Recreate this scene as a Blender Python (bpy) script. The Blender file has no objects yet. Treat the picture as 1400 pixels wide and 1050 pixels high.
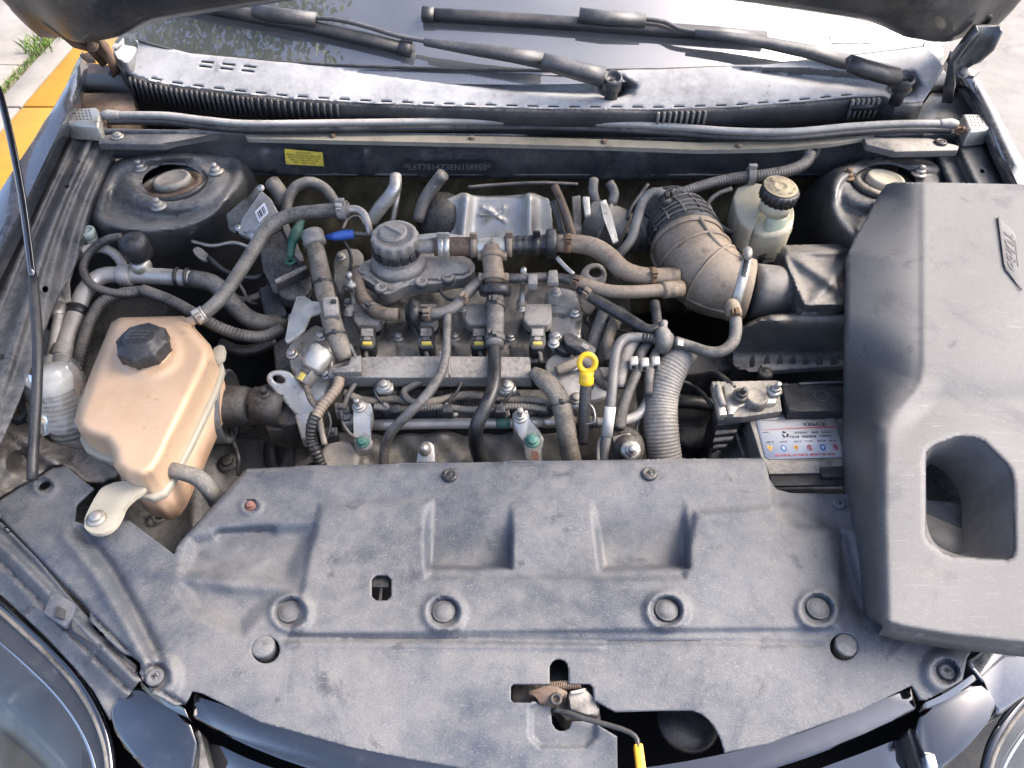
import bpy, bmesh, math, random
import numpy as np
from mathutils import Vector, Matrix
from mathutils.geometry import delaunay_2d_cdt

random.seed(7)
SC = bpy.context.scene
COL = SC.collection
R = math.radians

# ------------------------------------------------------------------ camera
CAM_POS = Vector((0.0, 0.0, 1.70)); PITCH = R(48.0); FPX = 1040.0
cam_data = bpy.data.cameras.new('camera'); cam = bpy.data.objects.new('camera', cam_data); COL.objects.link(cam)
cam.location = CAM_POS; cam.rotation_euler = (R(90) - PITCH, 0, 0)
cam_data.sensor_width = 36.0; cam_data.lens = 36.0 * FPX / 1400.0
cam_data.clip_start = 0.02; cam_data.clip_end = 400.0
SC.camera = cam

# ------------------------------------------------------------------ light
SUN_EL, SUN_AZ = R(46), R(72)          # hazy sun from the side of the car that lies right in the picture
world = bpy.data.worlds.new('World'); SC.world = world; world.use_nodes = True
wn = world.node_tree; bg = wn.nodes['Background']
sky = wn.nodes.new('ShaderNodeTexSky'); sky.sky_type = 'NISHITA'; sky.sun_disc = False
sky.sun_elevation = SUN_EL; sky.sun_rotation = SUN_AZ; sky.dust_density = 3.6; sky.air_density = 0.5; sky.ozone_density = 0.2
wn.links.new(sky.outputs['Color'], bg.inputs['Color']); bg.inputs['Strength'].default_value = 0.15
sd = bpy.data.lights.new('sun', 'SUN'); sun = bpy.data.objects.new('sun', sd); COL.objects.link(sun)
sd.energy = 0.7; sd.angle = R(40); sd.color = (1.0, 0.95, 0.87)
sun_dir = Vector((math.sin(SUN_AZ) * math.cos(SUN_EL), math.cos(SUN_AZ) * math.cos(SUN_EL), math.sin(SUN_EL)))
sun.rotation_euler = sun_dir.to_track_quat('Z', 'Y').to_euler(); sun.location = sun_dir * 20
SC.view_settings.view_transform = 'Standard'; SC.view_settings.look = 'None'
SC.view_settings.exposure = 2.35; SC.view_settings.gamma = 1.0
SC.cycles.use_denoising = True; SC.cycles.max_bounces = 10; SC.cycles.diffuse_bounces = 4; SC.cycles.transparent_max_bounces = 12

# ------------------------------------------------------------------ places: a pixel of the 1400x1050 photo plus a height (or a depth) is a point
FWD = Vector((0, math.cos(PITCH), -math.sin(PITCH))); UPV = Vector((0, math.sin(PITCH), math.cos(PITCH)))
def ray(u, v): return FWD + Vector((1, 0, 0)) * ((u - 700) / FPX) + UPV * ((525 - v) / FPX)
def W(u, v, z):
    d = ray(u, v); return CAM_POS + d * ((z - CAM_POS.z) / d.z)
def WY(u, v, y):
    d = ray(u, v); return CAM_POS + d * (y / d.y)
def mpp(p): return max(0.05, (p - CAM_POS).dot(FWD)) / FPX       # metres per photo pixel at p
def P3(p): return W(*p) if len(p) == 3 else p
def PTS(l): return [W(*p) for p in l]
def flat(l, z): return [W(u, v, z) for u, v in l]
def V(*a): return Vector(a)

# ------------------------------------------------------------------ objects
def link_obj(name, me, parent=None):
    o = bpy.data.objects.new(name, me); COL.objects.link(o)
    if parent is not None: o.parent = parent
    return o
def tag(o, label=None, cat=None, group=None, kind=None):
    if label: o['label'] = label
    if cat: o['category'] = cat
    if group: o['group'] = group
    if kind: o['kind'] = kind
    return o
ORG = {}
def org(o): return ORG.get(o.name, Vector((0, 0, 0)))
def thing(name, label, cat, base, group=None):
    o = bpy.data.objects.new(name, None); COL.objects.link(o)
    base = P3(base); o.location = base; ORG[o.name] = base.copy(); o.empty_display_size = 0.02
    return tag(o, label, cat, group)
def obj(name, bm, mat, parent=None, smooth=38, base=None, solid=0.0, off=-1.0, label=None):
    """link the shapes in bm (world coordinates) as one mesh object under parent"""
    pts = [v.co for v in bm.verts]
    if parent is not None: o0 = org(parent)
    else: o0 = Vector((0, 0, 0))
    if base is None:
        if parent is None and pts:
            c = sum(pts, Vector()) / len(pts); base = Vector((c.x, c.y, min(p.z for p in pts)))
        else: base = o0
    for v in bm.verts: v.co -= base
    ca = math.radians(smooth)
    for f in bm.faces: f.smooth = True
    for e in bm.edges:
        if len(e.link_faces) == 2 and e.calc_face_angle(0) > ca: e.smooth = False
    me = bpy.data.meshes.new(name); bm.to_mesh(me); bm.free()
    me.materials.append(mat if not isinstance(mat, str) else MT[mat])
    o = link_obj(name, me, parent)
    o.location = base - o0; ORG[o.name] = base.copy()
    if solid:
        m = o.modifiers.new('thickness', 'SOLIDIFY'); m.thickness = solid; m.offset = off; m.use_even_offset = False
    if label: o['label'] = label
    return o
def NB(): return bmesh.new()

# ------------------------------------------------------------------ shapes (all in world coordinates)
def frame(z):
    z = z.normalized(); a = Vector((1, 0, 0)) if abs(z.x) < 0.8 else Vector((0, 1, 0))
    x = a.cross(z).normalized(); return x, z.cross(x), z
def loft(bm, rings, cap=True, closed=True):
    vr = [[bm.verts.new(p) for p in r] for r in rings]; n = len(vr[0])
    for a, b in zip(vr, vr[1:]):
        for i in range(n if closed else n - 1):
            j = (i + 1) % n
            try: bm.faces.new((a[i], a[j], b[j], b[i]))
            except ValueError: pass
    if cap and closed:
        bm.faces.new(list(reversed(vr[0]))); bm.faces.new(vr[-1])
    return vr
def lathe(bm, p, axis, prof, seg=24, cap=True, wob=None):
    """prof: (radius, height along axis) pairs; wob(k, i) scales a radius"""
    x, y, z = frame(axis); rings = []
    for k, (r, h) in enumerate(prof):
        ring = []
        for i in range(seg):
            a = 2 * math.pi * i / seg; rr = r * (wob(k, a) if wob else 1)
            ring.append(p + z * h + x * (rr * math.cos(a)) + y * (rr * math.sin(a)))
        rings.append(ring)
    return loft(bm, rings, cap)
def catmull(pts, step):
    pts = [Vector(p) for p in pts]
    if len(pts) < 3:
        a, b = pts; n = max(1, int((b - a).length / step)); return [(a.lerp(b, i / n), i / n) for i in range(n + 1)]
    q = [2 * pts[0] - pts[1]] + pts + [2 * pts[-1] - pts[-2]]; out = []
    for k in range(1, len(q) - 2):
        p0, p1, p2, p3 = q[k - 1:k + 3]; n = max(2, int((p2 - p1).length / step))
        for i in range(n):
            t = i / n
            out.append((0.5 * ((2 * p1) + (p2 - p0) * t + (2 * p0 - 5 * p1 + 4 * p2 - p3) * t * t + (3 * p1 - p0 - 3 * p2 + p3) * t ** 3), k - 1 + t))
    out.append((pts[-1], float(len(pts) - 1))); return out
def tube(bm, pts, r, seg=14, step=None, rib=None, cap=True, flatten=None):
    """a hose along pts; r in metres, one number or one for each point; rib=(pitch, depth)"""
    pts = [P3(p) if not isinstance(p, Vector) else p for p in pts]
    rs = r if isinstance(r, (list, tuple)) else [r] * len(pts)
    st = step or max(0.004, min(rs) * 0.7)
    if rib: st = rib[0] / 4
    path = catmull(pts, st)
    if rib:                                                       # even spacing, so the ribs are even too
        L = [0.0]
        for (a, _), (b, _) in zip(path, path[1:]): L.append(L[-1] + (b - a).length)
        n = max(4, int(L[-1] / st)); ev = []; j = 0
        for i in range(n + 1):
            s = L[-1] * i / n
            while j < len(L) - 2 and L[j + 1] < s: j += 1
            f = (s - L[j]) / max(1e-9, L[j + 1] - L[j]); ev.append((path[j][0].lerp(path[j + 1][0], f), path[j][1] + (path[j + 1][1] - path[j][1]) * f))
        path = ev
    rings = []; x = None
    for i, (p, k) in enumerate(path):
        a = path[max(0, i - 1)][0]; b = path[min(len(path) - 1, i + 1)][0]; t = (b - a)
        t = t.normalized() if t.length > 1e-9 else Vector((0, 0, 1))
        if x is None: x = frame(t)[0]
        x = (x - t * x.dot(t)).normalized(); y = t.cross(x)
        k0 = min(int(k), len(rs) - 2) if len(rs) > 1 else 0
        rr = rs[k0] + (rs[min(k0 + 1, len(rs) - 1)] - rs[k0]) * (k - k0)
        if rib: rr -= rib[1] * (0, 0.25, 1, 0.25)[i % 4] if i % 4 else 0
        rings.append([p + x * (rr * math.cos(2 * math.pi * j / seg)) + y * (rr * math.sin(2 * math.pi * j / seg)) for j in range(seg)])
    loft(bm, rings, cap); return [p for p, _ in path]
def ring(bm, p, axis, r, w, t, seg=28):
    """a flat band (hose clamp) round an axis: inner radius r, width w, thickness t"""
    x, y, z = frame(axis); rings = []
    for rr, h in ((r, -w / 2), (r + t, -w / 2), (r + t, w / 2), (r, w / 2), (r, -w / 2)):
        rings.append([p + z * h + x * (rr * math.cos(2 * math.pi * i / seg)) + y * (rr * math.sin(2 * math.pi * i / seg)) for i in range(seg)])
    loft(bm, rings, cap=False)
def torus(bm, p, axis, r, t, seg=28, n=8):
    x, y, z = frame(axis); rings = []
    for k in range(n + 1):
        a = 2 * math.pi * k / n; rr = r + t * math.cos(a)
        rings.append([p + z * (t * math.sin(a)) + x * (rr * math.cos(2 * math.pi * i / seg)) + y * (rr * math.sin(2 * math.pi * i / seg)) for i in range(seg)])
    loft(bm, rings, cap=False)
def chaikin(pts, n=2, keep=None):
    for _ in range(n):
        out = []
        for i in range(len(pts)):
            a, b = pts[i], pts[(i + 1) % len(pts)]
            if isinstance(a, Vector): out += [a.lerp(b, 0.25), a.lerp(b, 0.75)]
            else: out += [tuple(x * .75 + y * .25 for x, y in zip(a, b)), tuple(x * .25 + y * .75 for x, y in zip(a, b))]
        pts = out
    return pts
def slab(bm, pts, h, bev=0.003, seg=2, rnd=0, down=None, taper=1.0):
    """a moulded block: the top face follows pts, the sides run down by h (a length, or the vector down)"""
    pts = [P3(p) if not isinstance(p, Vector) else p for p in pts]
    if rnd: pts = chaikin(pts, rnd)
    dn = (down or Vector((0, 0, -1))).normalized() * h
    c = sum(pts, Vector()) / len(pts)
    n = Vector()
    for i in range(len(pts)): n += (pts[i] - c).cross(pts[(i + 1) % len(pts)] - c)
    if n.dot(-dn) < 0: pts = pts[::-1]
    top = [bm.verts.new(p) for p in pts]; bot = [bm.verts.new(c + (p - c) * taper + dn) for p in pts]
    ft = bm.faces.new(top); bm.faces.new(bot[::-1]); m = len(pts)
    for i in range(m):
        j = (i + 1) % m; bm.faces.new((top[j], top[i], bot[i], bot[j]))
    if bev:
        es = list(ft.edges) if rnd else list(set(ft.edges) | {e for v in top for e in v.link_edges})
        bmesh.ops.bevel(bm, geom=es, offset=bev, segments=seg, profile=0.5, affect='EDGES', clamp_overlap=True)
def box(bm, p, x, y, z, sx, sy, sz, bev=0.002, seg=2):
    """a box centred at p with half sizes sx, sy, sz along the axes x, y, z"""
    x, y, z = x.normalized() * sx, y.normalized() * sy, z.normalized() * sz
    slab(bm, [p + z - x - y, p + z + x - y, p + z + x + y, p + z - x + y], 2 * z.length, bev, seg, 0, -z)
X, Y, Z = Vector((1, 0, 0)), Vector((0, 1, 0)), Vector((0, 0, 1))
def hexbolt(bm, p, axis, r, h=None, flange=1.35, stud=0.0):
    x, y, z = frame(axis); h = h or r * 0.8
    if flange: lathe(bm, p, z, [(r * flange, 0), (r * flange, h * .25), (r * 1.02, h * .42)], 16)
    lathe(bm, p + z * h * .3, z, [(r, 0), (r, h * .6), (r * .86, h * .75)], 6)
    if stud: lathe(bm, p + z * h, z, [(r * .55, 0), (r * .55, stud), (r * .42, stud + .001)], 10)
def clip_head(bm, p, axis, r):
    """a plastic push clip: shallow dome with a cross slot"""
    lathe(bm, p, axis, [(r, 0), (r, r * .12), (r * .86, r * .3), (r * .55, r * .36), (r * .5, r * .28), (r * .42, r * .28), (r * .3, r * .33)], 22)
    x, y, z = frame(axis)
def cross_mark(bm, p, axis, r):
    x, y, z = frame(axis)
    box(bm, p, x, y, z, r, r * .22, r * .12, 0); box(bm, p + z * .0002, x, y, z, r * .22, r, r * .12, 0)

def inpoly(U, Vv, poly):
    ins = np.zeros(U.shape, bool); n = len(poly)
    for i in range(n):
        x0, y0 = poly[i]; x1, y1 = poly[(i + 1) % n]
        if y0 == y1: continue
        c = ((y0 > Vv) != (y1 > Vv)) & (U < (x1 - x0) * (Vv - y0) / (y1 - y0) + x0); ins ^= c
    return ins
def dens(poly, step):
    out = []
    for i in range(len(poly)):
        a, b = poly[i], poly[(i + 1) % len(poly)]; L = math.hypot(b[0] - a[0], b[1] - a[1]); n = max(1, int(L / step))
        out += [(a[0] + (b[0] - a[0]) * k / n, a[1] + (b[1] - a[1]) * k / n) for k in range(n)]
    return out
def pdist(U, Vv, poly, closed=True):
    d = np.full(U.shape, 1e9); n = len(poly)
    for i in range(n if closed else n - 1):
        ax, ay = poly[i]; bx, by = poly[(i + 1) % n]; dx, dy = bx - ax, by - ay; L = dx * dx + dy * dy + 1e-9
        t = np.clip(((U - ax) * dx + (Vv - ay) * dy) / L, 0, 1)
        d = np.minimum(d, np.hypot(U - ax - t * dx, Vv - ay - t * dy))
    return d
def sdist(U, Vv, poly):
    d = pdist(U, Vv, poly); return np.where(inpoly(U, Vv, poly), -d, d)
def sm(x, a, b):
    t = np.clip((x - a) / (b - a), 0, 1); return t * t * (3 - 2 * t)
def sheet(bm, outer, zf, holes=(), step=5.0, extra=(), mapf=None, jit=0.25):
    """a moulded panel: outline and holes in photo pixels, zf(U, V) its height above the road at each; every vertex is a point of the place"""
    outer = dens(list(outer), step); holes = [dens(list(h), step * .8) for h in holes]
    us = [p[0] for p in outer]; vs = [p[1] for p in outer]
    gu, gv = np.meshgrid(np.arange(min(us), max(us), step), np.arange(min(vs), max(vs), step))
    rng = np.random.default_rng(3)
    gu = gu.ravel() + rng.uniform(-jit, jit, gu.size) * step; gv = gv.ravel() + rng.uniform(-jit, jit, gv.size) * step
    keep = inpoly(gu, gv, outer) & (pdist(gu, gv, outer) > step * .45)
    for h in holes: keep &= ~inpoly(gu, gv, h) & (pdist(gu, gv, h) > step * .4)
    pts = [Vector((a, b)) for a, b in zip(gu[keep], gv[keep])]; edges = []
    for loop in [outer] + holes:
        s = len(pts); pts += [Vector(p) for p in loop]; edges += [(s + i, s + (i + 1) % len(loop)) for i in range(len(loop))]
    for e in extra: pts.append(Vector(e))
    vv, ee, ff, *_ = delaunay_2d_cdt(pts, edges, [], 0, 1e-5)
    A = np.array([(p.x, p.y) for p in vv]); F = np.array(ff); C = A[F].mean(1)
    ok = inpoly(C[:, 0], C[:, 1], outer)
    for h in holes: ok &= ~inpoly(C[:, 0], C[:, 1], h)
    F = F[ok]; used = np.unique(F); Zv = zf(A[:, 0], A[:, 1])
    Zv = np.broadcast_to(np.asarray(Zv, float), A[:, 0].shape)
    idx = {}
    for i in used:
        u, v = A[i]; idx[i] = bm.verts.new(W(u, v, float(Zv[i])) if mapf is None else mapf(u, v, float(Zv[i])))
    for f in F:
        try: bm.faces.new([idx[i] for i in f])
        except ValueError: pass
    bm.normal_update()
    for f in bm.faces:
        if f.normal.dot(CAM_POS - f.calc_center_median()) < 0: f.normal_flip()
def circ(u, v, a, b=None, n=24, rot=0.0):
    b = b or a; c, s = math.cos(rot), math.sin(rot)
    return [(u + a * math.cos(t) * c - b * math.sin(t) * s, v + a * math.cos(t) * s + b * math.sin(t) * c) for t in [2 * math.pi * i / n for i in range(n)]]
def quadpt(q, s, t, lift=0.0):
    """q: four corners (s=0,t=0), (1,0), (1,1), (0,1)"""
    p = q[0] * (1 - s) * (1 - t) + q[1] * s * (1 - t) + q[2] * s * t + q[3] * (1 - s) * t
    n = (q[1] - q[0]).cross(q[3] - q[0]).normalized()
    if n.dot(CAM_POS - p) < 0: n = -n
    return p + n * lift
def textbm(bm, s, q, s0, t0, height, width=None, lift=0.0006, bold=0.0):
    """write s on the quad q; (s0, t0) is the lower left of the line in the quad's own 0..1 coordinates"""
    cu = bpy.data.curves.new('lettering', 'FONT'); cu.body = s; cu.size = 1.0; cu.resolution_u = 2; cu.offset = bold
    o = bpy.data.objects.new('lettering', cu); COL.objects.link(o); bpy.context.view_layer.update()
    me = bpy.data.meshes.new_from_object(o.evaluated_get(bpy.context.evaluated_depsgraph_get()))
    if len(me.vertices):
        xs = [v.co.x for v in me.vertices]; w = max(xs) - min(xs) or 1; x0 = min(xs)
        asp = (q[1] - q[0]).length / (q[3] - q[0]).length
        kx = (width / w) if width else height / asp
        vs = [bm.verts.new(quadpt(q, s0 + (v.co.x - x0) * kx, t0 + v.co.y * height, lift)) for v in me.vertices]
        for p in me.polygons:
            try: bm.faces.new([vs[i] for i in p.vertices])
            except ValueError: pass
    bpy.data.objects.remove(o); bpy.data.curves.remove(cu); bpy.data.meshes.remove(me)
    bm.normal_update()
    for f in bm.faces:
        if f.normal.dot(CAM_POS - f.calc_center_median()) < 0: f.normal_flip()
def quadpatch(bm, q, poly, lift=0.0006):
    f = bm.faces.new([bm.verts.new(quadpt(q, s, t, lift)) for s, t in poly]); bm.normal_update()
    if f.normal.dot(CAM_POS - f.calc_center_median()) < 0: f.normal_flip()

# ------------------------------------------------------------------ materials
MT = {}
DUST = (0.30, 0.275, 0.24)
def M(name, col, rough=0.5, metal=0.0, dust=0.0, dcol=DUST, up=0.6, sc=9.0, lo=0.38, hi=0.66, var=0.15, bump=0.0, bsc=300.0, coat=0.0, spec=0.5,
      stain=None, stsc=5.0, st=(0.55, 0.7), grain=0.0, trans=0.0, ior=1.45, sss=0.0, emit=0.0, alpha=1.0, streak=0.0, upr=(-0.1, 0.75), cior=1.5):
    m = bpy.data.materials.new(name); m.use_nodes = True; nt = m.node_tree; N = nt.nodes; L = nt.links
    b = N['Principled BSDF']; MT[name] = m
    b.inputs['Roughness'].default_value = rough; b.inputs['Metallic'].default_value = metal
    b.inputs['Coat Weight'].default_value = coat; b.inputs['Coat Roughness'].default_value = 0.06; b.inputs['Coat IOR'].default_value = cior
    b.inputs['Specular IOR Level'].default_value = spec; b.inputs['Transmission Weight'].default_value = trans; b.inputs['IOR'].default_value = ior
    if sss: b.inputs['Subsurface Weight'].default_value = sss; b.inputs['Subsurface Radius'].default_value = (0.02, 0.012, 0.006); b.inputs['Subsurface Scale'].default_value = 1.0
    b.inputs['Alpha'].default_value = alpha
    geo = N.new('ShaderNodeNewGeometry')
    def noise(scale, det=6.0, ro=0.6, dist=0.0):
        n = N.new('ShaderNodeTexNoise'); n.inputs['Scale'].default_value = scale; n.inputs['Detail'].default_value = det
        n.inputs['Roughness'].default_value = ro; n.inputs['Distortion'].default_value = dist; L.new(geo.outputs['Position'], n.inputs['Vector']); return n.outputs['Fac']
    def mix(f, a, bb):
        x = N.new('ShaderNodeMix'); x.data_type = 'RGBA'
        for k, val in ((6, a), (7, bb)):
            if isinstance(val, tuple): x.inputs[k].default_value = (*val[:3], 1)
            else: L.new(val, x.inputs[k])
        if isinstance(f, float): x.inputs[0].default_value = f
        else: L.new(f, x.inputs[0])
        return x.outputs[2]
    def rng(src, a, bb, c=0.0, d=1.0):
        x = N.new('ShaderNodeMapRange'); x.interpolation_type = 'SMOOTHSTEP'
        for k, val in zip(('From Min', 'From Max', 'To Min', 'To Max'), (a, bb, c, d)): x.inputs[k].default_value = val
        L.new(src, x.inputs['Value']); return x.outputs['Result']
    def math_(op, a, bb):
        x = N.new('ShaderNodeMath'); x.operation = op
        for k, val in ((0, a), (1, bb)):
            if isinstance(val, (int, float)): x.inputs[k].default_value = val
            else: L.new(val, x.inputs[k])
        return x.outputs[0]
    c = tuple(col)
    src = c
    if var: src = mix(rng(noise(sc * 2.3), 0.3, 0.7), tuple(x * (1 - var) for x in c), tuple(min(1, x * (1 + var)) for x in c))
    if stain: src = mix(rng(noise(stsc, 8.0, 0.65, 0.6), st[0], st[1]), src, tuple(stain))
    mask = None
    if dust:
        n = math_('ADD', math_('MULTIPLY', noise(sc, 8.0, 0.68, 0.3), 0.65), math_('MULTIPLY', noise(sc * 14, 5.0, 0.7), 0.35))
        mask = rng(n, lo, hi)
        if streak:
            mask = math_('MULTIPLY', mask, math_('ADD', 1 - streak, math_('MULTIPLY', rng(noise(sc * .35, 4.0), 0.4, 0.6), streak)))
        if up:
            sx = N.new('ShaderNodeSeparateXYZ'); L.new(geo.outputs['Normal'], sx.inputs[0])
            mask = math_('MULTIPLY', mask, rng(sx.outputs['Z'], upr[0], upr[1], 1 - up, 1.0))
        mask = math_('MULTIPLY', mask, dust)
        src = mix(mask, src, tuple(dcol))
        L.new(rng(mask, 0.0, 1.0, rough, 0.9), b.inputs['Roughness'])
        if metal: L.new(rng(mask, 0.0, 0.9, metal, 0.0), b.inputs['Metallic'])
        if coat: L.new(rng(mask, 0.0, 0.7, coat, 0.0), b.inputs['Coat Weight'])
    elif var:
        L.new(rng(noise(sc * 6), 0.3, 0.7, max(0, rough - .06), min(1, rough + .1)), b.inputs['Roughness'])
    if grain:
        src = mix(math_('MULTIPLY', rng(noise(bsc * 1.7, 2.0), 0.52, 0.72), grain), src, (0.5, 0.49, 0.47))
    if isinstance(src, tuple): b.inputs['Base Color'].default_value = (*src, 1)
    else: L.new(src, b.inputs['Base Color'])
    if bump:
        bp = N.new('ShaderNodeBump'); bp.inputs['Strength'].default_value = bump; bp.inputs['Distance'].default_value = 0.0015
        L.new(math_('ADD', noise(bsc, 4.0), math_('MULTIPLY', noise(bsc * .12, 4.0), 0.8)), bp.inputs['Height']); L.new(bp.outputs[0], b.inputs['Normal'])
    if emit: b.inputs['Emission Color'].default_value = (*c, 1); b.inputs['Emission Strength'].default_value = emit
    return m

TAN = (0.36, 0.32, 0.265)
def cover_mat():
    m = M('cover_plastic', (0.042, 0.054, 0.074), 0.46, dust=0.80, dcol=(0.215, 0.206, 0.194), up=0.6, upr=(0.3, 0.99), sc=2.6, lo=0.30, hi=0.66, bump=0.30, bsc=420)  # dust thins on steep faces, which also paints shade onto the recess walls
    nt = m.node_tree; N = nt.nodes; L = nt.links; b = N['Principled BSDF']; src = b.inputs['Base Color'].links[0].from_socket
    geo = N.new('ShaderNodeNewGeometry')
    def noise(scale, det, ro, dist, vec=None):
        n = N.new('ShaderNodeTexNoise'); n.inputs['Scale'].default_value = scale; n.inputs['Detail'].default_value = det; n.inputs['Roughness'].default_value = ro; n.inputs['Distortion'].default_value = dist
        L.new(vec or geo.outputs['Position'], n.inputs['Vector']); return n.outputs['Fac']
    def layer(src, fac, lo, hi, col, amt):
        r = N.new('ShaderNodeMapRange'); r.interpolation_type = 'SMOOTHSTEP'
        for k, v in zip(('From Min', 'From Max', 'To Min', 'To Max'), (lo, hi, 0, amt)): r.inputs[k].default_value = v
        L.new(fac, r.inputs['Value']); x = N.new('ShaderNodeMix'); x.data_type = 'RGBA'; L.new(r.outputs[0], x.inputs[0]); L.new(src, x.inputs[6]); x.inputs[7].default_value = (*col, 1); return x.outputs[2]
    src = layer(src, noise(9, 8, .62, 1.2), .54, .70, (0.050, 0.061, 0.080), .6)      # wiped patches
    src = layer(src, noise(22, 7, .65, .5), .57, .72, (0.035, 0.040, 0.050), .7)         # smudges
    src = layer(src, noise(48, 6, .6, .3), .66, .76, (0.02, 0.022, 0.026), .6)
    mp = N.new('ShaderNodeMapping'); mp.inputs['Scale'].default_value = (1.0, 9.0, 1.0); mp.inputs['Rotation'].default_value = (0, 0, .5); L.new(geo.outputs['Position'], mp.inputs['Vector'])
    src = layer(src, noise(34, 5, .7, .3, mp.outputs[0]), .62, .72, (0.28, 0.275, 0.27), .4)   # scuffs
    src = layer(src, noise(520, 3, .7, 0), .56, .72, (0.34, 0.325, 0.30), .5)          # sand
    src = layer(src, noise(700, 2, .6, 0), .60, .70, (0.03, 0.03, 0.035), .6)
    L.new(src, b.inputs['Base Color'])
cover_mat()
M('engine_cover_plastic', (0.036, 0.038, 0.043), 0.36, dust=0.85, dcol=(0.19, 0.186, 0.18), up=0.6, upr=(0.30, 0.99), sc=3.4, lo=0.12, hi=0.55, bump=0.12, bsc=600, streak=0.35, stain=(0.10, 0.10, 0.10), stsc=8, st=(0.55, 0.75), grain=0.06)  # dust thins on the flank; part of its shade is in the colour
M('cover_inner', (0.05, 0.052, 0.056), 0.4, dust=0.6, dcol=(0.22, 0.215, 0.205), up=0.2, sc=6, lo=0.2, hi=0.6)  # paler, more evenly dusted copy; makes up for little light in the recess
M('black_plastic', (0.016, 0.017, 0.019), 0.42, dust=0.55, up=0.85, upr=(0.1, 0.95), sc=14, bump=0.12)
M('black_clean', (0.018, 0.019, 0.022), 0.4, dust=0.18, up=0.6, sc=16, bump=0.08)
M('dusty_plastic', (0.055, 0.054, 0.052), 0.5, dust=0.9, dcol=(0.40, 0.365, 0.315), up=0.75, upr=(0.1, 0.97), sc=11, lo=0.3, hi=0.62, bump=0.15)
M('grey_plastic', (0.13, 0.127, 0.118), 0.5, dust=0.8, dcol=(0.42, 0.38, 0.325), up=0.6, upr=(0.0, 0.95), sc=15, lo=0.33, hi=0.65, bump=0.12)
M('rubber', (0.014, 0.0145, 0.016), 0.36, dust=0.40, dcol=(0.24, 0.225, 0.20), up=0.8, upr=(0.1, 0.97), sc=20, bump=0.1)
M('dusty_rubber', (0.045, 0.043, 0.040), 0.5, dust=0.8, dcol=(0.31, 0.285, 0.245), up=0.75, upr=(-0.1, 0.95), sc=18, lo=0.3, hi=0.64, bump=0.18)
M('tan_rubber', (0.13, 0.096, 0.064), 0.52, dust=0.9, dcol=(0.36, 0.292, 0.218), up=0.65, upr=(-0.1, 0.95), sc=12, lo=0.28, hi=0.65, bump=0.12)
M('conduit', (0.028, 0.028, 0.028), 0.5, dust=0.7, dcol=(0.30, 0.27, 0.23), up=0.8, upr=(0.0, 0.95), sc=22, lo=0.3, hi=0.65, bump=0.1)
M('tape_wrap', (0.075, 0.065, 0.052), 0.7, dust=0.85, dcol=(0.33, 0.285, 0.225), up=0.5, sc=24, lo=0.34, hi=0.66, bump=0.6, bsc=130)
M('body_paint', (0.022, 0.027, 0.036), 0.25, dust=0.5, dcol=(0.34, 0.32, 0.29), up=0.75, sc=6, lo=0.42, hi=0.75, coat=1.0, cior=1.9, spec=0.8, bump=0.03, bsc=500)
M('bay_paint', (0.020, 0.025, 0.033), 0.34, dust=0.9, dcol=(0.28, 0.265, 0.24), up=0.65, upr=(-0.1, 0.97), sc=9, lo=0.30, hi=0.64, coat=0.5, bump=0.05, bsc=300, streak=0.35)
M('gloss_black', (0.008, 0.009, 0.012), 0.05, coat=1.0, cior=1.75, spec=0.8, var=0, dust=0.08, dcol=(0.3, 0.3, 0.3), sc=40, lo=.5, hi=.7, up=.3)
M('cast_alloy', (0.52, 0.50, 0.46), 0.42, metal=0.85, dust=0.7, dcol=(0.38, 0.345, 0.285), up=0.5, sc=17, lo=0.40, hi=0.70, bump=0.35, bsc=260, stain=(0.10, 0.09, 0.075), stsc=22, st=(0.52, 0.70))
M('dull_alloy', (0.20, 0.19, 0.17), 0.5, metal=0.5, dust=0.85, dcol=(0.34, 0.305, 0.25), up=0.55, sc=15, lo=0.33, hi=0.66, bump=0.4, bsc=220, stain=(0.05, 0.045, 0.04), stsc=20, st=(0.48, 0.7))
M('dark_cast', (0.032, 0.031, 0.030), 0.5, metal=0.3, dust=0.6, dcol=(0.22, 0.20, 0.17), up=0.7, upr=(0.0, 0.95), sc=14, bump=0.3, bsc=220)
M('heat_shield', (0.46, 0.45, 0.42), 0.5, metal=0.7, dust=0.6, dcol=(0.36, 0.34, 0.29), up=0.4, sc=9, lo=0.36, hi=0.7, bump=0.2, bsc=160, stain=(0.16, 0.15, 0.13), stsc=14, st=(0.55, 0.75))
M('zinc', (0.44, 0.43, 0.40), 0.36, metal=0.9, dust=0.75, dcol=(0.33, 0.29, 0.235), up=0.4, sc=40, lo=0.36, hi=0.66, bump=0.15, stain=(0.20, 0.13, 0.07), stsc=45, st=(0.58, 0.72))
M('aluminium_pipe', (0.54, 0.52, 0.475), 0.38, metal=0.6, dust=0.75, dcol=(0.44, 0.405, 0.35), up=0.5, sc=16, lo=0.35, hi=0.65, bump=0.1, stain=(0.22, 0.20, 0.17), stsc=22, st=(0.52, 0.78))
M('plated', (0.55, 0.53, 0.47), 0.36, metal=0.75, dust=0.65, dcol=(0.46, 0.425, 0.36), up=0.5, sc=20, lo=0.38, hi=0.68, bump=0.12, stain=(0.16, 0.14, 0.11), stsc=26, st=(0.56, 0.72))
M('rusty', (0.15, 0.088, 0.048), 0.75, metal=0.2, dust=0.4, dcol=(0.27, 0.20, 0.13), up=0.2, sc=22, bump=0.4, bsc=250, stain=(0.06, 0.035, 0.02), stsc=40)
M('rusty_brown', (0.10, 0.062, 0.04), 0.7, metal=0.2, dust=0.5, dcol=(0.30, 0.25, 0.20), up=0.4, sc=18, bump=0.3, bsc=200, stain=(0.02, 0.018, 0.016), stsc=26)
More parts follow.
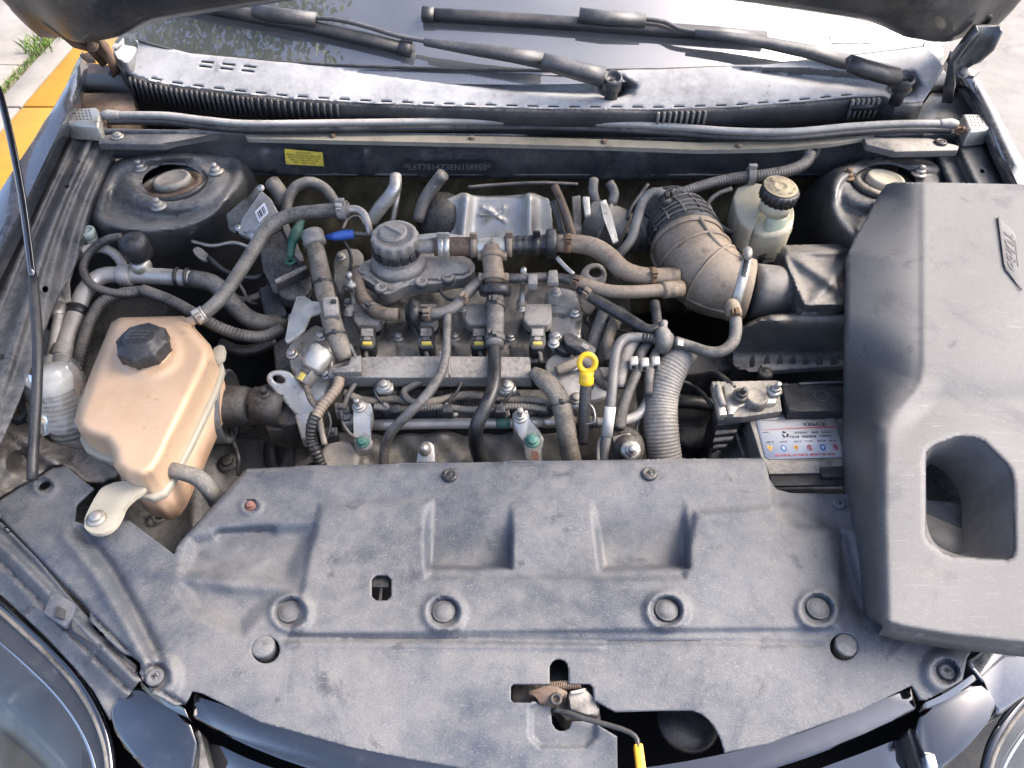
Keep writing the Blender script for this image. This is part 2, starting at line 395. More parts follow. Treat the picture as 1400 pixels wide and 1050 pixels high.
M('tank_plastic', (0.55, 0.385, 0.25), 0.36, sss=0.45, dust=0.35, dcol=(0.47, 0.36, 0.25), up=0.2, sc=7, lo=0.48, hi=0.78, var=0.07, stain=(0.56, 0.34, 0.18), stsc=5, st=(0.55, 0.85))
M('tank_lower', (0.54, 0.36, 0.235), 0.38, sss=0.3, dust=0.4, dcol=(0.40, 0.30, 0.21), up=0.2, sc=9, lo=0.45, hi=0.75, stain=(0.42, 0.20, 0.14), stsc=9, st=(0.55, 0.75))
M('airbox_plastic', (0.030, 0.031, 0.032), 0.40, dust=0.75, dcol=(0.31, 0.285, 0.25), up=0.8, upr=(0.2, 0.98), sc=8, lo=0.25, hi=0.62, bump=0.12, bsc=400)
M('cap_dust', (0.36, 0.29, 0.17), 0.8, dust=0.5, dcol=(0.46, 0.40, 0.29), sc=60, stain=(0.06, 0.05, 0.04), stsc=90, st=(0.55, 0.65))
M('cream_plastic', (0.38, 0.35, 0.275), 0.45, sss=0.15, dust=0.5, dcol=(0.42, 0.36, 0.27), up=0.3, sc=12, lo=0.42, hi=0.72, var=0.08)
M('white_plastic', (0.56, 0.55, 0.50), 0.45, dust=0.35, dcol=(0.40, 0.37, 0.32), up=0.3, sc=18, lo=.42, hi=.7)
M('reservoir_plastic', (0.50, 0.46, 0.34), 0.35, sss=0.25, dust=0.5, dcol=(0.33, 0.27, 0.18), up=0.2, sc=14, lo=0.45, hi=0.75)
M('fluid_green', (0.42, 0.47, 0.36), 0.3, sss=0.2)
M('yellow_plastic', (0.85, 0.50, 0.015), 0.35, dust=0.18, sc=30, up=.3)
M('yellow_tab', (0.75, 0.58, 0.10), 0.5, dust=0.25, sc=40)
M('orange_plastic', (0.85, 0.36, 0.02), 0.4, dust=0.1, sc=30)
M('blue_plastic', (0.02, 0.10, 0.42), 0.4, dust=0.2, sc=30)
M('green_plastic', (0.012, 0.10, 0.07), 0.45, dust=0.25, sc=30)
M('green_dot', (0.05, 0.18, 0.145), 0.5, dust=0.5, sc=60)
M('red_dirt', (0.20, 0.075, 0.055), 0.7, dust=0.7, sc=60)
M('paper_white', (0.62, 0.63, 0.64), 0.35, dust=0.15, dcol=(0.5, 0.48, 0.44), sc=16, up=0, var=0.03)
M('paper_yellow', (0.72, 0.55, 0.06), 0.5, dust=0.35, dcol=(0.4, 0.33, 0.15), sc=40, up=0)
M('ink_black', (0.02, 0.02, 0.025), 0.5, var=0)
M('ink_red', (0.60, 0.03, 0.06), 0.5, var=0)
M('ink_blue', (0.02, 0.14, 0.42), 0.5, var=0)
M('ink_orange', (0.80, 0.40, 0.05), 0.5, var=0)
M('ink_grey', (0.15, 0.15, 0.148), 0.5, var=0)
M('insulation', (0.15, 0.122, 0.066), 0.9, dust=0.8, dcol=(0.34, 0.28, 0.16), up=0.2, sc=9, lo=0.35, hi=0.7, bump=0.6, bsc=90, stain=(0.04, 0.035, 0.025), stsc=7, st=(0.5, 0.65))
M('cowl_plastic', (0.075, 0.078, 0.084), 0.62, spec=0.3, dust=0.85, dcol=(0.50, 0.495, 0.485), up=0.9, sc=4.0, lo=0.16, hi=0.66, bump=0.06, bsc=800, streak=0.2)
M('wiper_black', (0.035, 0.036, 0.04), 0.42, dust=0.3, dcol=(0.30, 0.29, 0.28), sc=10, bump=0.06, bsc=600)
M('seal_rubber', (0.10, 0.096, 0.09), 0.45, dust=0.9, dcol=(0.46, 0.44, 0.40), up=0.85, upr=(0.1, 0.9), sc=12, lo=0.2, hi=0.6, bump=0.2, stain=(0.06, 0.055, 0.05), stsc=25, st=(0.55, 0.7))
M('flange_paint', (0.15, 0.138, 0.11), 0.6, dust=0.7, dcol=(0.28, 0.255, 0.20), sc=10, lo=.3, hi=.65, up=.4, bump=.3, bsc=150, stain=(0.06, 0.055, 0.05), stsc=14)
M('hood_paint', (0.020, 0.022, 0.025), 0.4, dust=0.45, dcol=(0.22, 0.20, 0.17), up=0.0, sc=7, lo=0.42, hi=0.75, coat=0.2)
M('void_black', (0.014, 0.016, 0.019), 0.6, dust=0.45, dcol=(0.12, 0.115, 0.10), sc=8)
M('interior_dark', (0.03, 0.032, 0.036), 0.8, var=0.1)
M('lamp_satin', (0.16, 0.152, 0.138), 0.16, metal=0.6, var=0.12, sc=9)
M('amber', (0.55, 0.20, 0.02), 0.2, var=0.05)
M('hose_grey', (0.13, 0.128, 0.122), 0.42, dust=0.6, dcol=(0.30, 0.28, 0.25), up=0.7, upr=(0.0, 0.95), sc=26, lo=.35, hi=.7)
M('mint_plastic', (0.42, 0.50, 0.44), 0.4, dust=0.4, sc=40)
M('opening_shade', (0.006, 0.006, 0.007), 0.9, spec=0.1, var=0)  # near-black that stands in for the shade inside the front openings
M('chrome', (0.70, 0.70, 0.70), 0.09, metal=1.0, var=0)
M('concrete', (0.21, 0.196, 0.175), 0.85, dust=0.5, dcol=(0.27, 0.252, 0.225), up=0, sc=2.2, var=0.18, bump=0.4, bsc=60, stain=(0.13, 0.12, 0.105), stsc=3.5, st=(0.55, 0.7))
M('kerb_yellow', (0.34, 0.165, 0.010), 0.7, dust=0.4, dcol=(0.29, 0.18, 0.03), up=0, sc=5, var=0.10, bump=0.25, bsc=80, stain=(0.20, 0.13, 0.05), stsc=7, st=(0.58, 0.75))
M('soil', (0.10, 0.09, 0.06), 0.9, dust=0.6, dcol=(0.26, 0.23, 0.17), up=0, sc=40, bump=0.6, bsc=120)
M('grass_blade', (0.10, 0.17, 0.03), 0.6, var=0.3, sc=30)
M('leaf', (0.13, 0.20, 0.035), 0.5, var=0.35, sc=6)
M('bark', (0.09, 0.07, 0.05), 0.85, var=0.3, sc=9, bump=0.5, bsc=60)
def glass_mat(name, film, filmcol, rough=0.0, tint=(0.9, 0.95, 0.96), fsc=8.0, gior=1.52):
    """clear sheet with a film of dust on it"""
    m = bpy.data.materials.new(name); m.use_nodes = True; nt = m.node_tree; N = nt.nodes; L = nt.links; MT[name] = m
    for n in list(N):
        if n.type != 'OUTPUT_MATERIAL': N.remove(n)
    out = N['Material Output']
    tr = N.new('ShaderNodeBsdfTransparent'); tr.inputs[0].default_value = (*tint, 1)
    gl = N.new('ShaderNodeBsdfGlossy'); gl.inputs['Roughness'].default_value = rough; gl.inputs['Color'].default_value = (1, 1, 1, 1)
    fr = N.new('ShaderNodeFresnel'); fr.inputs['IOR'].default_value = gior
    a = N.new('ShaderNodeMixShader'); L.new(fr.outputs[0], a.inputs[0]); L.new(tr.outputs[0], a.inputs[1]); L.new(gl.outputs[0], a.inputs[2])
    df = N.new('ShaderNodeBsdfDiffuse'); df.inputs[0].default_value = (*filmcol, 1)
    geo = N.new('ShaderNodeNewGeometry'); nz = N.new('ShaderNodeTexNoise'); nz.inputs['Scale'].default_value = fsc; nz.inputs['Detail'].default_value = 7
    L.new(geo.outputs['Position'], nz.inputs['Vector'])
    mr = N.new('ShaderNodeMapRange'); mr.inputs['From Min'].default_value = 0.3; mr.inputs['From Max'].default_value = 0.75
    mr.inputs['To Min'].default_value = film * .6; mr.inputs['To Max'].default_value = film * 1.4; L.new(nz.outputs['Fac'], mr.inputs['Value'])
    b = N.new('ShaderNodeMixShader'); L.new(mr.outputs[0], b.inputs[0]); L.new(a.outputs[0], b.inputs[1]); L.new(df.outputs[0], b.inputs[2])
    L.new(b.outputs[0], out.inputs['Surface']); return m
glass_mat('windscreen_glass', 0.10, (0.62, 0.64, 0.66), gior=2.5, fsc=5)
glass_mat('lamp_lens', 0.06, (0.5, 0.5, 0.5), fsc=14)
glass_mat('clear_film', 0.22, (0.66, 0.65, 0.62), rough=0.08, tint=(0.95, 0.95, 0.94), fsc=60)

def wear(name, layers):
    """layers of smudges, scuffs and specks over a material: (scale, detail, distortion, low, high, colour, amount, stretch)"""
    nt = MT[name].node_tree; N = nt.nodes; L = nt.links; b = N['Principled BSDF']; src = b.inputs['Base Color'].links[0].from_socket; geo = N.new('ShaderNodeNewGeometry')
    for sc_, det, dist, lo, hi, col, amt, stretch in layers:
        n = N.new('ShaderNodeTexNoise'); n.inputs['Scale'].default_value = sc_; n.inputs['Detail'].default_value = det; n.inputs['Roughness'].default_value = .63; n.inputs['Distortion'].default_value = dist
        if stretch:
            mp = N.new('ShaderNodeMapping'); mp.inputs['Scale'].default_value = stretch; mp.inputs['Rotation'].default_value = (0, 0, .35); L.new(geo.outputs['Position'], mp.inputs['Vector']); L.new(mp.outputs[0], n.inputs['Vector'])
        else: L.new(geo.outputs['Position'], n.inputs['Vector'])
        r = N.new('ShaderNodeMapRange'); r.interpolation_type = 'SMOOTHSTEP'
        for k, v in zip(('From Min', 'From Max', 'To Min', 'To Max'), (lo, hi, 0, amt)): r.inputs[k].default_value = v
        L.new(n.outputs['Fac'], r.inputs['Value']); x = N.new('ShaderNodeMix'); x.data_type = 'RGBA'; L.new(r.outputs[0], x.inputs[0]); L.new(src, x.inputs[6]); x.inputs[7].default_value = (*col, 1); src = x.outputs[2]
    L.new(src, b.inputs['Base Color'])
wear('engine_cover_plastic', [(7, 7, .8, .54, .70, (0.075, 0.077, 0.083), .65, None), (20, 7, .5, .58, .72, (0.055, 0.056, 0.06), .6, None), (30, 5, .3, .60, .70, (0.30, 0.295, 0.285), .25, (1, 10, 1)), (40, 5, .2, .62, .70, (0.05, 0.05, 0.055), .45, (9, 1, 1)), (500, 3, 0, .58, .72, (0.34, 0.33, 0.31), .35, None)])
wear('tank_plastic', [(6, 7, .8, .52, .72, (0.44, 0.27, 0.14), .45, None), (26, 6, .5, .60, .74, (0.30, 0.19, 0.10), .55, None), (110, 4, .2, .68, .74, (0.10, 0.07, 0.05), .7, None), (30, 5, .3, .60, .72, (0.66, 0.52, 0.38), .4, (1, 8, 1))])
wear('cowl_plastic', [(6, 7, 1.0, .52, .72, (0.22, 0.22, 0.225), .5, None), (34, 6, .4, .60, .72, (0.10, 0.10, 0.105), .5, None), (24, 5, .3, .60, .70, (0.44, 0.44, 0.43), .35, (8, 1, 1))])
wear('body_paint', [(300, 3, 0, .58, .72, (0.22, 0.21, 0.19), .4, None)])
wear('tan_rubber', [(30, 6, .5, .56, .72, (0.075, 0.058, 0.040), .6, None)])
wear('dusty_rubber', [(26, 6, .5, .55, .72, (0.035, 0.033, 0.031), .6, None), (70, 4, .2, .64, .72, (0.40, 0.37, 0.32), .5, None)])
wear('plated', [(60, 5, .3, .60, .70, (0.13, 0.11, 0.085), .6, None)])
# ================================================================== THE SETTING: road, kerb, paving
def plane(name, x0, x1, y0, y1, z, mat, th=0.0):
    bm = NB(); slab(bm, [V(x0, y0, z), V(x1, y0, z), V(x1, y1, z), V(x0, y1, z)], th or 0.05, 0); return bm
road = obj('road', plane('road', -60, 60, -60, 120, 0.0, 'concrete'), 'concrete'); tag(road, 'pale concrete road under and beside the car', kind='structure')
pave = obj('pavement', plane('pavement', -60, -2.19, -60, 120, 0.112, None, 0.10), 'soil'); tag(pave, kind='structure')
kerb = thing('kerb', 'yellow painted kerb of concrete stones beside the car', None, (0, 0, 0.0)); kerb['kind'] = 'structure'; kerb.location = (-2, 2, 0); ORG[kerb.name] = V(-2, 2, 0)
ky = [1.0, 1.92, 2.98, 4.02, 5.1, 6.2]
for i, (a, b) in enumerate(zip(ky, ky[1:])):
    bm = NB(); slab(bm, [V(-2.045, a + .004, .12), V(-1.86, a + .004, .12), V(-1.855, b - .004, .12), V(-2.043, b - .004, .12)], .118, .012, 2); obj('kerb_stone', bm, 'kerb_yellow', kerb)
    bm = NB(); slab(bm, [V(-2.165, a + .006, .118), V(-2.050, a + .006, .118), V(-2.050, b - .006, .118), V(-2.165, b - .006, .118)], .116, .008, 2); obj('edging_stone', bm, 'concrete', kerb)
px = [-2.21, -2.72, -3.24, -3.76]
for i in range(3):
    for j in range(6):
        a = 1.2 + j * .72 + i * .13; d = random.uniform(-.004, .004)
        bm = NB(); slab(bm, [V(px[i + 1] + .012, a, .125 + d), V(px[i] - .004, a, .122 + d), V(px[i] - .006, a + .705, .124), V(px[i + 1] + .01, a + .70, .126)], .06, .006, 2)
        obj('paving_slab', bm, 'concrete', pave)
bm = NB()
for i in range(1500):
    y = random.uniform(2.2, 4.3); k = 1.0 if 3.45 < y < 3.85 else 0.32
    p = V(-2.19 + random.gauss(0, .012 + .02 * (k > .5)), y, .11); h = random.uniform(.02, .075) * k; a = random.uniform(0, 6.28); l = random.uniform(.1, .8) * h
    d = V(math.cos(a), math.sin(a), 0); w = V(-d.y, d.x, 0) * .0022
    v = [bm.verts.new(q) for q in (p - w, p + w, p + d * l * .4 + w * .7 + Z * h * .7, p + d * l + Z * h)]; bm.faces.new(v[:3]); bm.faces.new((v[0], v[2], v[3]))
g = obj('grass', bm, 'grass_blade'); tag(g, 'thin weeds growing in the paving joint', kind='stuff')

# ================================================================== CAR BODY
body = thing('car_body', 'dark blue painted engine bay with fenders, firewall and strut towers', 'car body', (700, 525, 0.35))
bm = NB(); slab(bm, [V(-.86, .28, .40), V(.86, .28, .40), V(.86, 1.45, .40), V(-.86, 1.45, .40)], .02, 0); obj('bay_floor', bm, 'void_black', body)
bm = NB()                                                          # radiator and cross member, under the cover; near-black for the shade in the latch opening
slab(bm, [V(-.52, .26, .70), V(.52, .26, .70), V(.60, .47, .70), V(-.60, .47, .70)], .31, .004); obj('radiator_support', bm, 'opening_shade', body)
for s in (-1, 1):
    bm = NB(); slab(bm, [V(s * .55, .40, .70), V(s * .82, .52, .70), V(s * .84, 1.35, .70), V(s * .72, 1.35, .70), V(s * .56, .55, .70)], .28, .01); obj('chassis_rail', bm, 'bay_paint', body)

def lines_loft(bm, lines):
    rows = [[p if isinstance(p, Vector) else W(*p) for p in l] for l in lines]
    rows = [[q for q, _ in catmull(r, .02)] if False else r for r in rows]
    vr = [[bm.verts.new(p) for p in r] for r in rows]
    for a, b in zip(vr, vr[1:]):
        for i in range(len(a) - 1): bm.faces.new((a[i], a[i + 1], b[i + 1], b[i]))
    bm.normal_update()
    for f in bm.faces:
        if f.normal.dot(CAM_POS - f.calc_center_median()) < 0: f.normal_flip()
def rs(line, n=30):
    """resample a pixel polyline (u, v, z) smoothly"""
    pts = [Vector(p) for p in line]; c = [q for q, _ in catmull(pts, 2.0)]; L_ = [0.0]
    for a, b in zip(c, c[1:]): L_.append(L_[-1] + (b - a).length)
    return [tuple(float(np.interp(L_[-1] * i / (n - 1), L_, [q[k] for q in c])) for k in range(3)) for i in range(n)]
# fenders: top flange, shoulder and outer side
A = rs([(112, 78, 1.035), (106, 112, 1.03), (98, 143, 1.025), (76, 188, 1.01), (33, 278, .995), (-30, 400, .975), (-120, 560, .95), (-250, 760, .92)])
B = rs([(113, 70, 1.04), (104, 93, 1.035), (90, 118, 1.03), (55, 178, 1.01), (0, 262, .99), (-75, 390, .97), (-170, 550, .94), (-320, 760, .90)])
Aw = [W(*p) for p in A]; Bw = [W(*p) for p in B]
bm = NB(); lines_loft(bm, [[p + V(.004, 0, -.02) for p in Aw], Aw, [(a + b) / 2 + Z * .004 for a, b in zip(Aw, Bw)], Bw, [p + V(-.03, 0, -.03) for p in Bw], [p + V(-.07, 0, -.15) for p in Bw], [p + V(-.09, 0, -.55) for p in Bw]])
bm.normal_update(); obj('fender', bm, 'body_paint', body, smooth=60, solid=.002)
A2 = rs([(1296, 78, 1.035), (1322, 110, 1.03), (1346, 150, 1.02), (1362, 190, 1.01), (1396, 262, .995), (1450, 380, .975), (1540, 560, .95), (1660, 760, .92)])
B2 = rs([(1298, 70, 1.04), (1330, 100, 1.035), (1362, 150, 1.02), (1385, 195, 1.01), (1430, 272, .99), (1495, 390, .97), (1590, 560, .94), (1720, 760, .90)])
Aw2 = [W(*p) for p in A2]; Bw2 = [W(*p) for p in B2]
bm = NB(); lines_loft(bm, [[p + V(-.004, 0, -.02) for p in Aw2], Aw2, [(a + b) / 2 + Z * .004 for a, b in zip(Aw2, Bw2)], Bw2, [p + V(.03, 0, -.03) for p in Bw2], [p + V(.07, 0, -.15) for p in Bw2], [p + V(.09, 0, -.55) for p in Bw2]])
obj('fender', bm, 'body_paint', body, smooth=60, solid=.002)

# inner fender rails with their pressed ridges
lineA = [(p[0], p[1]) for p in A]
def zrail(U, Vv):
    d = pdist(U, Vv, lineA, False)
    k = 1.0 + 1.1 * sm(Vv, 250, 620)
    d = d / k
    z = .985 - .06 * sm(Vv, 150, 650)
    z = z - .022 * sm(d, 0, 9) + .012 * sm(d, 13, 22) - .008 * sm(d, 23, 31) + .010 * sm(d, 34, 43) - .012 * sm(d, 45, 54) - .02 * sm(d, 56, 75) - .10 * sm(d, 78, 110)
    return z
rail = [(99, 146), (125, 178), (215, 200), (200, 232), (160, 300), (122, 330), (98, 370), (72, 425), (52, 480), (28, 545), (0, 610), (-160, 800), (-260, 770), (-118, 560), (-29, 400), (34, 278), (77, 188)]
bm = NB(); sheet(bm, rail, zrail, holes=[circ(92, 255, 3.5, 2.5, 10), circ(62, 395, 4.5, 5, 12), circ(2, 488, 4, 4, 10), circ(107, 222, 3, 2, 10)], step=3, jit=.04); obj('inner_fender', bm, 'bay_paint', body, smooth=80, solid=.002)
lineA2 = [(p[0], p[1]) for p in A2]
def zrail2(U, Vv):
    d = pdist(U, Vv, lineA2, False); z = .985 - .06 * sm(Vv, 150, 650)
    return z - .022 * sm(d, 0, 7) + .012 * sm(d, 16, 22) - .02 * sm(d, 50, 60) - .1 * sm(d, 80, 110)
rail2 = [(1345, 150), (1300, 178), (1250, 200), (1262, 236), (1300, 300), (1340, 420), (1400, 560), (1600, 860), (1655, 770), (1538, 560), (1448, 380), (1394, 262), (1360, 190)]
bm = NB(); sheet(bm, rail2, zrail2, step=4, jit=.04, holes=[circ(1343, 234, 3, 3, 10)]); obj('inner_fender', bm, 'bay_paint', body, smooth=80, solid=.002)
bm = NB(); slab(bm, [(1308, 214, .962), (1345, 212, .962), (1372, 262, .955), (1338, 268, .955)], .012, .003); obj('fender_bracket', bm, 'bay_paint', body)
bm = NB(); hexbolt(bm, W(1334, 219, .963), Z, .008); obj('bolt', bm, 'bay_paint', body)
# dark hinge pockets at both ends of the cowl
bm = NB(); slab(bm, [(112, 84, .985), (180, 92, .985), (185, 150, .985), (150, 168, .985), (98, 160, .985)], .1, .003); obj('hinge_pocket', bm, 'rusty_brown', body)
bm = NB(); slab(bm, [(1296, 92, .985), (1250, 160, .985), (1262, 185, .985), (1345, 176, .985), (1352, 150, .985), (1330, 108, .985)], .1, .003); obj('hinge_pocket', bm, 'bay_paint', body)

# strut towers
def tower(center, top, outer, zt, tilt, nuts, cap, nutmat):
    cu, cv = center
    def zf(U, Vv):
        s = sdist(U, Vv, top); r = np.hypot((U - cu) / 1.0, (Vv - cv) / .55)
        z = zt + tilt * (U - cu)
        z = z - .012 * sm(-s, 4, 14) + .020 * (1 - sm(r, 60, 95)) - .006 * (1 - sm(r, 46, 54)) - .004 * sm(s, 0, 5)
        return z - .0026 * (np.maximum(0, s - 1) - 4 * (1 - np.exp(-np.maximum(0, s - 1) / 4)))
    bm = NB(); sheet(bm, outer, zf, holes=[circ(cu, cv, 42, 24, 36)], step=3.5, jit=.05); t = obj('strut_tower', bm, 'bay_paint', body, smooth=80, solid=.003)
    p = W(cu, cv, zt + .006)
    ax = V(-.10 * (1 if cu < 700 else -1), .10, 1).normalized(); k = mpp(p)
    bm = NB(); lathe(bm, p - ax * .012, ax, [(46 * k, -.004), (46 * k, .006), (44 * k, .010), (42 * k, .008), (41 * k, -.004), (28 * k, -.006)], 40); obj('mount_rim', bm, 'rubber', t)
    bm = NB(); lathe(bm, p - ax * .014, ax, [(40 * k, 0), (39 * k, .008), (33 * k, .012), (31 * k, .006), (26 * k, .008)], 40); obj('mount_bush', bm, 'rusty_brown' if cu < 700 else 'dull_alloy', t)
    bm = NB(); lathe(bm, p - ax * .008, ax, [(25 * k, 0), (25.5 * k, .010), (24 * k, .015), (20 * k, .0155), (19 * k, .0135), (8 * k, .0145), (6 * k, .013)], 36); obj('strut_cap', bm, cap, t)
    for (nu, nv), m in zip(nuts, nutmat):
        q = W(nu, nv, zt + .008); bm = NB(); hexbolt(bm, q, ax, 7.2 * mpp(q), .010, 1.45, stud=.007); obj('nut', bm, m, t)
    return t
tower((236, 248), chaikin([(160, 214), (320, 206), (332, 240), (318, 266), (285, 298), (225, 316), (165, 312), (130, 302), (140, 260)], 2),
      chaikin([(120, 205), (345, 196), (352, 260), (420, 330), (425, 470), (90, 480), (95, 380), (108, 330), (118, 300), (130, 260)], 1), .93, 0, [(193, 231), (296, 236), (218, 284)], 'dull_alloy', ['zinc', 'zinc', 'zinc'])
tower((1210, 247), chaikin([(1150, 236), (1180, 228), (1320, 224), (1330, 262), (1290, 330), (1205, 345), (1160, 318), (1138, 285), (1136, 255)], 2),
      chaikin([(1120, 236), (1200, 212), (1335, 212), (1350, 280), (1320, 420), (1090, 430), (1030, 380), (1085, 280)], 1), .935, 0, [(1157, 243), (1256, 239)], 'cream_plastic', ['rusty', 'zinc'])

# firewall: the beam under the cowl and the insulated wall behind the engine
rngF = np.random.default_rng(11)
dents = [(rngF.uniform(330, 1120), rngF.uniform(-.014, .010), rngF.uniform(4, 16)) for _ in range(34)]
def ybeam(U, Vv):
    y = 1.262 - .012 * (1 - sm(Vv, 186, 206)) + .004 * sm(Vv, 225, 240)
    for c, a, w in dents: y = y + a * .5 * np.exp(-((U - c) / w) ** 2) * sm(Vv, 196, 212)
    return y
beam = [(98, 176), (330, 180), (700, 184), (1000, 190), (1352, 180), (1356, 226), (1250, 232), (1120, 242), (1000, 246), (880, 247), (700, 244), (400, 241), (330, 234), (200, 216), (95, 218)]
bm = NB(); sheet(bm, beam, ybeam, step=5, mapf=lambda u, v, y: WY(u, v, y)); fb = obj('firewall_beam', bm, 'bay_paint', body, smooth=50, solid=.003)
bm = NB(); slab(bm, [V(-.75, 1.20, .895), V(.72, 1.20, .895), V(.72, 1.42, .895), V(-.75, 1.42, .895)], .004, 0); 
for v in bm.verts: v.co += V(0, .065, -.004)
obj('firewall_shelf', bm, 'bay_paint', body)
def yins(U, Vv):
    return 1.37 + .018 * np.sin(U * .045 + 1.3 * np.sin(Vv * .03)) * np.cos(Vv * .05) + .012 * np.sin(U * .13 + Vv * .07)
bm = NB(); sheet(bm, [(330, 200), (1180, 200), (1180, 430), (330, 430)], yins, step=7, mapf=lambda u, v, y: WY(u, v, y)); obj('insulation_mat', bm, 'insulation', body, smooth=60, solid=.01)
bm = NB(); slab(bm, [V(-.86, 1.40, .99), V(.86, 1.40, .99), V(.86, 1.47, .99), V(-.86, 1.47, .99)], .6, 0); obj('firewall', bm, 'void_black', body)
# stamped chassis number and the yellow sticker on the beam
q = [WY(553, 231, 1.2605), WY(672, 231, 1.2605), WY(672, 217, 1.2605), WY(553, 217, 1.2605)]
q = [p + V(0, -.010, 0) for p in q]
bm = NB(); quadpatch(bm, q, [(-.03, -.05), (1.03, -.05), (1.03, 1.05), (-.03, 1.05)], .0004); obj('number_plate', bm, 'black_clean', fb)
bm = NB(); textbm(bm, '*L6T7814Z3EN158950*', q, .01, .22, .80, .98, lift=.0010); obj('stamped_number', bm, 'ink_grey', fb)
q = [WY(391, 224, 1.249), WY(443, 227, 1.249), WY(441, 208, 1.249), WY(389, 203, 1.249)]
bm = NB(); quadpatch(bm, q, [(0, 0), (1, 0), (1, 1), (0, 1)], .001); st = obj('sticker', bm, 'paper_yellow', fb, label='yellow paper sticker with small black print')
bm = NB()
for k, (l, s) in enumerate([('ATTENTION', .3), ('READ MANUAL BEFORE', .05), ('SERVICING THIS UNIT', .08), ('AIR CONDITIONER', .12), ('HFC-134a  PAG', .2)]):
    textbm(bm, l, q, s, .80 - k * .17, .15, 1 - 2 * s, lift=.0016)
obj('printed_lines', bm, 'ink_black', fb)
# flange and stay brackets below the seal
bm = NB(); slab(bm, PTS([(332, 180, .985), (420, 182, .985), (560, 184, .985), (700, 187, .985), (850, 191, .985), (960, 195, .985), (1060, 193, .985), (1130, 186, .985), (1190, 178, .985),
    (1196, 186, .985), (1135, 196, .985), (1060, 203, .985), (960, 205, .985), (850, 201, .985), (700, 197, .985), (560, 194, .985), (420, 191, .985), (338, 189, .985)]), .008, .002); obj('flange', bm, 'flange_paint', body)
for u, v in [(645, 189), (826, 194), (455, 186), (1010, 200)]:
    bm = NB(); hexbolt(bm, W(u, v, .986), Z, .0045); obj('flange_stud', bm, 'rusty_brown', body)
bm = NB(); slab(bm, PTS([(134, 186, .985), (175, 178, .985), (222, 178, .985), (330, 172, .985), (340, 176, .985), (240, 192, .985), (222, 197, .985), (134, 196, .985)]), .012, .003); b1 = obj('stay_bracket', bm, 'bay_paint', body)
bm = NB(); hexbolt(bm, W(161, 187, .986), Z, .008); obj('bolt', bm, 'zinc', b1)
bm = NB(); slab(bm, PTS([(1180, 186, .985), (1215, 190, .985), (1232, 187, .985), (1270, 188, .985), (1312, 199, .985), (1310, 205, .985), (1225, 207, .985), (1185, 197, .985)]), .012, .003); b1 = obj('stay_bracket', bm, 'dusty_plastic', body)
bm = NB(); clip_head(bm, W(1286, 195, .986), Z, .011); obj('bolt', bm, 'rubber', b1)
for pts, dots in (([(92, 148, 1.01), (132, 146, 1.01), (138, 154, 1.01), (134, 172, 1.01), (86, 168, 1.01)], (112, 157)), ([(1316, 155, 1.01), (1348, 155, 1.01), (1357, 176, 1.01), (1326, 179, 1.01)], (1336, 166))):
    bm = NB(); slab(bm, PTS(pts), .03, .005, 3); h = obj('hinge_cap', bm, 'plated', body)
    bm = NB()
    for i in range(5):
        for j in range(4): lathe(bm, W(dots[0] - 10 + i * 5 + j, dots[1] - 6 + j * 4, 1.0103), Z, [(.0014, 0), (.001, .0012)], 6)
    obj('stamped_dots', bm, 'dark_cast', h)

# ================================================================== COWL, WINDSCREEN, WIPERS, SEAL
seam = [(160, 84), (176, 101), (205, 110), (240, 117), (320, 127), (400, 135), (500, 141), (600, 145), (750, 149), (900, 150), (1000, 147), (1100, 139), (1170, 132), (1205, 131), (1226, 141), (1262, 139)]
base_line = [(1290, 92), (1272, 66), (1262, 64), (1180, 74), (1050, 88), (900, 95), (700, 96), (560, 93), (400, 86), (260, 73), (190, 56), (170, 50), (158, 66)]
def zcowl(U, Vv):
    a = pdist(U, Vv, seam, False); b = pdist(U, Vv, base_line, False); z = 1.03 + .035 * a / (a + b + 1e-6)
    for c, poly in (((838, 122), [(470, 96), (640, 98), (780, 106), (850, 104), (872, 118), (866, 132), (838, 137), (790, 134), (700, 127), (600, 112)]), ((1232, 122), [(985, 92), (1100, 94), (1190, 102), (1250, 98), (1262, 118), (1250, 134), (1215, 134), (1190, 128), (1090, 113)])):
        s = sdist(U, Vv, poly); z = z - .014 * sm(-s, -3, 9) - .02 * (1 - sm(np.hypot(U - c[0], (Vv - c[1]) * 1.6), 12, 24))
    return z
slots = []
for k in range(34):
    u = 206 + k * 28.6
    vv = np.interp(u, [p[0] for p in seam], [p[1] for p in seam]) - 4.5; sl = (np.interp(u + 15, [p[0] for p in seam], [p[1] for p in seam]) - 4.5 - vv)
    if u < 1190: slots.append([(u, vv), (u + 15, vv + sl), (u + 15, vv + sl + 2.0), (u, vv + 2.0)])
for k in range(3):
    for j in range(2):
        u, v = 272 + k * 29, 83 + j * 6 + k * 3
        slots.append([(u + 3 - j * 3, v), (u + 21 - j * 3, v + 2), (u + 20 - j * 3, v + 4.2), (u + 2 - j * 3, v + 2.2)])
cowl = thing('cowl_panel', 'grey plastic cowl panel below the windscreen with slots and grille', 'cowl panel', (700, 140, 1.0))
bm = NB(); sheet(bm, seam + base_line, zcowl, holes=slots + [circ(838, 124, 13, 9, 18), circ(1232, 122, 15, 9, 18)], step=3.5, jit=.05); obj('top_panel', bm, 'cowl_plastic', cowl, smooth=80, solid=.003)
bm = NB(); sw = [W(u, v, 1.0295) for u, v, _ in rs([(u, v, 0) for u, v in seam], 60)]
lines_loft(bm, [sw, [p + V(0, -.004, -.006) for p in sw], [p + V(0, -.006, -.05) for p in sw]]); fr = obj('front_face', bm, 'black_plastic', cowl, smooth=40, solid=.003)
def seam_at(u): return W(u, float(np.interp(u, [p[0] for p in seam], [p[1] for p in seam])), 1.03)
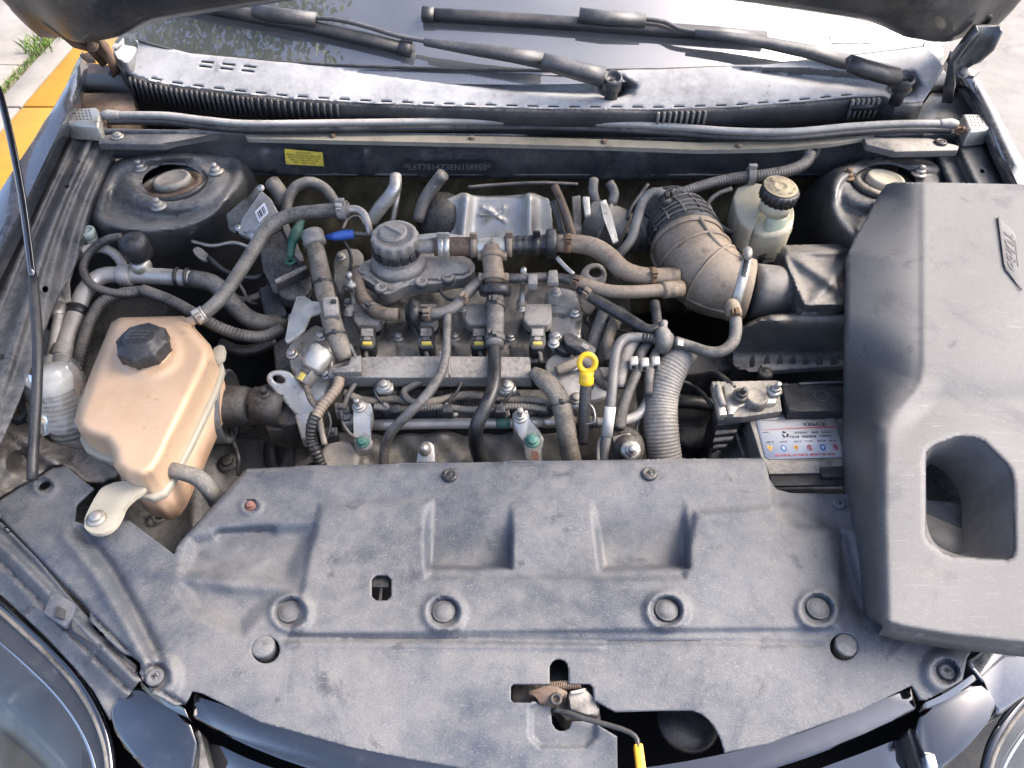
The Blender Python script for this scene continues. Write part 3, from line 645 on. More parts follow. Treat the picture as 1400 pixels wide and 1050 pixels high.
for u in list(range(178, 340, 7)) + list(range(344, 470, 9)) + list(range(900, 965, 8)) + list(range(1166, 1202, 7)):
    p = seam_at(u); bm = NB(); box(bm, p + V(0, -.007, -.020), X, Y, Z, .0020, .004, .018, 0); obj('slat', bm, 'black_clean' if u < 900 else 'dusty_plastic', cowl)
bm = NB(); slab(bm, [W(1165, 140, 1.02), W(1202, 138, 1.02), W(1202, 143, 1.02), W(1165, 145, 1.02)], .01, 0); obj('vent_recess', bm, 'black_clean', cowl)

Y0 = W(700, 95, 1.065).y; BOW = .236
def GW(u, v, lift=0.0):
    d = ray(u, v); a, b = .8, 4.0
    f = lambda t: (CAM_POS + d * t).z - (1.065 + .575 * ((CAM_POS + d * t).y - Y0 - BOW * (d.x * t) ** 2)) - lift
    for _ in range(50):
        m = (a + b) / 2
        if f(m) > 0: a = m
        else: b = m
    return CAM_POS + d * a
ws = thing('windscreen', 'dusty windscreen glass above the cowl reflecting sky and trees', 'windscreen', (700, 95, 1.0))
bm = NB(); rows = []
for i in range(17):
    s = i / 16 * 1.05 - .03
    rows.append([V(x * (1 - .10 * s), Y0 + BOW * x * x + .868 * s, 1.065 + .499 * s) for x in np.linspace(-.80, .84, 37)])
lines_loft(bm, rows)
for f in bm.faces:
    if f.normal.z < 0: f.normal_flip()
glass = obj('glass', bm, 'windscreen_glass', ws, smooth=80)
q = [GW(1138, 59, .0015), GW(1191, 59, .0015), GW(1190, 45, .0015), GW(1133, 47, .0015)]
bm = NB(); quadpatch(bm, q, [(0, 0), (1, 0), (1, 1), (0, 1)], .0005); sk = obj('sticker', bm, 'paper_white', ws, label='small pale rectangular sticker on the glass')
bm = NB()
for k in range(3): quadpatch(bm, q, [(.08, .22 + k * .24), (.9, .22 + k * .24), (.9, .28 + k * .24), (.08, .28 + k * .24)], .0012)
obj('printed_lines', bm, 'ink_grey', ws)
bm = NB(); tube(bm, [GW(u, v, .004) for u, v in reversed(base_line[1:-2])], .003, 8); obj('edge_seal', bm, 'rubber', ws)
dash = thing('dashboard', 'dark dashboard seen through the windscreen', 'dashboard', (700, 60, .9))
bm = NB(); rows = []
for yy, zz in ((1.40, .99), (1.48, 1.02), (1.7, 1.06), (1.95, 1.08), (2.05, 1.04), (2.08, .8), (2.9, .7), (2.95, 1.5)):
    rows.append([V(x, yy + .1 * x * x, zz) for x in np.linspace(-.8, .8, 15)])
lines_loft(bm, rows); obj('dash_top', bm, 'interior_dark', dash, smooth=50)
for f, (pl, cut) in enumerate([([(150, 66), (160, 50), (182, 42), (190, 60), (176, 84), (165, 84)], 0), ([(1263, 66), (1264, 48), (1286, 56), (1292, 72), (1284, 98), (1272, 90)], 1)]):
    bm = NB(); slab(bm, [W(u, v, 1.058) for u, v in chaikin(pl, 1)], .02, .006, 3); obj('pillar_corner', bm, 'cowl_plastic', cowl)

def wiper(label, pivot, head, arm, thin, blade, blk, shadow_r):
    t = thing('windscreen_wiper', label, 'wiper', W(pivot[0], pivot[1] + 14, 1.04), 'wipers resting on the windscreen')
    p = W(pivot[0], pivot[1], 1.075); k = mpp(p)
    bm = NB(); lathe(bm, p + Z * -.05, V(0, -.1, 1), [(9 * k, 0), (9 * k, .045)], 18); obj('spindle', bm, 'black_clean', t)
    bm = NB(); lathe(bm, p - Z * .012, V(0, -.35, 1), [(13 * k, -.012), (13.5 * k, .010), (12 * k, .014), (10 * k, .014), (9 * k, .008), (3 * k, .007)], 24); obj('pivot_cap', bm, 'wiper_black', t)
    def strap(bm, pts, ws_, hs):
        rings = []
        for i, pt in enumerate(pts):
            a, b = pts[max(0, i - 1)], pts[min(len(pts) - 1, i + 1)]; d = (b - a).normalized(); n = V(0, -.5, .87); sdir = d.cross(n).normalized(); n = sdir.cross(d).normalized()
            w, h = ws_[i], hs[i]
            rings.append([pt + sdir * (w * x) + n * (h * y) for x, y in ((-1, -1), (-1, .3), (-.8, .75), (-.4, 1), (.4, 1), (.8, .75), (1, .3), (1, -1))])
        loft(bm, rings)
    hp = [W(u, v, z) for u, v, z in head]; bm = NB(); strap(bm, hp, [.015, .014, .0135, .0125], [.011, .011, .010, .009]); obj('arm_head', bm, 'wiper_black', t)
    ap = [GW(u, v, l) for u, v, l in arm]; n = len(ap); bm = NB(); strap(bm, ap, [.0135 - .0075 * i / (n - 1) for i in range(n)], [.009 - .005 * i / (n - 1) for i in range(n)]); obj('arm', bm, 'wiper_black', t)
    bm = NB(); tube(bm, [GW(u, v, l) for u, v, l in thin], .0042, 8); obj('arm_tip', bm, 'wiper_black', t)
    bp = [GW(u, v, l) for u, v, l in blade]; bm = NB(); strap(bm, bp, [.011] * len(bp), [.006] * len(bp)); bl = obj('blade', bm, 'black_clean', t)
    bm = NB(); strap(bm, [q + V(0, .002, -.010) for q in bp], [.002] * len(bp), [.008] * len(bp)); obj('rubber_lip', bm, 'rubber', bl)
    d = (bp[1] - bp[0]).normalized()
    bm = NB(); strap(bm, [bp[0] - d * .004, bp[0] + d * .018], [.013, .013], [.008, .008]); obj('end_cap', bm, 'black_clean', bl)
    bm = NB(); strap(bm, [GW(u, v, l) for u, v, l in blk], [.012] * len(blk), [.009] * len(blk)); obj('blade_clamp', bm, 'wiper_black', t)
wiper('long wiper with its pivot in the middle of the cowl', (838, 104), [(826, 104, 1.078), (800, 98, 1.085), (768, 89, 1.094), (742, 82, 1.10)],
      [(742, 81, .034), (700, 74, .036), (650, 67, .036), (610, 61, .034), (580, 57, .032)], [(585, 57, .03), (540, 48, .028), (500, 36, .028), (460, 27, .028), (420, 24, .026)],
      [(560, 66, .016), (500, 52, .016), (420, 34, .016), (300, 12, .018), (200, -8, .018)], [(348, 14, .028), (380, 20, .03), (432, 26, .028)], 0)
wiper('wiper with its pivot beside the open hood hinge and blade lying across the glass', (1238, 104), [(1226, 103, 1.078), (1200, 97, 1.09), (1180, 91, 1.10), (1162, 85, 1.11)],
      [(1162, 84, .034), (1110, 70, .036), (1050, 58, .036), (1000, 50, .034), (950, 45, .032)], [(960, 45, .03), (930, 40, .03), (908, 30, .03), (880, 26, .03), (860, 24, .028)],
      [(580, 18, .016), (660, 22, .016), (780, 30, .016), (880, 37, .016), (980, 44, .016), (1048, 50, .016)], [(792, 20, .03), (830, 24, .031), (882, 27, .029)], 0)

seal = thing('hood_seal', 'long grey rubber seal strip along the front of the cowl', 'seal strip', (700, 165, .985))
sp = [(148, 158, 1.005), (185, 158, 1.005), (230, 159, 1.005), (280, 165, 1.003), (340, 170, 1.002), (460, 169, 1.002), (600, 167, 1.002), (760, 167, 1.002), (900, 173, 1.002), (1000, 180, 1.002), (1080, 181, 1.002), (1160, 174, 1.003), (1230, 170, 1.005), (1300, 170, 1.005)]
bm = NB(); tube(bm, sp, .0074, 14, step=.012); obj('bulb', bm, 'seal_rubber', seal)
bm = NB(); tube(bm, [(u, v + 8, z - .008) for u, v, z in sp], .0062, 10, step=.012); obj('channel', bm, 'rubber', seal)
for e in (0, -1):
    p = W(*sp[e]); s = 1 if e == 0 else -1
    bm = NB(); tube(bm, [p + V(-.012 * s, 0, .0), p, p + V(.022 * s, 0, 0)], [.006, .0105, .008], 12); obj('end_plug', bm, 'seal_rubber', seal)
    bm = NB(); hexbolt(bm, p + V(-.014 * s, -.01, -.008), V(0, -.6, .8), .006, .008, stud=.006); obj('end_screw', bm, 'rusty', seal)

# ================================================================== RAISED HOOD
hood = thing('hood', 'dark raised hood seen from below above the windscreen', 'hood', V(0, 1.36, 1.05))
def hoodpt(s, t, lift=0.0):
    x = s * (.875 + .03 * t); a = abs(s)
    e = 1 - sm(np.array(a), .80, 1.0) * .0
    yb = 1.245 + .165 * a ** 2.4; zb = 1.236 - .166 * a ** 1.6
    corner = max(0.0, a - .93) / .07
    tt = t + .05 * corner ** 2 * (1 - t)
    d = V(0, -.50, .866); n = V(0, -.866, -.50)
    crown = -.04 * (1 - a * a) * math.sin(math.pi * min(1, t + .15))
    return V(x, yb, zb) + d * (tt * .96) + n * (lift + crown * .5 * min(1, t * 4))
bm = NB(); lines_loft(bm, [[hoodpt(s, t, -.018) for s in np.linspace(-1, 1, 61)] for t in np.linspace(0, 1, 24)])
obj('outer_skin', bm, 'body_paint', hood, smooth=60, solid=.002)
def inner_lift(s, t):
    a = abs(s); l = .002
    rail_ = lambda x, c, w: math.exp(-((x - c) / w) ** 4)
    l += .020 * rail_(t, .085, .06) + .022 * rail_(a, .80 - .1 * t, .09) * (t < .95) + .018 * rail_(s, (t - .1) * .6, .05) + .018 * rail_(s, -(t - .1) * .6, .05) + .02 * rail_(t, .92, .06)
    edge = min((1 - a) / .05, t / .03, (1 - t) / .03, 1); return l * max(0, edge) - .012 * (1 - max(0, edge))
bm = NB(); lines_loft(bm, [[hoodpt(s, t, inner_lift(s, t)) for s in np.linspace(-.985, .985, 121)] for t in np.linspace(.012, .985, 70)])
obj('inner_frame', bm, 'hood_paint', hood, smooth=45, solid=.0015)
for s in (-1, 1):
    # hinge: a bent rusty arm from the hood down to the pocket
    if s < 0: pa = [(66, 16, 1.165), (88, 28, 1.15), (112, 50, 1.115), (134, 68, 1.085), (150, 96, 1.03)]; m = 'rusty_brown'
    else: pa = [(1352, 40, 1.155), (1338, 62, 1.125), (1320, 82, 1.095), (1308, 104, 1.06), (1300, 130, 1.0)]; m = 'bay_paint'
    pw = PTS(pa); rings = []
    for i, p in enumerate(pw):
        d = (pw[min(i + 1, 4)] - pw[max(0, i - 1)]).normalized(); w = (.022, .026, .024, .018, .016)[i]
        c = d.cross(V(0, -.7, .7)).normalized(); n = c.cross(d)
        rings.append([p + c * x * w + n * y * .012 for x, y in ((-1, -1), (1, -1), (1, .5), (.75, .5), (.75, -.5), (-.75, -.5), (-.75, .5), (-1, .5))])
    bm = NB(); loft(bm, rings); h = obj('hinge', bm, m, hood, smooth=30)
    bm = NB(); pl = [(108, 74, 1.05), (124, 70, 1.055), (130, 82, 1.045), (118, 82, 1.04)] if s < 0 else [(1322, 92, 1.06), (1340, 96, 1.05), (1332, 104, 1.05), (1318, 102, 1.05)]
    slab(bm, PTS(pl), .006, .001); obj('hinge_stop', bm, m, h)
    bm = NB(); hexbolt(bm, pw[3] + V(0, -.012, .012), V(0, -.7, .7), .008); obj('bolt', bm, m, h)
bm = NB(); tube(bm, [WY(78, 20, 1.335), WY(110, 8, 1.34), WY(150, -8, 1.345)], .012, 12); obj('support_strut', bm, 'rusty', hood)
bm = NB(); p = WY(1341, 28, 1.315); lathe(bm, p, V(0, -.87, -.5), [(.016, -.004), (.018, .003), (.013, .004), (.012, -.002)], 20); obj('drain_grommet', bm, 'rubber', hood)

rod = thing('prop_rod', 'slim black prop rod holding the hood up', 'prop rod', (44, 655, .86))
rp = [(44, 656, .865), (46, 610, .885), (51, 520, .935), (51, 460, .965), (45, 380, 1.005), (32, 280, 1.06), (17, 200, 1.105), (0, 130, 1.145), (-14, 100, 1.16)]
bm = NB(); tube(bm, rp[4:], .0052, 12, step=.012); obj('upper_rod', bm, 'gloss_black', rod)
bm = NB(); tube(bm, rp[:5], .0068, 12, step=.012); obj('sleeve', bm, 'black_clean', rod)
pe = W(*rp[-1]); bm = NB(); tube(bm, [pe, pe + V(-.03, .08, .055), V(-.84, 1.33, 1.26)], .0052, 10); obj('rod_end', bm, 'gloss_black', rod)

# ================================================================== TREE over the pavement, mirrored in the windscreen
tr = thing('tree', 'leafy green street tree reaching over the car, mirrored in the windscreen', 'tree', V(-3.3, 3.4, .1))
bm = NB(); tube(bm, [V(-3.3, 3.4, .1), V(-3.25, 3.38, 1.5), V(-3.1, 3.3, 3.0), V(-2.7, 3.15, 4.2), V(-2.1, 2.9, 5.0)], [.17, .14, .12, .09, .05], 14, step=.15); obj('trunk', bm, 'bark', tr)
limbs = [((-3.1, 3.3, 3.0), (-2.7, 2.7, 4.0), (-2.1, 2.2, 4.7)), ((-2.9, 3.2, 3.6), (-2.3, 3.0, 4.6), (-1.9, 2.7, 5.2)), ((-3.1, 3.3, 3.0), (-3.8, 3.0, 4.0), (-4.3, 2.5, 4.8)), ((-2.7, 3.15, 4.2), (-2.8, 3.9, 5.2), (-2.6, 4.4, 5.8))]
for l in limbs:
    bm = NB(); tube(bm, [V(*p) for p in l], [.07, .045, .018], 8, step=.15); obj('limb', bm, 'bark', tr)
rt = random.Random(4)
cl_ = [V(-2.0, 2.1, 4.7), V(-2.1, 2.7, 5.0), V(-2.6, 2.0, 4.6), V(-2.7, 2.6, 4.9), V(-3.2, 2.2, 4.7), V(-3.3, 2.9, 5.2), V(-3.8, 2.4, 4.7), V(-4.3, 2.6, 4.9), V(-2.5, 3.5, 5.5), V(-3.2, 3.8, 5.6), V(-4.0, 3.4, 5.3), V(-2.6, 4.3, 5.7), V(-3.5, 1.7, 4.5)]
lv = []; lf = []
for c in cl_:
    for i in range(620):
        p = c + V(rt.gauss(0, .27), rt.gauss(0, .27), rt.gauss(0, .2)); a = V(rt.gauss(0, 1), rt.gauss(0, 1), rt.gauss(0, .5)).normalized(); b = a.cross(V(rt.gauss(0, 1), rt.gauss(0, 1), rt.gauss(0, 1))).normalized(); l = rt.uniform(.022, .048)
        n = len(lv); lv += [p - a * l, p + b * l * .5, p + a * l, p - b * l * .5]; lf.append((n, n + 1, n + 2, n + 3))
lm = bpy.data.meshes.new('crown'); o0 = org(tr); lm.from_pydata([q - o0 for q in lv], [], lf); lm.materials.append(MT['leaf']); link_obj('crown', lm, tr)
# ================================================================== RADIATOR COVER
def C8(x, y): return (680 + x / 4.242, 880 + y / 4.242)
c_out = [(336, 641), (420, 637), (560, 634), (700, 631), (880, 628), (1043, 626), (1049, 640), (1052, 655), (1062, 669), (1080, 674), (1200, 676), (1330, 690), (1372, 760), (1368, 850), (1335, 878), (1322, 900), (1316, 930),
         (1290, 945), (1267, 957), (1258, 957), (1247, 937), (1175, 972), (1050, 1017), (900, 1048), (760, 1062), (640, 1052), (560, 1038), (470, 1019), (357, 988), (276, 948), (262, 945), (253, 964), (236, 960), (212, 946),
         (196, 931), (191, 906), (150, 874), (127, 853), (121, 836), (95, 810), (48, 760), (0, 712), (-60, 650), (-10, 690), (30, 664), (72, 640), (90, 637), (128, 668), (104, 690), (102, 712), (122, 722), (150, 716), (176, 711), (205, 733), (238, 758), (244, 742)]
latch_hole = [C8(*p) for p in [(303, 235), (303, 130), (318, 104), (340, 90), (365, 88), (390, 98), (406, 118), (412, 145), (412, 232), (535, 234), (553, 250), (562, 330), (685, 398), (950, 390), (1130, 390), (1180, 408), (1225, 442), (1265, 495), (1295, 555), (1320, 640), (1338, 740), (1345, 900),
              (700, 900), (694, 538), (545, 450), (432, 450), (420, 490), (395, 505), (365, 508), (335, 494), (316, 460), (308, 345), (92, 341), (78, 325), (78, 250), (92, 235)]]
def rect(u0, v0, u1, v1, r=4):
    return [(u0 + r, v0), (u1 - r, v0), (u1, v0 + r), (u1, v1 - r), (u1 - r, v1), (u0 + r, v1), (u0, v1 - r), (u0, v0 + r)]
peg = rect(508, 786, 535, 821, 6)
plugs = [(363, 888), (1154, 884)]; buttons = [(397, 837), (607, 837), (911, 835), (1118, 833)]
arm_hole = circ(61, 664, 8, 5, 14, -.4)
rec1 = [(581, 684), (700, 682), (698, 777), (583, 777)]; rec2 = [(808, 680), (936, 676), (941, 776), (822, 779)]
padA = [(438, 690), (590, 684), (585, 790), (700, 790), (812, 790), (830, 790), (935, 790), (950, 700), (1080, 690), (1150, 730), (1150, 860), (400, 868), (425, 740)]
pocket = [(262, 738), (350, 722), (428, 722), (412, 760), (398, 800), (358, 832), (330, 862), (268, 838), (246, 800)]
groove = [(110, 725), (150, 775), (190, 845), (218, 905)]
def zcover(U, Vv):
    z = .850 - .030 * sm(Vv, 890, 1080) - .012 * sm(250 - U, 0, 250) + .0 * U
    z = z + .006 * sm(Vv, 700, 640)
    n = .0016 * np.sin(U * .021 + 1.7 * np.sin(Vv * .017)) + .0012 * np.sin(Vv * .043 + U * .012)
    z = z + n
    for r in (rec1, rec2):
        s = sdist(U, Vv, r); z = z - .030 * sm(-s, -4, 6) * sm(Vv, 676, 768)
    s = sdist(U, Vv, padA); z = z + .007 * sm(-s, -5, 6)
    s = sdist(U, Vv, pocket); z = z - .015 * sm(-s, -12, 14) * (1 - .75 * np.exp(-((Vv - 795 - .1 * (U - 300)) / 14) ** 2)) + .004 * sm(-s, 30, 60)
    z = z - .010 * np.exp(-(pdist(U, Vv, groove, False) / 9) ** 2) + .007 * np.exp(-(pdist(U, Vv, [(90, 735), (130, 785), (168, 850), (196, 900)], False) / 10) ** 2)
    z = z - .008 * np.exp(-(pdist(U, Vv, [(300, 730), (370, 727)], False) / 6) ** 2)
    # long pressed crease
    yl = 872 + .010 * (U - 400)
    z = z - .0035 * np.exp(-((Vv - yl) / 3.0) ** 2) * sm(U, 385, 400) * sm(-U, -1130, -1110) + .003 * np.exp(-((Vv - yl - 9) / 4) ** 2) * sm(U, 385, 400) * sm(-U, -830, -815)
    for a, b in buttons:
        r = np.hypot(U - a, (Vv - b) * 1.06); z = z + .006 * np.exp(-((r - 25) / 6) ** 2) - .007 * (1 - sm(r, 17, 23))
    for a, b, q in ((213, 925, 20), (1293, 918, 18)):
        r = np.hypot(U - a, (Vv - b) * 1.05); z = z + .008 * (1 - sm(r, q + 4, q + 22)) - .012 * (1 - sm(r, q - 4, q + 1))
    for a, b, q in ((343, 692, 12), (61, 664, 14)):
        r = np.hypot(U - a, (Vv - b) * 1.15); z = z + .004 * np.exp(-((r - q) / 4) ** 2) - .003 * (1 - sm(r, q - 5, q))
    # the shallow tray below the latch and the step beside the battery
    s = sdist(U, Vv, rect(724, 955, 816, 1022, 14)); z = z - .007 * sm(-s, -3, 5)
    s = sdist(U, Vv, [(1052, 640), (1250, 640), (1250, 722), (1085, 722), (1060, 700)]); z = z - .010 * sm(-s, -5, 6)
    z = z - .012 * np.exp(-(pdist(U, Vv, [(1148, 735), (1165, 800), (1180, 838)], False) / 11) ** 2)
    # rolled rear edge
    s = pdist(U, Vv, [(244, 742), (336, 641), (1043, 626)], False); z = z - .006 * (1 - sm(s, 0, 6))
    s = pdist(U, Vv, [(0, 712), (48, 760), (121, 836), (191, 906), (196, 931), (253, 964)], False); z = z - .006 * (1 - sm(s, 0, 5))
    return z
cover = thing('radiator_cover', 'wide dusty black plastic cover over the radiator with two square pockets', 'radiator cover', (700, 850, .80))
bm = NB(); sheet(bm, c_out, zcover, holes=[latch_hole, peg, arm_hole] + [circ(u, v, 19.5, 19, 28) for u, v in plugs], step=3.3, jit=.04); obj('panel', bm, 'cover_plastic', cover, smooth=80, solid=.0035)
def zc(u, v): return float(zcover(np.array([float(u)]), np.array([float(v)]))[0])
for u, v in buttons:
    p = W(u, v, zc(u, v) + .0015); k = mpp(p); bm = NB()
    lathe(bm, p, Z, [(16 * k, 0), (16 * k, .002), (15 * k, .0035), (14 * k, .0028), (13 * k, .0042), (4 * k, .0052)], 26); obj('button_clip', bm, 'cover_plastic', cover)
for u, v, m in ((plugs[0][0] - 3, plugs[0][1] - 3, 'cover_plastic'), (plugs[1][0] + 3, plugs[1][1] - 1, 'dusty_plastic')):
    p = W(u, v, .846); k = mpp(p); bm = NB(); lathe(bm, p - Z * .03, Z, [(16.5 * k, 0), (16.5 * k, .03), (15.5 * k, .0335), (13 * k, .0345), (4 * k, .035)], 26); obj('buffer_stop', bm, m, cover)
for u, v, r, m in ((615, 650, 11, 'black_plastic'), (888, 648, 11, 'black_plastic'), (213, 926, 13, 'cover_plastic'), (1294, 919, 12, 'cover_plastic'), (1147, 689, 9, 'cover_plastic')):
    p = W(u, v, zc(u, v) + .001); k = mpp(p); bm = NB(); clip_head(bm, p, Z, r * k); c = obj('push_clip', bm, m, cover)
    bm = NB(); cross_mark(bm, p + Z * (r * k * .36), Z, r * k * .30); obj('cross_slot', bm, 'void_black', c)
p = W(343, 692, zc(343, 692) + .001); bm = NB(); hexbolt(bm, p, Z, 6 * mpp(p), .006, 1.3); obj('bolt', bm, 'red_dirt', cover, label='small rusty red bolt')
p = W(521, 796, .845); bm = NB(); box(bm, p, X, Y, Z, 12 * mpp(p), 9 * mpp(p), .003, .001); box(bm, p + V(.001, -.012, -.006), X, Y, Z, .002, .012, .006, .001); box(bm, p + V(0, .007, .003), X, Y, Z, .010, .002, .002, .0005); obj('snap_hook', bm, 'black_clean', cover)

# ================================================================== HOOD LATCH
la = thing('hood_latch', 'hood latch in the cover opening with an orange tipped release lever', 'latch', (770, 950, .80))
bm = NB(); slab(bm, PTS([(700, 935, .822), (815, 935, .822), (822, 985, .818), (772, 985, .818), (760, 966, .822), (700, 962, .822)]), .03, .002); obj('base_plate', bm, 'dark_cast', la)
bm = NB(); slab(bm, PTS([(722, 944, .842), (745, 938, .845), (757, 936, .846), (776, 945, .846), (775, 950, .846), (766, 952, .846), (764, 962, .844), (737, 962, .84), (733, 950, .842), (724, 951, .842)]), .010, .0015); obj('catch_hook', bm, 'rusty_brown', la)
bm = NB(); lathe(bm, W(760, 956, .846), V(0, -.15, 1), [(.006, -.004), (.007, .002), (.004, .003), (.0035, -.002)], 16); obj('pivot_bush', bm, 'dark_cast', la)
bm = NB(); slab(bm, PTS([(776, 947, .840), (801, 938, .842), (809, 956, .838), (821, 968, .834), (818, 979, .830), (805, 977, .832), (780, 970, .836)]), .022, .003); obj('lock_housing', bm, 'dusty_plastic', la)
bm = NB(); slab(bm, PTS([(779, 945, .845), (796, 941, .846), (800, 945, .846), (781, 949, .845)]), .004, .001); obj('pawl', bm, 'plated', la)
bm = NB(); h0, h1 = W(752, 938, .838), W(794, 936, .838)
hx = [h0.lerp(h1, i / 160) + V(0, .0045 * math.cos(i * .7), .0045 * math.sin(i * .7)) for i in range(161)]; tube(bm, hx, .0009, 5, step=.01); obj('spring', bm, 'rusty_brown', la)
bm = NB(); tube(bm, [(757, 971, .835), (775, 974, .838), (800, 983, .842), (838, 993, .846), (862, 1002, .848), (871, 1011, .848), (872, 1022, .847)], .0028, 10, step=.004); obj('lever_rod', bm, 'black_clean', la)
bm = NB(); slab(bm, PTS([(867, 1016, .850), (879, 1015, .850), (886, 1066, .846), (873, 1068, .846)]), .008, .002); obj('lever_grip', bm, 'orange_plastic', la, label='orange plastic grip of the release lever')
bm = NB(); slab(bm, PTS([(740, 905, .80), (790, 905, .80), (790, 932, .80), (740, 932, .80)]), .02, .004); obj('lock_bracket', bm, 'black_clean', la)
bm = NB(); lathe(bm, W(940, 985, .79), Z, [(.036, 0), (.034, .004), (.02, .006)], 24); obj('horn_disc', bm, 'black_clean', la)

# ================================================================== GRILLE AND FRONT TRIM
gr = thing('front_grille', 'glossy black grille trim along the front edge of the radiator cover', 'grille', (700, 1050, .74))
def strip(name, top, bot, h, mat, par, bev=.003, sm_=3):
    t = rs(top, 26); b = rs(bot, 26); bm = NB(); slab(bm, [W(*p) for p in t] + [W(*p) for p in b[::-1]], h, bev, 3); return obj(name, bm, mat, par)
strip('upper_bar', [(264, 946, .832), (357, 985, .828), (470, 1016, .824), (600, 1037, .822), (760, 1057, .82), (900, 1047, .822), (1050, 1016, .825), (1175, 971, .829), (1246, 937, .832)],
      [(262, 980, .824), (345, 1019, .818), (440, 1052, .814), (600, 1086, .81), (760, 1100, .81), (900, 1090, .81), (1050, 1050, .815), (1160, 1012, .82), (1254, 969, .824)], .012, 'gloss_black', gr)
strip('upper_lip', [(190, 930, .838), (215, 951, .837), (252, 968, .836)], [(194, 941, .834), (216, 959, .832), (258, 982, .83)], .012, 'gloss_black', gr, .002)
strip('upper_lip', [(1262, 962, .836), (1295, 946, .837), (1331, 921, .838)], [(1262, 970, .83), (1297, 955, .832), (1336, 929, .834)], .012, 'gloss_black', gr, .002)
bm = NB(); slab(bm, PTS(chaikin([(186, 932, .826), (160, 953, .818), (148, 972, .812), (158, 1008, .80), (205, 1062, .785), (262, 1068, .782), (272, 996, .812), (230, 968, .822)], 1)), .04, .008, 3); obj('end_trim', bm, 'gloss_black', gr)
bm = NB(); slab(bm, PTS(chaikin([(1336, 928, .826), (1362, 952, .816), (1362, 972, .812), (1330, 1014, .80), (1280, 1062, .785), (1268, 1040, .79), (1246, 984, .812), (1290, 958, .822)], 1)), .04, .008, 3); obj('end_trim', bm, 'gloss_black', gr)
strip('lower_bar', [(285, 1012, .775), (380, 1052, .765), (600, 1110, .75), (760, 1125, .75)], [(290, 1060, .75), (380, 1110, .74), (600, 1160, .73), (760, 1175, .73)], .02, 'gloss_black', gr)
strip('lower_bar', [(1238, 1006, .775), (1150, 1040, .765), (1000, 1090, .75), (780, 1125, .75)], [(1240, 1060, .75), (1150, 1100, .74), (1000, 1140, .73), (780, 1175, .73)], .02, 'gloss_black', gr)
bm = NB(); slab(bm, [V(-.42, .42, .60), V(.48, .42, .60), V(.48, -.02, .42), V(-.42, -.02, .42)], .05, 0); obj('grille_shade', bm, 'opening_shade', gr)  # sheet added so the grille opening reads as shaded
bm = NB(); slab(bm, PTS([(268, 994, .80), (274, 1000, .80), (290, 1064, .77), (270, 1064, .77)]), .03, .003); obj('end_rib', bm, 'dusty_plastic', gr)
bm = NB(); slab(bm, PTS([(1246, 992, .80), (1240, 1000, .80), (1262, 1064, .77), (1276, 1064, .77)]), .03, .003); obj('end_rib', bm, 'black_clean', gr)
bm = NB(); slab(bm, PTS([(1264, 1032, .80), (1278, 1030, .80), (1284, 1050, .795), (1270, 1054, .795)]), .01, .002); obj('bright_insert', bm, 'chrome', gr)

# ================================================================== BUMPER EDGES AND HEADLIGHTS
bu = thing('bumper_edge', 'dusty black bumper edge panel beside the radiator cover with clips', 'bumper', (90, 850, .74), 'bumper edge panels')
def zb(U, Vv):
    l = [(-60, 660), (0, 728), (48, 775), (121, 850), (190, 918)]
    d = pdist(U, Vv, l, False); z = .832 - .02 * sm(d, 22, 60) - .02 * sm(d, 60, 110)
    z = z + .010 * np.exp(-((d - 12) / 7) ** 2) - .008 * np.exp(-((d - 28) / 4) ** 2) + .003 * np.sin(U * .08 + Vv * .05) * sm(d, 30, 50)
    for a, b in (((30, 872 - 30), (45, 828)), ((118, 905), (140, 882))):
        z = z + .007 * np.exp(-(pdist(U, Vv, [a, b], False) / 2.2) ** 2)
    return z
bm = NB(); sheet(bm, [(-90, 640), (0, 716), (50, 766), (95, 818), (121, 846), (132, 862), (186, 910), (192, 930), (176, 950), (150, 985), (128, 945), (104, 915), (60, 868), (0, 812), (-110, 700)], zb, step=3, jit=.04, holes=[rect(64, 834, 74, 846, 2)]); obj('edge_panel', bm, 'cover_plastic', bu, smooth=80, solid=.003)
bm = NB(); slab(bm, PTS([(72, 806, .846), (104, 826, .846), (100, 842, .844), (88, 858, .84), (58, 838, .842)]), .006, .002); obj('clip_plate', bm, 'cover_plastic', bu)
bm = NB(); slab(bm, PTS([(77, 828, .8475), (88, 832, .8475), (86, 846, .8465), (75, 842, .8465)]), .004, .0005); obj('clip_slot', bm, 'void_black', bu)
bm = NB(); slab(bm, PTS([(96, 848, .841), (104, 850, .841), (186, 914, .838), (184, 922, .837), (98, 862, .838)]), .006, .002); obj('clip_rail', bm, 'black_plastic', bu)
bu2 = thing('bumper_edge', 'dark bumper edge under the loose engine cover by the corner headlight', 'bumper', (1380, 930, .74), 'bumper edge panels')
bm = NB(); slab(bm, PTS(chaikin([(1318, 895, .83), (1345, 868, .83), (1480, 850, .82), (1480, 905, .81), (1400, 950, .80), (1362, 985, .80), (1362, 950, .81), (1336, 922, .825)], 1)), .05, .006, 3); obj('edge_panel', bm, 'body_paint', bu2)
bm = NB(); tube(bm, [(1322, 905, .838), (1345, 888, .838), (1375, 870, .838)], .003, 8); obj('clip_rail', bm, 'rubber', bu2)

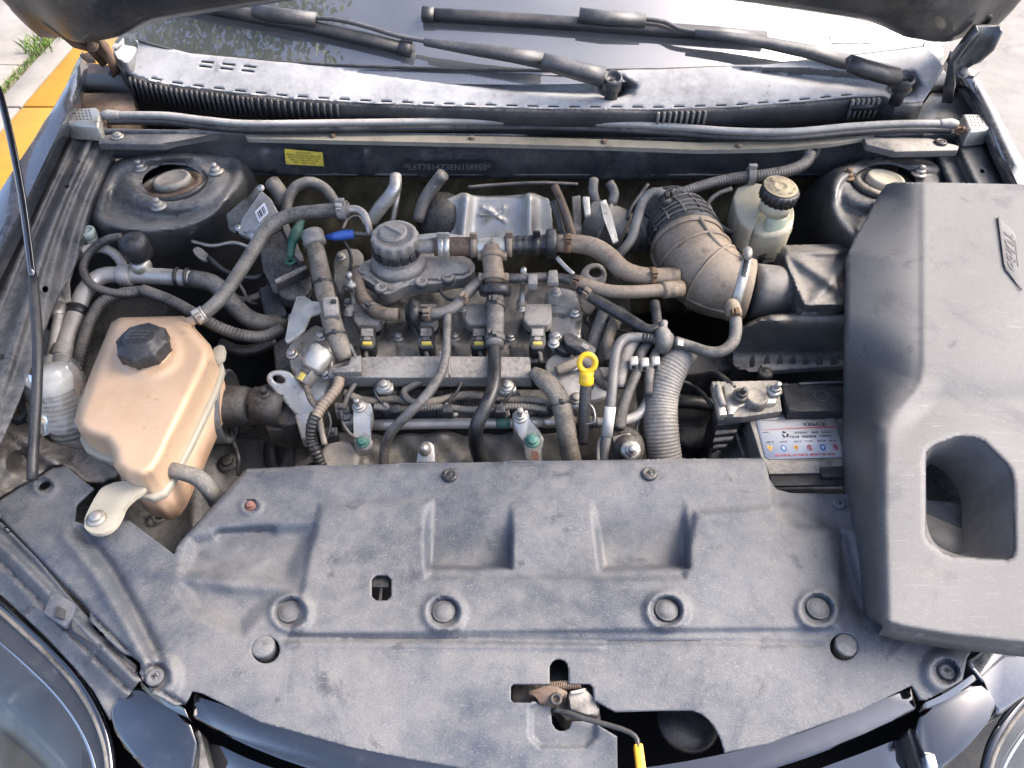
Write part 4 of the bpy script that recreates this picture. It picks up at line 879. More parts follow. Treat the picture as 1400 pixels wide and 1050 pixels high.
def headlight(label, edge, far, inner):
    t = thing('headlight', label, 'headlight', W(far[0][0], far[0][1], .62), 'clear headlights')
    e = rs(edge, 30); ew = [W(*p) for p in e]; fw = [W(*p) for p in rs(far, 30)]
    bm = NB(); rows = []
    for k in range(11):
        s = k / 10; rows.append([a.lerp(b, s) + Z * (.045 * math.sin(math.pi * min(1, s * 1.0)) ** .8) for a, b in zip(ew, fw)])
    lines_loft(bm, rows); obj('lens', bm, 'lamp_lens', t, smooth=70)
    bm = NB(); tube(bm, ew, .0055, 10, step=.008); obj('bezel', bm, 'gloss_black', t)
    bm = NB(); tube(bm, [p + V(0, -.008, .001) for p in ew], .003, 8, step=.008); obj('gasket', bm, 'dusty_rubber', t)
    bm = NB(); rows = []
    for k in range(41):
        t_ = k / 40; st_ = .012 * ((t_ * 3) % 1.0)
        rows.append([a.lerp(b, t_) + V(0, 0, -.016 - .045 * math.sin(math.pi * t_) ** .6 + st_) for a, b in zip(ew, fw)])
    lines_loft(bm, rows); obj('inner_housing', bm, 'lamp_satin', t, smooth=40)
    for i, f, r in ((14, .62, .046),):
        c = ew[i].lerp(fw[i], f) - Z * .020; ax = V(0, -.75, .66).normalized()
        bm = NB(); lathe(bm, c, ax, [(.004, -.03), (r * .5, -.026), (r * .8, -.014), (r * .97, .004), (r, .010), (r * 1.06, .010), (r * 1.07, .0)], 30, cap=False); bw = obj('reflector_bowl', bm, 'chrome', t, smooth=50)
        bm = NB(); lathe(bm, c - ax * .026, ax, [(.006, 0), (.007, .012), (.005, .020), (.002, .022)], 14); obj('bulb', bm, 'white_plastic', bw)
    bm = NB(); tube(bm, [a.lerp(b, .12) + Z * -.004 for a, b in zip(ew, fw)], .004, 8, step=.01); obj('chrome_strip', bm, 'chrome', t)
headlight('clear headlight in the lower corner below the prop rod', [(-110, 722, .81), (-40, 790, .805), (20, 842, .80), (70, 888, .795), (108, 930, .79), (136, 978, .785), (150, 1030, .775), (152, 1110, .755)],
          [(-380, 900, .60), (-320, 960, .58), (-250, 1010, .57), (-160, 1070, .56), (-90, 1110, .56), (-30, 1150, .56), (20, 1190, .56), (60, 1230, .56)], 1)
headlight('clear headlight in the lower corner below the loose engine cover', [(1500, 880, .80), (1460, 900, .80), (1420, 935, .795), (1390, 965, .79), (1368, 995, .785), (1352, 1030, .775), (1340, 1090, .755)],
          [(1720, 960, .60), (1690, 1010, .58), (1640, 1060, .57), (1580, 1110, .56), (1540, 1150, .56), (1490, 1190, .56), (1440, 1230, .56)], -1)
def skirt(bm, h, keep=None):
    """fold the open border of a panel down by h"""
    es = [e for e in bm.edges if len(e.link_faces) == 1 and (keep is None or keep((e.verts[0].co + e.verts[1].co) / 2))]
    r = bmesh.ops.extrude_edge_only(bm, edges=es)
    for v in [g for g in r['geom'] if isinstance(g, bmesh.types.BMVert)]: v.co.z -= h
    bmesh.ops.recalc_face_normals(bm, faces=bm.faces[:])
    if sum(f.normal.z * f.calc_area() for f in bm.faces) < 0:
        for f in bm.faces: f.normal_flip()
# ================================================================== LOOSE ENGINE COVER
sil = [(1560, 900), (1480, 898), (1400, 889), (1300, 878), (1232, 866), (1190, 854), (1180, 850), (1175, 842), (1166, 760), (1159, 690), (1156, 600), (1158, 480), (1160, 345), (1166, 330), (1203, 264), (1212, 252), (1222, 249), (1300, 250), (1400, 252), (1560, 258)]
ridge = [(1258, 200), (1258, 250), (1258, 500), (1254, 522), (1243, 538), (1218, 566), (1206, 584), (1202, 602), (1200, 700), (1205, 850), (1208, 950)]
leftp = ridge + [(900, 950), (900, 200)]
handle = [(1266, 632), (1268, 618), (1276, 610), (1304, 599), (1314, 597), (1334, 599), (1344, 604), (1374, 634), (1380, 643), (1384, 660), (1386, 752), (1383, 761), (1376, 765), (1300, 760), (1290, 756), (1270, 740), (1266, 730)]
def zec(U, Vv):
    zt = 1.010 - .10 * (Vv - 250) / 620
    dl = np.where(inpoly(U, Vv, leftp), pdist(U, Vv, ridge, False), -pdist(U, Vv, ridge, False)); ds = pdist(U, Vv, sil[4:15], False)
    f = np.clip(dl, 0, None) / (np.clip(dl, 0, None) + ds + 1e-6)
    z = zt - (.048 + .055 * sm(Vv, 430, 560)) * np.clip(f, 0, 1) ** 1.45 - .003 * sm(dl, -6, 3)
    z = z - .010 * np.exp(-((Vv - 560) / 34) ** 2) * sm(-dl, 0, 40) * sm(-Vv, -640, -540) + .006 * sm(Vv, 540, 620) * sm(-dl, 0, 14)
    s = sdist(U, Vv, handle); z = z - .003 * (1 - sm(s, 0, 5))
    z = z - .016 * (1 - sm(pdist(U, Vv, sil[:6], False), 0, 12)) + .0012 * np.sin(U * .03 + Vv * .011) + .001 * np.sin(Vv * .03)
    return z
ec = thing('engine_cover', 'big grey plastic engine cover lying loose over the battery and air box', 'engine cover', (1320, 700, .86))
bm = NB(); sheet(bm, sil, zec, holes=[handle], step=3.6, jit=.04)
skirt(bm, .016, lambda p: (p - W(1330, 680, .93)).length > .12); shell = obj('shell', bm, 'engine_cover_plastic', ec, smooth=75, solid=.003)
def zecp(u, v): return float(zec(np.array([float(u)]), np.array([float(v)]))[0])
def resample(poly, n):
    P = dens(poly, .5); L = len(P); return [P[int(i * L / n)] for i in range(n)]
rim = [W(u, v, zecp(u, v) - .001) for u, v in resample(handle, 60)]
inn = [(1266, 642), (1268, 636), (1272, 634), (1284, 640), (1290, 644), (1300, 656), (1306, 664), (1311, 674), (1313, 682), (1315, 700), (1316, 740), (1315, 752), (1311, 757), (1298, 757), (1290, 755), (1271, 740), (1267, 732)]
low_ = [W(u, v, .868) for u, v in resample(inn, 60)]
bm = NB(); loft(bm, [rim, [r - Z * .004 + (l - r) * .02 for r, l in zip(rim, low_)], [r.lerp(l, .5) - Z * .006 for r, l in zip(rim, low_)], low_], cap=False)
bm.normal_update(); obj('handle_recess', bm, 'cover_inner', ec, smooth=60)
bm = NB(); slab(bm, [W(u, v, .869) for u, v in [(1262, 700), (1312, 722), (1318, 724), (1318, 762), (1290, 760), (1262, 738)]], .004, 0); obj('recess_floor', bm, 'cover_inner', ec)
q = [W(1367, 303, zecp(1370, 300)), W(1376, 374, zecp(1376, 372)), W(1396, 394, zecp(1394, 392)), W(1387, 318, zecp(1386, 318))]
bm = NB(); slab(bm, [quadpt(q, a_, b_, .0022) for a_, b_ in ((-.06, -.14), (.03, 1.0), (1.03, 1.04), (.97, -.10))], .003, .0006); em = obj('emblem_plate', bm, 'engine_cover_plastic', ec)
bm = NB()
for a, b, w in (((-.08, -.17), (.90, -.17), .10), ((.90, -.17), (1.06, .95), .05), ):
    quadpatch(bm, q, [(a[0], a[1]), (b[0], b[1]), (b[0] + .04, b[1] + w), (a[0] + .02, a[1] + w)], .0028)
quadpatch(bm, q, [(.18, .86), (.66, .86), (.67, .96), (.20, .96)], .0028)
obj('emblem_frame', bm, 'ink_black', em)
bm = NB(); textbm(bm, 'TUrbo', q, .12, .16, .92, .74, lift=.0029, bold=.03); obj('lettering', bm, 'ink_black', em)

# ================================================================== COOLANT TANK
tk = thing('coolant_tank', 'tan plastic coolant expansion tank with black screw cap', 'coolant tank', (195, 560, .80))
t_out = [(152, 441), (164, 434), (205, 433), (250, 432), (262, 438), (268, 450), (288, 472), (291, 486), (284, 506), (250, 578), (222, 634), (212, 648), (196, 655), (172, 650), (156, 638), (152, 616), (144, 604), (124, 598), (108, 590), (101, 576), (106, 556), (126, 504)]
def ztank(U, Vv):
    s = -sdist(U, Vv, t_out); z = .93 - .03 * np.sqrt(np.clip(1 - np.clip(s / 16, 0, 1) ** 2 * (2 - np.clip(s / 16, 0, 1) ** 2), 0, 1)) * .9
    z = .93 - .028 * (1 - np.sqrt(np.clip(1 - (1 - np.clip(s / 15, 0, 1)) ** 2, 0, 1)))
    return z + .006 * (1 - sm(np.hypot(U - 203, (Vv - 480) * 1.2), 34, 52)) - .014 * sm(Vv, 520, 640)
bm = NB(); sheet(bm, t_out, ztank, step=4, jit=.05)
skirt(bm, .034); tb = obj('upper_shell', bm, 'tank_plastic', tk, smooth=70)
def inset(pts, k, c=None):
    c = c or sum(pts, Vector()) / len(pts); return [p + (p - c).normalized() * k for p in pts]
ow = [W(u, v, float(ztank(np.array([u]), np.array([v]))[0])) for u, v in dens(t_out, 5)]
seam_w = [p - Z * .034 for p in inset(ow, .001)]
bm = NB(); loft(bm, [inset(seam_w, -.001), inset(seam_w, .005), [p - Z * .003 for p in inset(seam_w, .006)], [p - Z * .009 for p in inset(seam_w, .006)], [p - Z * .012 for p in inset(seam_w, .004)], [p - Z * .012 for p in inset(seam_w, -.002)]], cap=False); obj('seam_flange', bm, 'cream_plastic', tk, smooth=50)
bm = NB(); loft(bm, [[p - Z * .011 for p in inset(seam_w, -.001)], [p - Z * .07 for p in inset(seam_w, -.004)], [p - Z * .085 for p in inset(seam_w, -.02)]]); obj('lower_shell', bm, 'tank_lower', tk, smooth=60)
pc = W(203, 484, .936); k = mpp(pc); bm = NB(); lathe(bm, pc, Z, [(31 * k, -.004), (31 * k, .004), (29 * k, .006)], 30); obj('filler_neck', bm, 'tank_plastic', tk)
bm = NB(); wob = lambda kk, a: 1 + (.10 * max(0, math.cos(8 * a)) ** 2 if kk in (1, 2) else (.06 * max(0, math.cos(8 * a)) ** 2 if kk == 3 else 0))
lathe(bm, pc + Z * .005, V(0, -.05, 1), [(31 * k, 0), (32 * k, .002), (32 * k, .020), (30 * k, .024), (23 * k, .0255), (22 * k, .030), (19 * k, .033), (8 * k, .0335)], 112, wob=wob); cp = obj('screw_cap', bm, 'black_clean', tk, label='black ribbed screw cap')
qc = pc + Z * .0387; q = [qc + V(-.017, -.010, 0), qc + V(.017, -.010, 0), qc + V(.017, .010, 0), qc + V(-.017, .010, 0)]
bm = NB()
for kk in range(3): textbm(bm, ['CAUTION', 'HOT COOLANT', 'DO NOT OPEN'][kk], q, .08, .72 - kk * .32, .22, .84, lift=.0006)
obj('printed_lines', bm, 'ink_grey', cp)
bm = NB(); slab(bm, [W(u, v, .868) for u, v in chaikin([(196, 655), (204, 666), (172, 688), (166, 706), (156, 722), (140, 730), (122, 729), (113, 718), (117, 704), (134, 672), (146, 660)], 2)], .007, .002, 2); br = obj('mounting_lug', bm, 'cream_plastic', tk, label='cream plastic mounting lug with bolt')
bm = NB(); p = W(132, 709, .869); hexbolt(bm, p, Z, .008, .007, 1.5); obj('bolt', bm, 'zinc', br)
bm = NB(); slab(bm, PTS([(291, 475, .89), (300, 470, .89), (307, 472, .89), (305, 486, .89), (296, 491, .89), (289, 490, .89)]), .012, .003); obj('side_lug', bm, 'cream_plastic', tk)
bm = NB(); tube(bm, [(255, 442, .915), (264, 438, .922), (272, 432, .925)], [.008, .007, .0065], 12); obj('spout', bm, 'tank_plastic', tk)
bm = NB(); tube(bm, [(205, 640, .86), (220, 641, .86), (232, 641, .86)], .009, 12); obj('spout', bm, 'tank_plastic', tk)

def hose(name, label, cat, pts, r, mat, seg=14, rib=None, clamps=(), clampmat='plated', r_end=None, step=None, group=None, spring=False):
    """a hose (its own thing): tube plus clamp bands; pts are pixel+height points, r in photo pixels at the first point"""
    pw = [P3(p) for p in pts]; k = [mpp(p) for p in pw]
    rr = [r_ * k_ for r_, k_ in zip(r if isinstance(r, (list, tuple)) else [r] * len(pw), k)]
    t = thing(name, label, cat, min(pw, key=lambda p: p.z), group)
    bm = NB(); path = tube(bm, pw, rr, seg, step=step, rib=rib); obj('corrugated_tube' if rib else 'tube', bm, mat, t, smooth=60)
    for f in clamps:
        i = min(len(path) - 2, max(1, int(f * (len(path) - 1)))); d = (path[i + 1] - path[i - 1]).normalized(); R0 = rr[0] + (rr[-1] - rr[0]) * f
        bm = NB(); ring(bm, path[i], d, R0 * 1.02, .011, .0016)
        if spring: ring(bm, path[i] + d * .0075, d, R0 * 1.02, .003, .002)
        c = obj('clamp', bm, clampmat, t)
        up = (V(0, -.45, .9) - d * V(0, -.45, .9).dot(d)).normalized(); bm = NB()
        box(bm, path[i] + up * (R0 + .004), d, d.cross(up), up, .0055, .0035, .005, .001); box(bm, path[i] + up * (R0 + .004) + d.cross(up) * .008, d, d.cross(up), up, .004, .0012, .006, .0005); obj('clamp_ear', bm, clampmat, c)
    return t
hose('coolant_hose', 'grey hose from the tan tank up to the silver pipe at the engine', 'hose', [(266, 436, .925), (285, 424, .93), (305, 404, .935), (330, 368, .94), (350, 336, .945), (366, 312, .95), (395, 295, .955), (435, 289, .955), (478, 287, .955)], 9.5, 'dusty_rubber', clamps=(.03, .96), spring=True)
hose('coolant_hose', 'short ribbed grey hose leaving the bottom of the tan tank', 'hose', [(219, 640, .862), (245, 645, .86), (270, 653, .85), (286, 668, .835), (300, 690, .80)], [11, 11, 12, 12, 12], 'dusty_rubber', clamps=(.1,), clampmat='conduit')

# ================================================================== AIR CONDITIONING PIPES, FILLER NECK, LEFT CORNER
ac = thing('ac_pipe', 'thick aluminium air conditioning pipe bending round behind the tan tank', 'pipe', (100, 450, .84))
pw = PTS([(84, 505, .84), (90, 468, .85), (104, 430, .86), (116, 398, .875), (138, 378, .88), (170, 376, .88), (220, 378, .88), (262, 381, .88), (292, 388, .875), (312, 408, .865), (335, 432, .85), (358, 442, .84), (385, 440, .82)]); k = .0013
bm = NB(); tube(bm, pw[:8], 10.5 * k, 16); obj('pipe', bm, 'aluminium_pipe', ac)
bm = NB(); tube(bm, pw[7:], 11.5 * k, 16); obj('rubber_section', bm, 'dusty_rubber', ac)
for u, v, z, w, r, m in ((172, 376, .88, .022, 14, 'aluminium_pipe'), (243, 379.5, .88, .006, 13.5, 'rubber'), (257, 380.5, .88, .006, 13.5, 'rubber'), (106, 425, .862, .016, 12, 'rubber'), (86, 480, .848, .02, 13, 'aluminium_pipe')):
    p = W(u, v, z); d = X if v < 390 else (pw[3] - pw[1]).normalized(); bm = NB(); lathe(bm, p - d * w / 2, d, [(r * k * .9, 0), (r * k, .002), (r * k, w - .002), (r * k * .9, w)], 6 if u == 86 else 22); obj('collar', bm, m, ac)
p = W(197, 362, .90); bm = NB(); lathe(bm, p - V(.004, 0, .03), V(-.12, .1, 1), [(.014, 0), (.014, .018), (.017, .02), (.017, .034), (.012, .038)], 8); obj('valve_fitting', bm, 'plated', ac)
p = W(190, 345, .925); bm = NB(); lathe(bm, p - V(0, 0, .012), V(-.15, .12, 1), [(.019, 0), (.023, .008), (.024, .026), (.021, .037), (.012, .043), (.004, .044)], 24); obj('sensor_boot', bm, 'rubber', ac)
a2 = thing('ac_pipe', 'thin aluminium pipe arching with hex union beside the inner fender', 'pipe', (70, 500, .84))
pw2 = PTS([(62, 530, .83), (68, 500, .84), (76, 455, .86), (83, 410, .88), (92, 372, .90), (105, 349, .905), (128, 339, .905), (150, 343, .90), (164, 356, .89), (170, 368, .885)])
bm = NB(); tube(bm, pw2, 6.2 * k, 12); obj('pipe', bm, 'aluminium_pipe', a2)
d = (pw2[3] - pw2[2]).normalized(); bm = NB(); lathe(bm, W(78, 432, .869), d, [(.0125, 0), (.013, .002), (.013, .020), (.010, .022), (.012, .024), (.012, .036)], 6); obj('union_nut', bm, 'plated', a2)
bm = NB(); slab(bm, PTS([(84, 388, .90), (94, 380, .90), (96, 410, .89), (88, 412, .89)]), .004, .001); obj('pipe_bracket', bm, 'plated', a2)
p = W(121, 319, .915); bm = NB(); lathe(bm, p - Z * .024, V(-.05, 0, 1), [(.008, 0), (.008, .010), (.012, .011), (.012, .015), (.0105, .017), (.0135, .018), (.0135, .030), (.0125, .0315), (.0095, .0315), (.009, .030), (.003, .030)], 14); obj('service_cap', bm, 'mint_plastic', a2, label='pale mint service port cap')
hose('wiring_conduit', 'thin corrugated conduit looping from the black sensor boot', 'conduit', [(166, 324, .93), (146, 328, .925), (124, 344, .91), (114, 366, .90), (122, 386, .89), (145, 398, .885), (175, 402, .88), (200, 398, .88)], 6, 'conduit', 10, rib=(.004, .0010))
hose('wiring_conduit', 'corrugated conduit running under the coolant hose toward the engine', 'conduit', [(196, 397, .885), (235, 412, .885), (275, 434, .88), (300, 448, .87), (330, 458, .86), (360, 460, .85), (384, 450, .84)], 8.5, 'conduit', 12, rib=(.0055, .0014))
hose('wiring_conduit', 'corrugated conduit dropping behind the white filler cap', 'conduit', [(200, 398, .878), (165, 402, .876), (140, 414, .87), (124, 438, .86), (114, 470, .85), (106, 510, .83), (100, 550, .81)], 8.5, 'conduit', 12, rib=(.0055, .0014))
wf = thing('washer_filler', 'white capped washer filler neck wrapped in clear plastic film', 'filler neck', (90, 590, .78))
p = W(70, 512, .90); ax = (W(70, 512, .90) - W(100, 600, .80)).normalized()
bm = NB(); tube(bm, [p - ax * .012, p - ax * .05, W(92, 575, .83), W(108, 625, .77)], [.030, .029, .028, .027], 24, rib=(.008, .0022)); obj('corrugated_neck', bm, 'grey_plastic', wf, smooth=60)
bm = NB(); lathe(bm, p - ax * .02, (ax + Z * .5).normalized(), [(.031, 0), (.033, .004), (.033, .020), (.031, .024), (.026, .0245), (.025, .026), (.005, .0265)], 30); cpw = obj('filler_cap', bm, 'white_plastic', wf)
rr_ = random.Random(5); bm = NB(); rings = []
x_, y_, z_ = frame((ax + Z * .3))
for i in range(9):
    s = i / 8; cc = p + ax * (.016 - s * .085); r0 = (.030, .037, .0385, .039, .040, .042, .041, .044, .046)[i]
    rings.append([cc + x_ * ((r0 + .004 * math.sin(j * 1.7 + i * 2.1) * (.3 + s)) * math.cos(j * math.tau / 40)) + y_ * ((r0 + .004 * math.sin(j * 2.3 + i) * (.3 + s)) * math.sin(j * math.tau / 40)) for j in range(40)])
loft(bm, rings, cap=False); obj('plastic_film', bm, 'clear_film', wf, smooth=80)

hm = thing('headlight_mount', 'dusty moulded headlight mount with rusty bolt in the corner', 'mount', (60, 610, .76))
def zhm(U, Vv): return .82 + .012 * np.sin(U * .09 + 1) * np.cos(Vv * .08) + .010 * np.exp(-(pdist(U, Vv, [(10, 585), (60, 625), (105, 650)], False) / 7) ** 2) - .014 * (1 - sm(np.hypot(U - 25, Vv - 632), 10, 18)) + .02 * sm(-U, -40, 10)
bm = NB(); sheet(bm, chaikin([(-60, 600), (0, 560), (35, 572), (62, 600), (100, 612), (150, 628), (168, 650), (126, 664), (90, 632), (72, 636), (30, 660), (-10, 686), (-60, 660)], 1), zhm, step=4); obj('moulding', bm, 'dusty_plastic', hm, smooth=50, solid=.004)
bm = NB(); slab(bm, PTS(chaikin([(4, 556, .845), (14, 536, .85), (40, 526, .85), (52, 540, .845), (36, 568, .84), (14, 576, .84)], 1)), .03, .006, 3); obj('mount_lug', bm, 'black_plastic', hm)
bm = NB(); lathe(bm, W(15, 560, .846), V(0, -.1, 1), [(.012, 0), (.013, .003), (.010, .007), (.003, .008)], 18); obj('bolt', bm, 'rusty', hm)
bm = NB(); lathe(bm, W(88, 622, .81), V(.1, 0, 1), [(.03, -.02), (.032, 0), (.026, .006), (.02, .004)], 24); obj('collar', bm, 'dusty_plastic', hm)
bm = NB(); tube(bm, [(74, 560, .80), (76, 590, .79), (80, 640, .76)], .012, 12); obj('peg', bm, 'dusty_rubber', hm)
hm2 = thing('frame_panel', 'dark painted frame panel with a drain hole below the tan tank', 'frame panel', (240, 690, .62))
def zfp(U, Vv): return .70 + .012 * np.sin(U * .05) + .010 * np.exp(-((U - 265) / 8) ** 2) - .04 * sm(U, 290, 360)
bm = NB(); sheet(bm, [(120, 640), (330, 600), (420, 600), (420, 660), (250, 760), (150, 745)], zfp, holes=[circ(218, 706, 5, 4, 12)], step=6); obj('panel', bm, 'bay_paint', hm2, smooth=50, solid=.003)
bm = NB(); torus(bm, W(218, 706, .702), Z, .0095, .0025); obj('hole_rim', bm, 'bay_paint', hm2)
bm = NB(); hexbolt(bm, W(312, 633, .71), Z, .010, flange=1.7); obj('bolt', bm, 'dark_cast', hm2)
bm = NB(); tube(bm, [(316, 580, .76), (318, 600, .75), (326, 625, .74), (326, 650, .72)], .004, 8); obj('cable', bm, 'rubber', hm2)

# engine mount with its drum
em_ = thing('engine_mount', 'dark cast engine mount arm reaching out of a drum beside the tan tank', 'engine mount', (330, 590, .62))
p0 = W(292, 556, .80); axm = V(1, .05, -.03).normalized()
bm = NB(); lathe(bm, p0 - axm * .06, axm, [(.05, 0), (.058, .004), (.058, .085), (.056, .087), (.052, .085), (.050, .03), (.02, .028)], 36); obj('drum', bm, 'bay_paint', em_)
bm = NB(); tube(bm, [p0 + axm * -.02, p0 + axm * .045, p0 + axm * .07 + V(0, -.004, 0), W(352, 552, .81), W(385, 556, .80)], [.036, .032, .025, .027, .034], 18); obj('arm', bm, 'dark_cast', em_)
bm = NB(); slab(bm, PTS(chaikin([(332, 545, .81), (352, 525, .815), (395, 520, .815), (420, 560, .80), (400, 585, .79), (360, 575, .79), (335, 562, .80)], 1)), .06, .010, 3); obj('bracket', bm, 'dark_cast', em_)
bm = NB(); p = W(363, 543, .825); lathe(bm, p, Z, [(.021, -.006), (.022, .001), (.015, .003), (.014, .001)], 22); hexbolt(bm, p, V(.05, -.1, 1), .010, .012, 1.5, stud=.010); obj('nut', bm, 'dark_cast', em_)
bm = NB(); slab(bm, PTS([(360, 572, .785), (404, 570, .785), (400, 586, .78), (364, 588, .78)]), .03, .004); obj('lower_block', bm, 'dark_cast', em_)
bm = NB(); q = [W(287, 548, .855), W(297, 547, .855), W(298, 530, .857), W(289, 532, .857)]; quadpatch(bm, q, [(0, 0), (1, 0), (1, 1), (0, 1)], .001); obj('paper_tag', bm, 'paper_white', em_)

# control module and black parts beside the strut tower
ecu = thing('control_module', 'ribbed aluminium control module with barcode sticker beside the strut tower', 'control module', (350, 320, .86))
nn = V(.25, -.62, .74).normalized()
bm = NB(); slab(bm, PTS([(357, 260, .965), (371, 272, .96), (386, 300, .945), (383, 310, .94), (352, 331, .925), (341, 326, .93), (325, 318, .935), (330, 300, .945)]), .018, .003, 2, 0, -nn); mo = obj('housing', bm, 'cast_alloy', ecu)
bm = NB(); slab(bm, PTS([(338, 270, .95), (352, 252, .955), (356, 262, .955), (330, 302, .935), (322, 320, .925), (312, 314, .925), (309, 292, .935)]), .022, .003, 2, 0, -nn); obj('connector', bm, 'black_plastic', ecu)
for u, v, z in ((357, 257, .968), (384, 306, .945), (326, 312, .94)):
    bm = NB(); hexbolt(bm, W(u, v, z - .003), nn, .0042, .004); obj('bolt', bm, 'zinc', ecu)
q = [W(355, 306, .9455), W(368, 292, .9525), W(362, 278, .960), W(349, 291, .953)]; q = [x + nn * .0035 for x in q]
bm = NB(); quadpatch(bm, q, [(0, 0), (1, 0), (1, 1), (0, 1)], .0015); sk = obj('sticker', bm, 'paper_white', mo, label='white barcode sticker')
bm = NB()
for i, w in enumerate((.07, .12, .05, .09, .06)): quadpatch(bm, q, [(.15 + i * .15, .2), (.15 + i * .15 + w, .2), (.15 + i * .15 + w, .8), (.15 + i * .15, .8)], .002)
obj('barcode', bm, 'ink_black', mo)
bb = thing('relay_box', 'black plastic relay box standing between module and engine', 'relay box', (380, 400, .78))
bm = NB(); slab(bm, PTS([(352, 332, .90), (385, 312, .91), (412, 360, .89), (398, 400, .87), (372, 400, .865), (360, 370, .88)]), .10, .005); obj('box', bm, 'black_plastic', bb)
bm = NB(); slab(bm, PTS([(352, 392, .855), (386, 384, .865), (392, 430, .84), (362, 440, .835)]), .06, .005); obj('lower_box', bm, 'black_clean', bb)
bm = NB(); slab(bm, PTS([(384, 306, .915), (392, 300, .915), (415, 352, .895), (407, 358, .895)]), .006, .001); obj('cover_strip', bm, 'grey_plastic', bb)
gk = hose('wiring_plug', 'dark green plug and lead beside the taped harness', 'plug', [(412, 302, .92), (405, 318, .92), (399, 334, .915), (397, 352, .90)], [5, 8, 6, 5], 'green_plastic', 10)
bm = NB(); torus(bm, W(397, 357, .897), Z, .007, .003); obj('ring', bm, 'green_plastic', gk)
hose('wiring_plug', 'bright blue plug with thin ribbed black lead behind the oil cap', 'plug', [(445, 324, .92), (458, 323, .925), (472, 321, .925), (484, 320, .925)], [3, 6, 7, 6], 'blue_plastic', 10)
hose('wiring_lead', 'thin ribbed black lead running from the blue plug', 'cable', [(482, 320, .925), (495, 320, .925), (514, 322, .925)], 3.6, 'conduit', 8, rib=(.003, .0007))
sc_ = thing('sensor_lead', 'pale ring terminal and thin lead lying on the strut tower wall', 'cable', (275, 350, .86))
bm = NB(); tube(bm, [(282, 354, .872), (300, 365, .865), (320, 378, .86), (333, 398, .85), (340, 412, .84), (352, 416, .83)], .003, 8); obj('lead', bm, 'conduit', sc_)
bm = NB(); slab(bm, PTS(chaikin([(262, 340, .885), (272, 336, .885), (288, 350, .875), (282, 358, .873), (268, 350, .88)], 1)), .004, .001); obj('terminal', bm, 'grey_plastic', sc_)
hose('wiring_lead', 'rubber lead running along the wall above the corrugated conduit', 'cable', [(285, 352, .878), (310, 372, .868), (345, 380, .86), (365, 372, .86)], 3.6, 'rubber', 8)
# ================================================================== ENGINE
en = thing('engine', 'dusty grey alloy engine with coil packs, fuel rail and heat shield', 'engine', (620, 500, .55))
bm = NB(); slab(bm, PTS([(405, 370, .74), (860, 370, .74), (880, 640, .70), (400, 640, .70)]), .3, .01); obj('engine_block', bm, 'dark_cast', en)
vc_out = [(468, 388), (520, 384), (700, 384), (800, 388), (806, 440), (800, 504), (455, 504), (460, 440)]
def zvc(U, Vv):
    z = .815 + .010 * sm(Vv, 458, 474) - .03 * (1 - sm(-sdist(U, Vv, vc_out), 0, 10))
    for u in (542, 619, 697): z = z + .016 * (1 - sm(np.hypot((U - u) / 1.0, (Vv - 440) * .55), 12, 20)) - .008 * np.exp(-((U - u) / 3) ** 2) * sm(Vv, 470, 480)
    for u in (502, 583, 655, 736): z = z + .014 * (1 - sm(np.hypot((U - u), (Vv - 430) * .7), 20, 28))
    return z + .002 * np.sin(U * .2) * np.sin(Vv * .17)
bm = NB(); sheet(bm, vc_out, zvc, step=3.5, jit=.05); skirt(bm, .08); vc = obj('valve_cover', bm, 'dull_alloy', en, smooth=60)
for u, v in ((470, 470), (545, 462), (622, 462), (698, 462), (790, 470), (476, 415)):
    bm = NB(); hexbolt(bm, W(u, v, .832), V(0, -.1, 1), .0065, .008); obj('bolt', bm, 'zinc', vc)
bm = NB(); slab(bm, PTS([(746, 394, .862), (766, 390, .868), (790, 396, .865), (796, 430, .858), (795, 474, .848), (752, 478, .845), (750, 440, .855)]), .06, .007, 3); hb = obj('end_housing', bm, 'cast_alloy', en)
for u, v in ((786, 428), (757, 470), (760, 400)): 
    bm = NB(); hexbolt(bm, W(u, v, .862), V(0, -.2, 1), .007, .008); obj('bolt', bm, 'cast_alloy', hb)
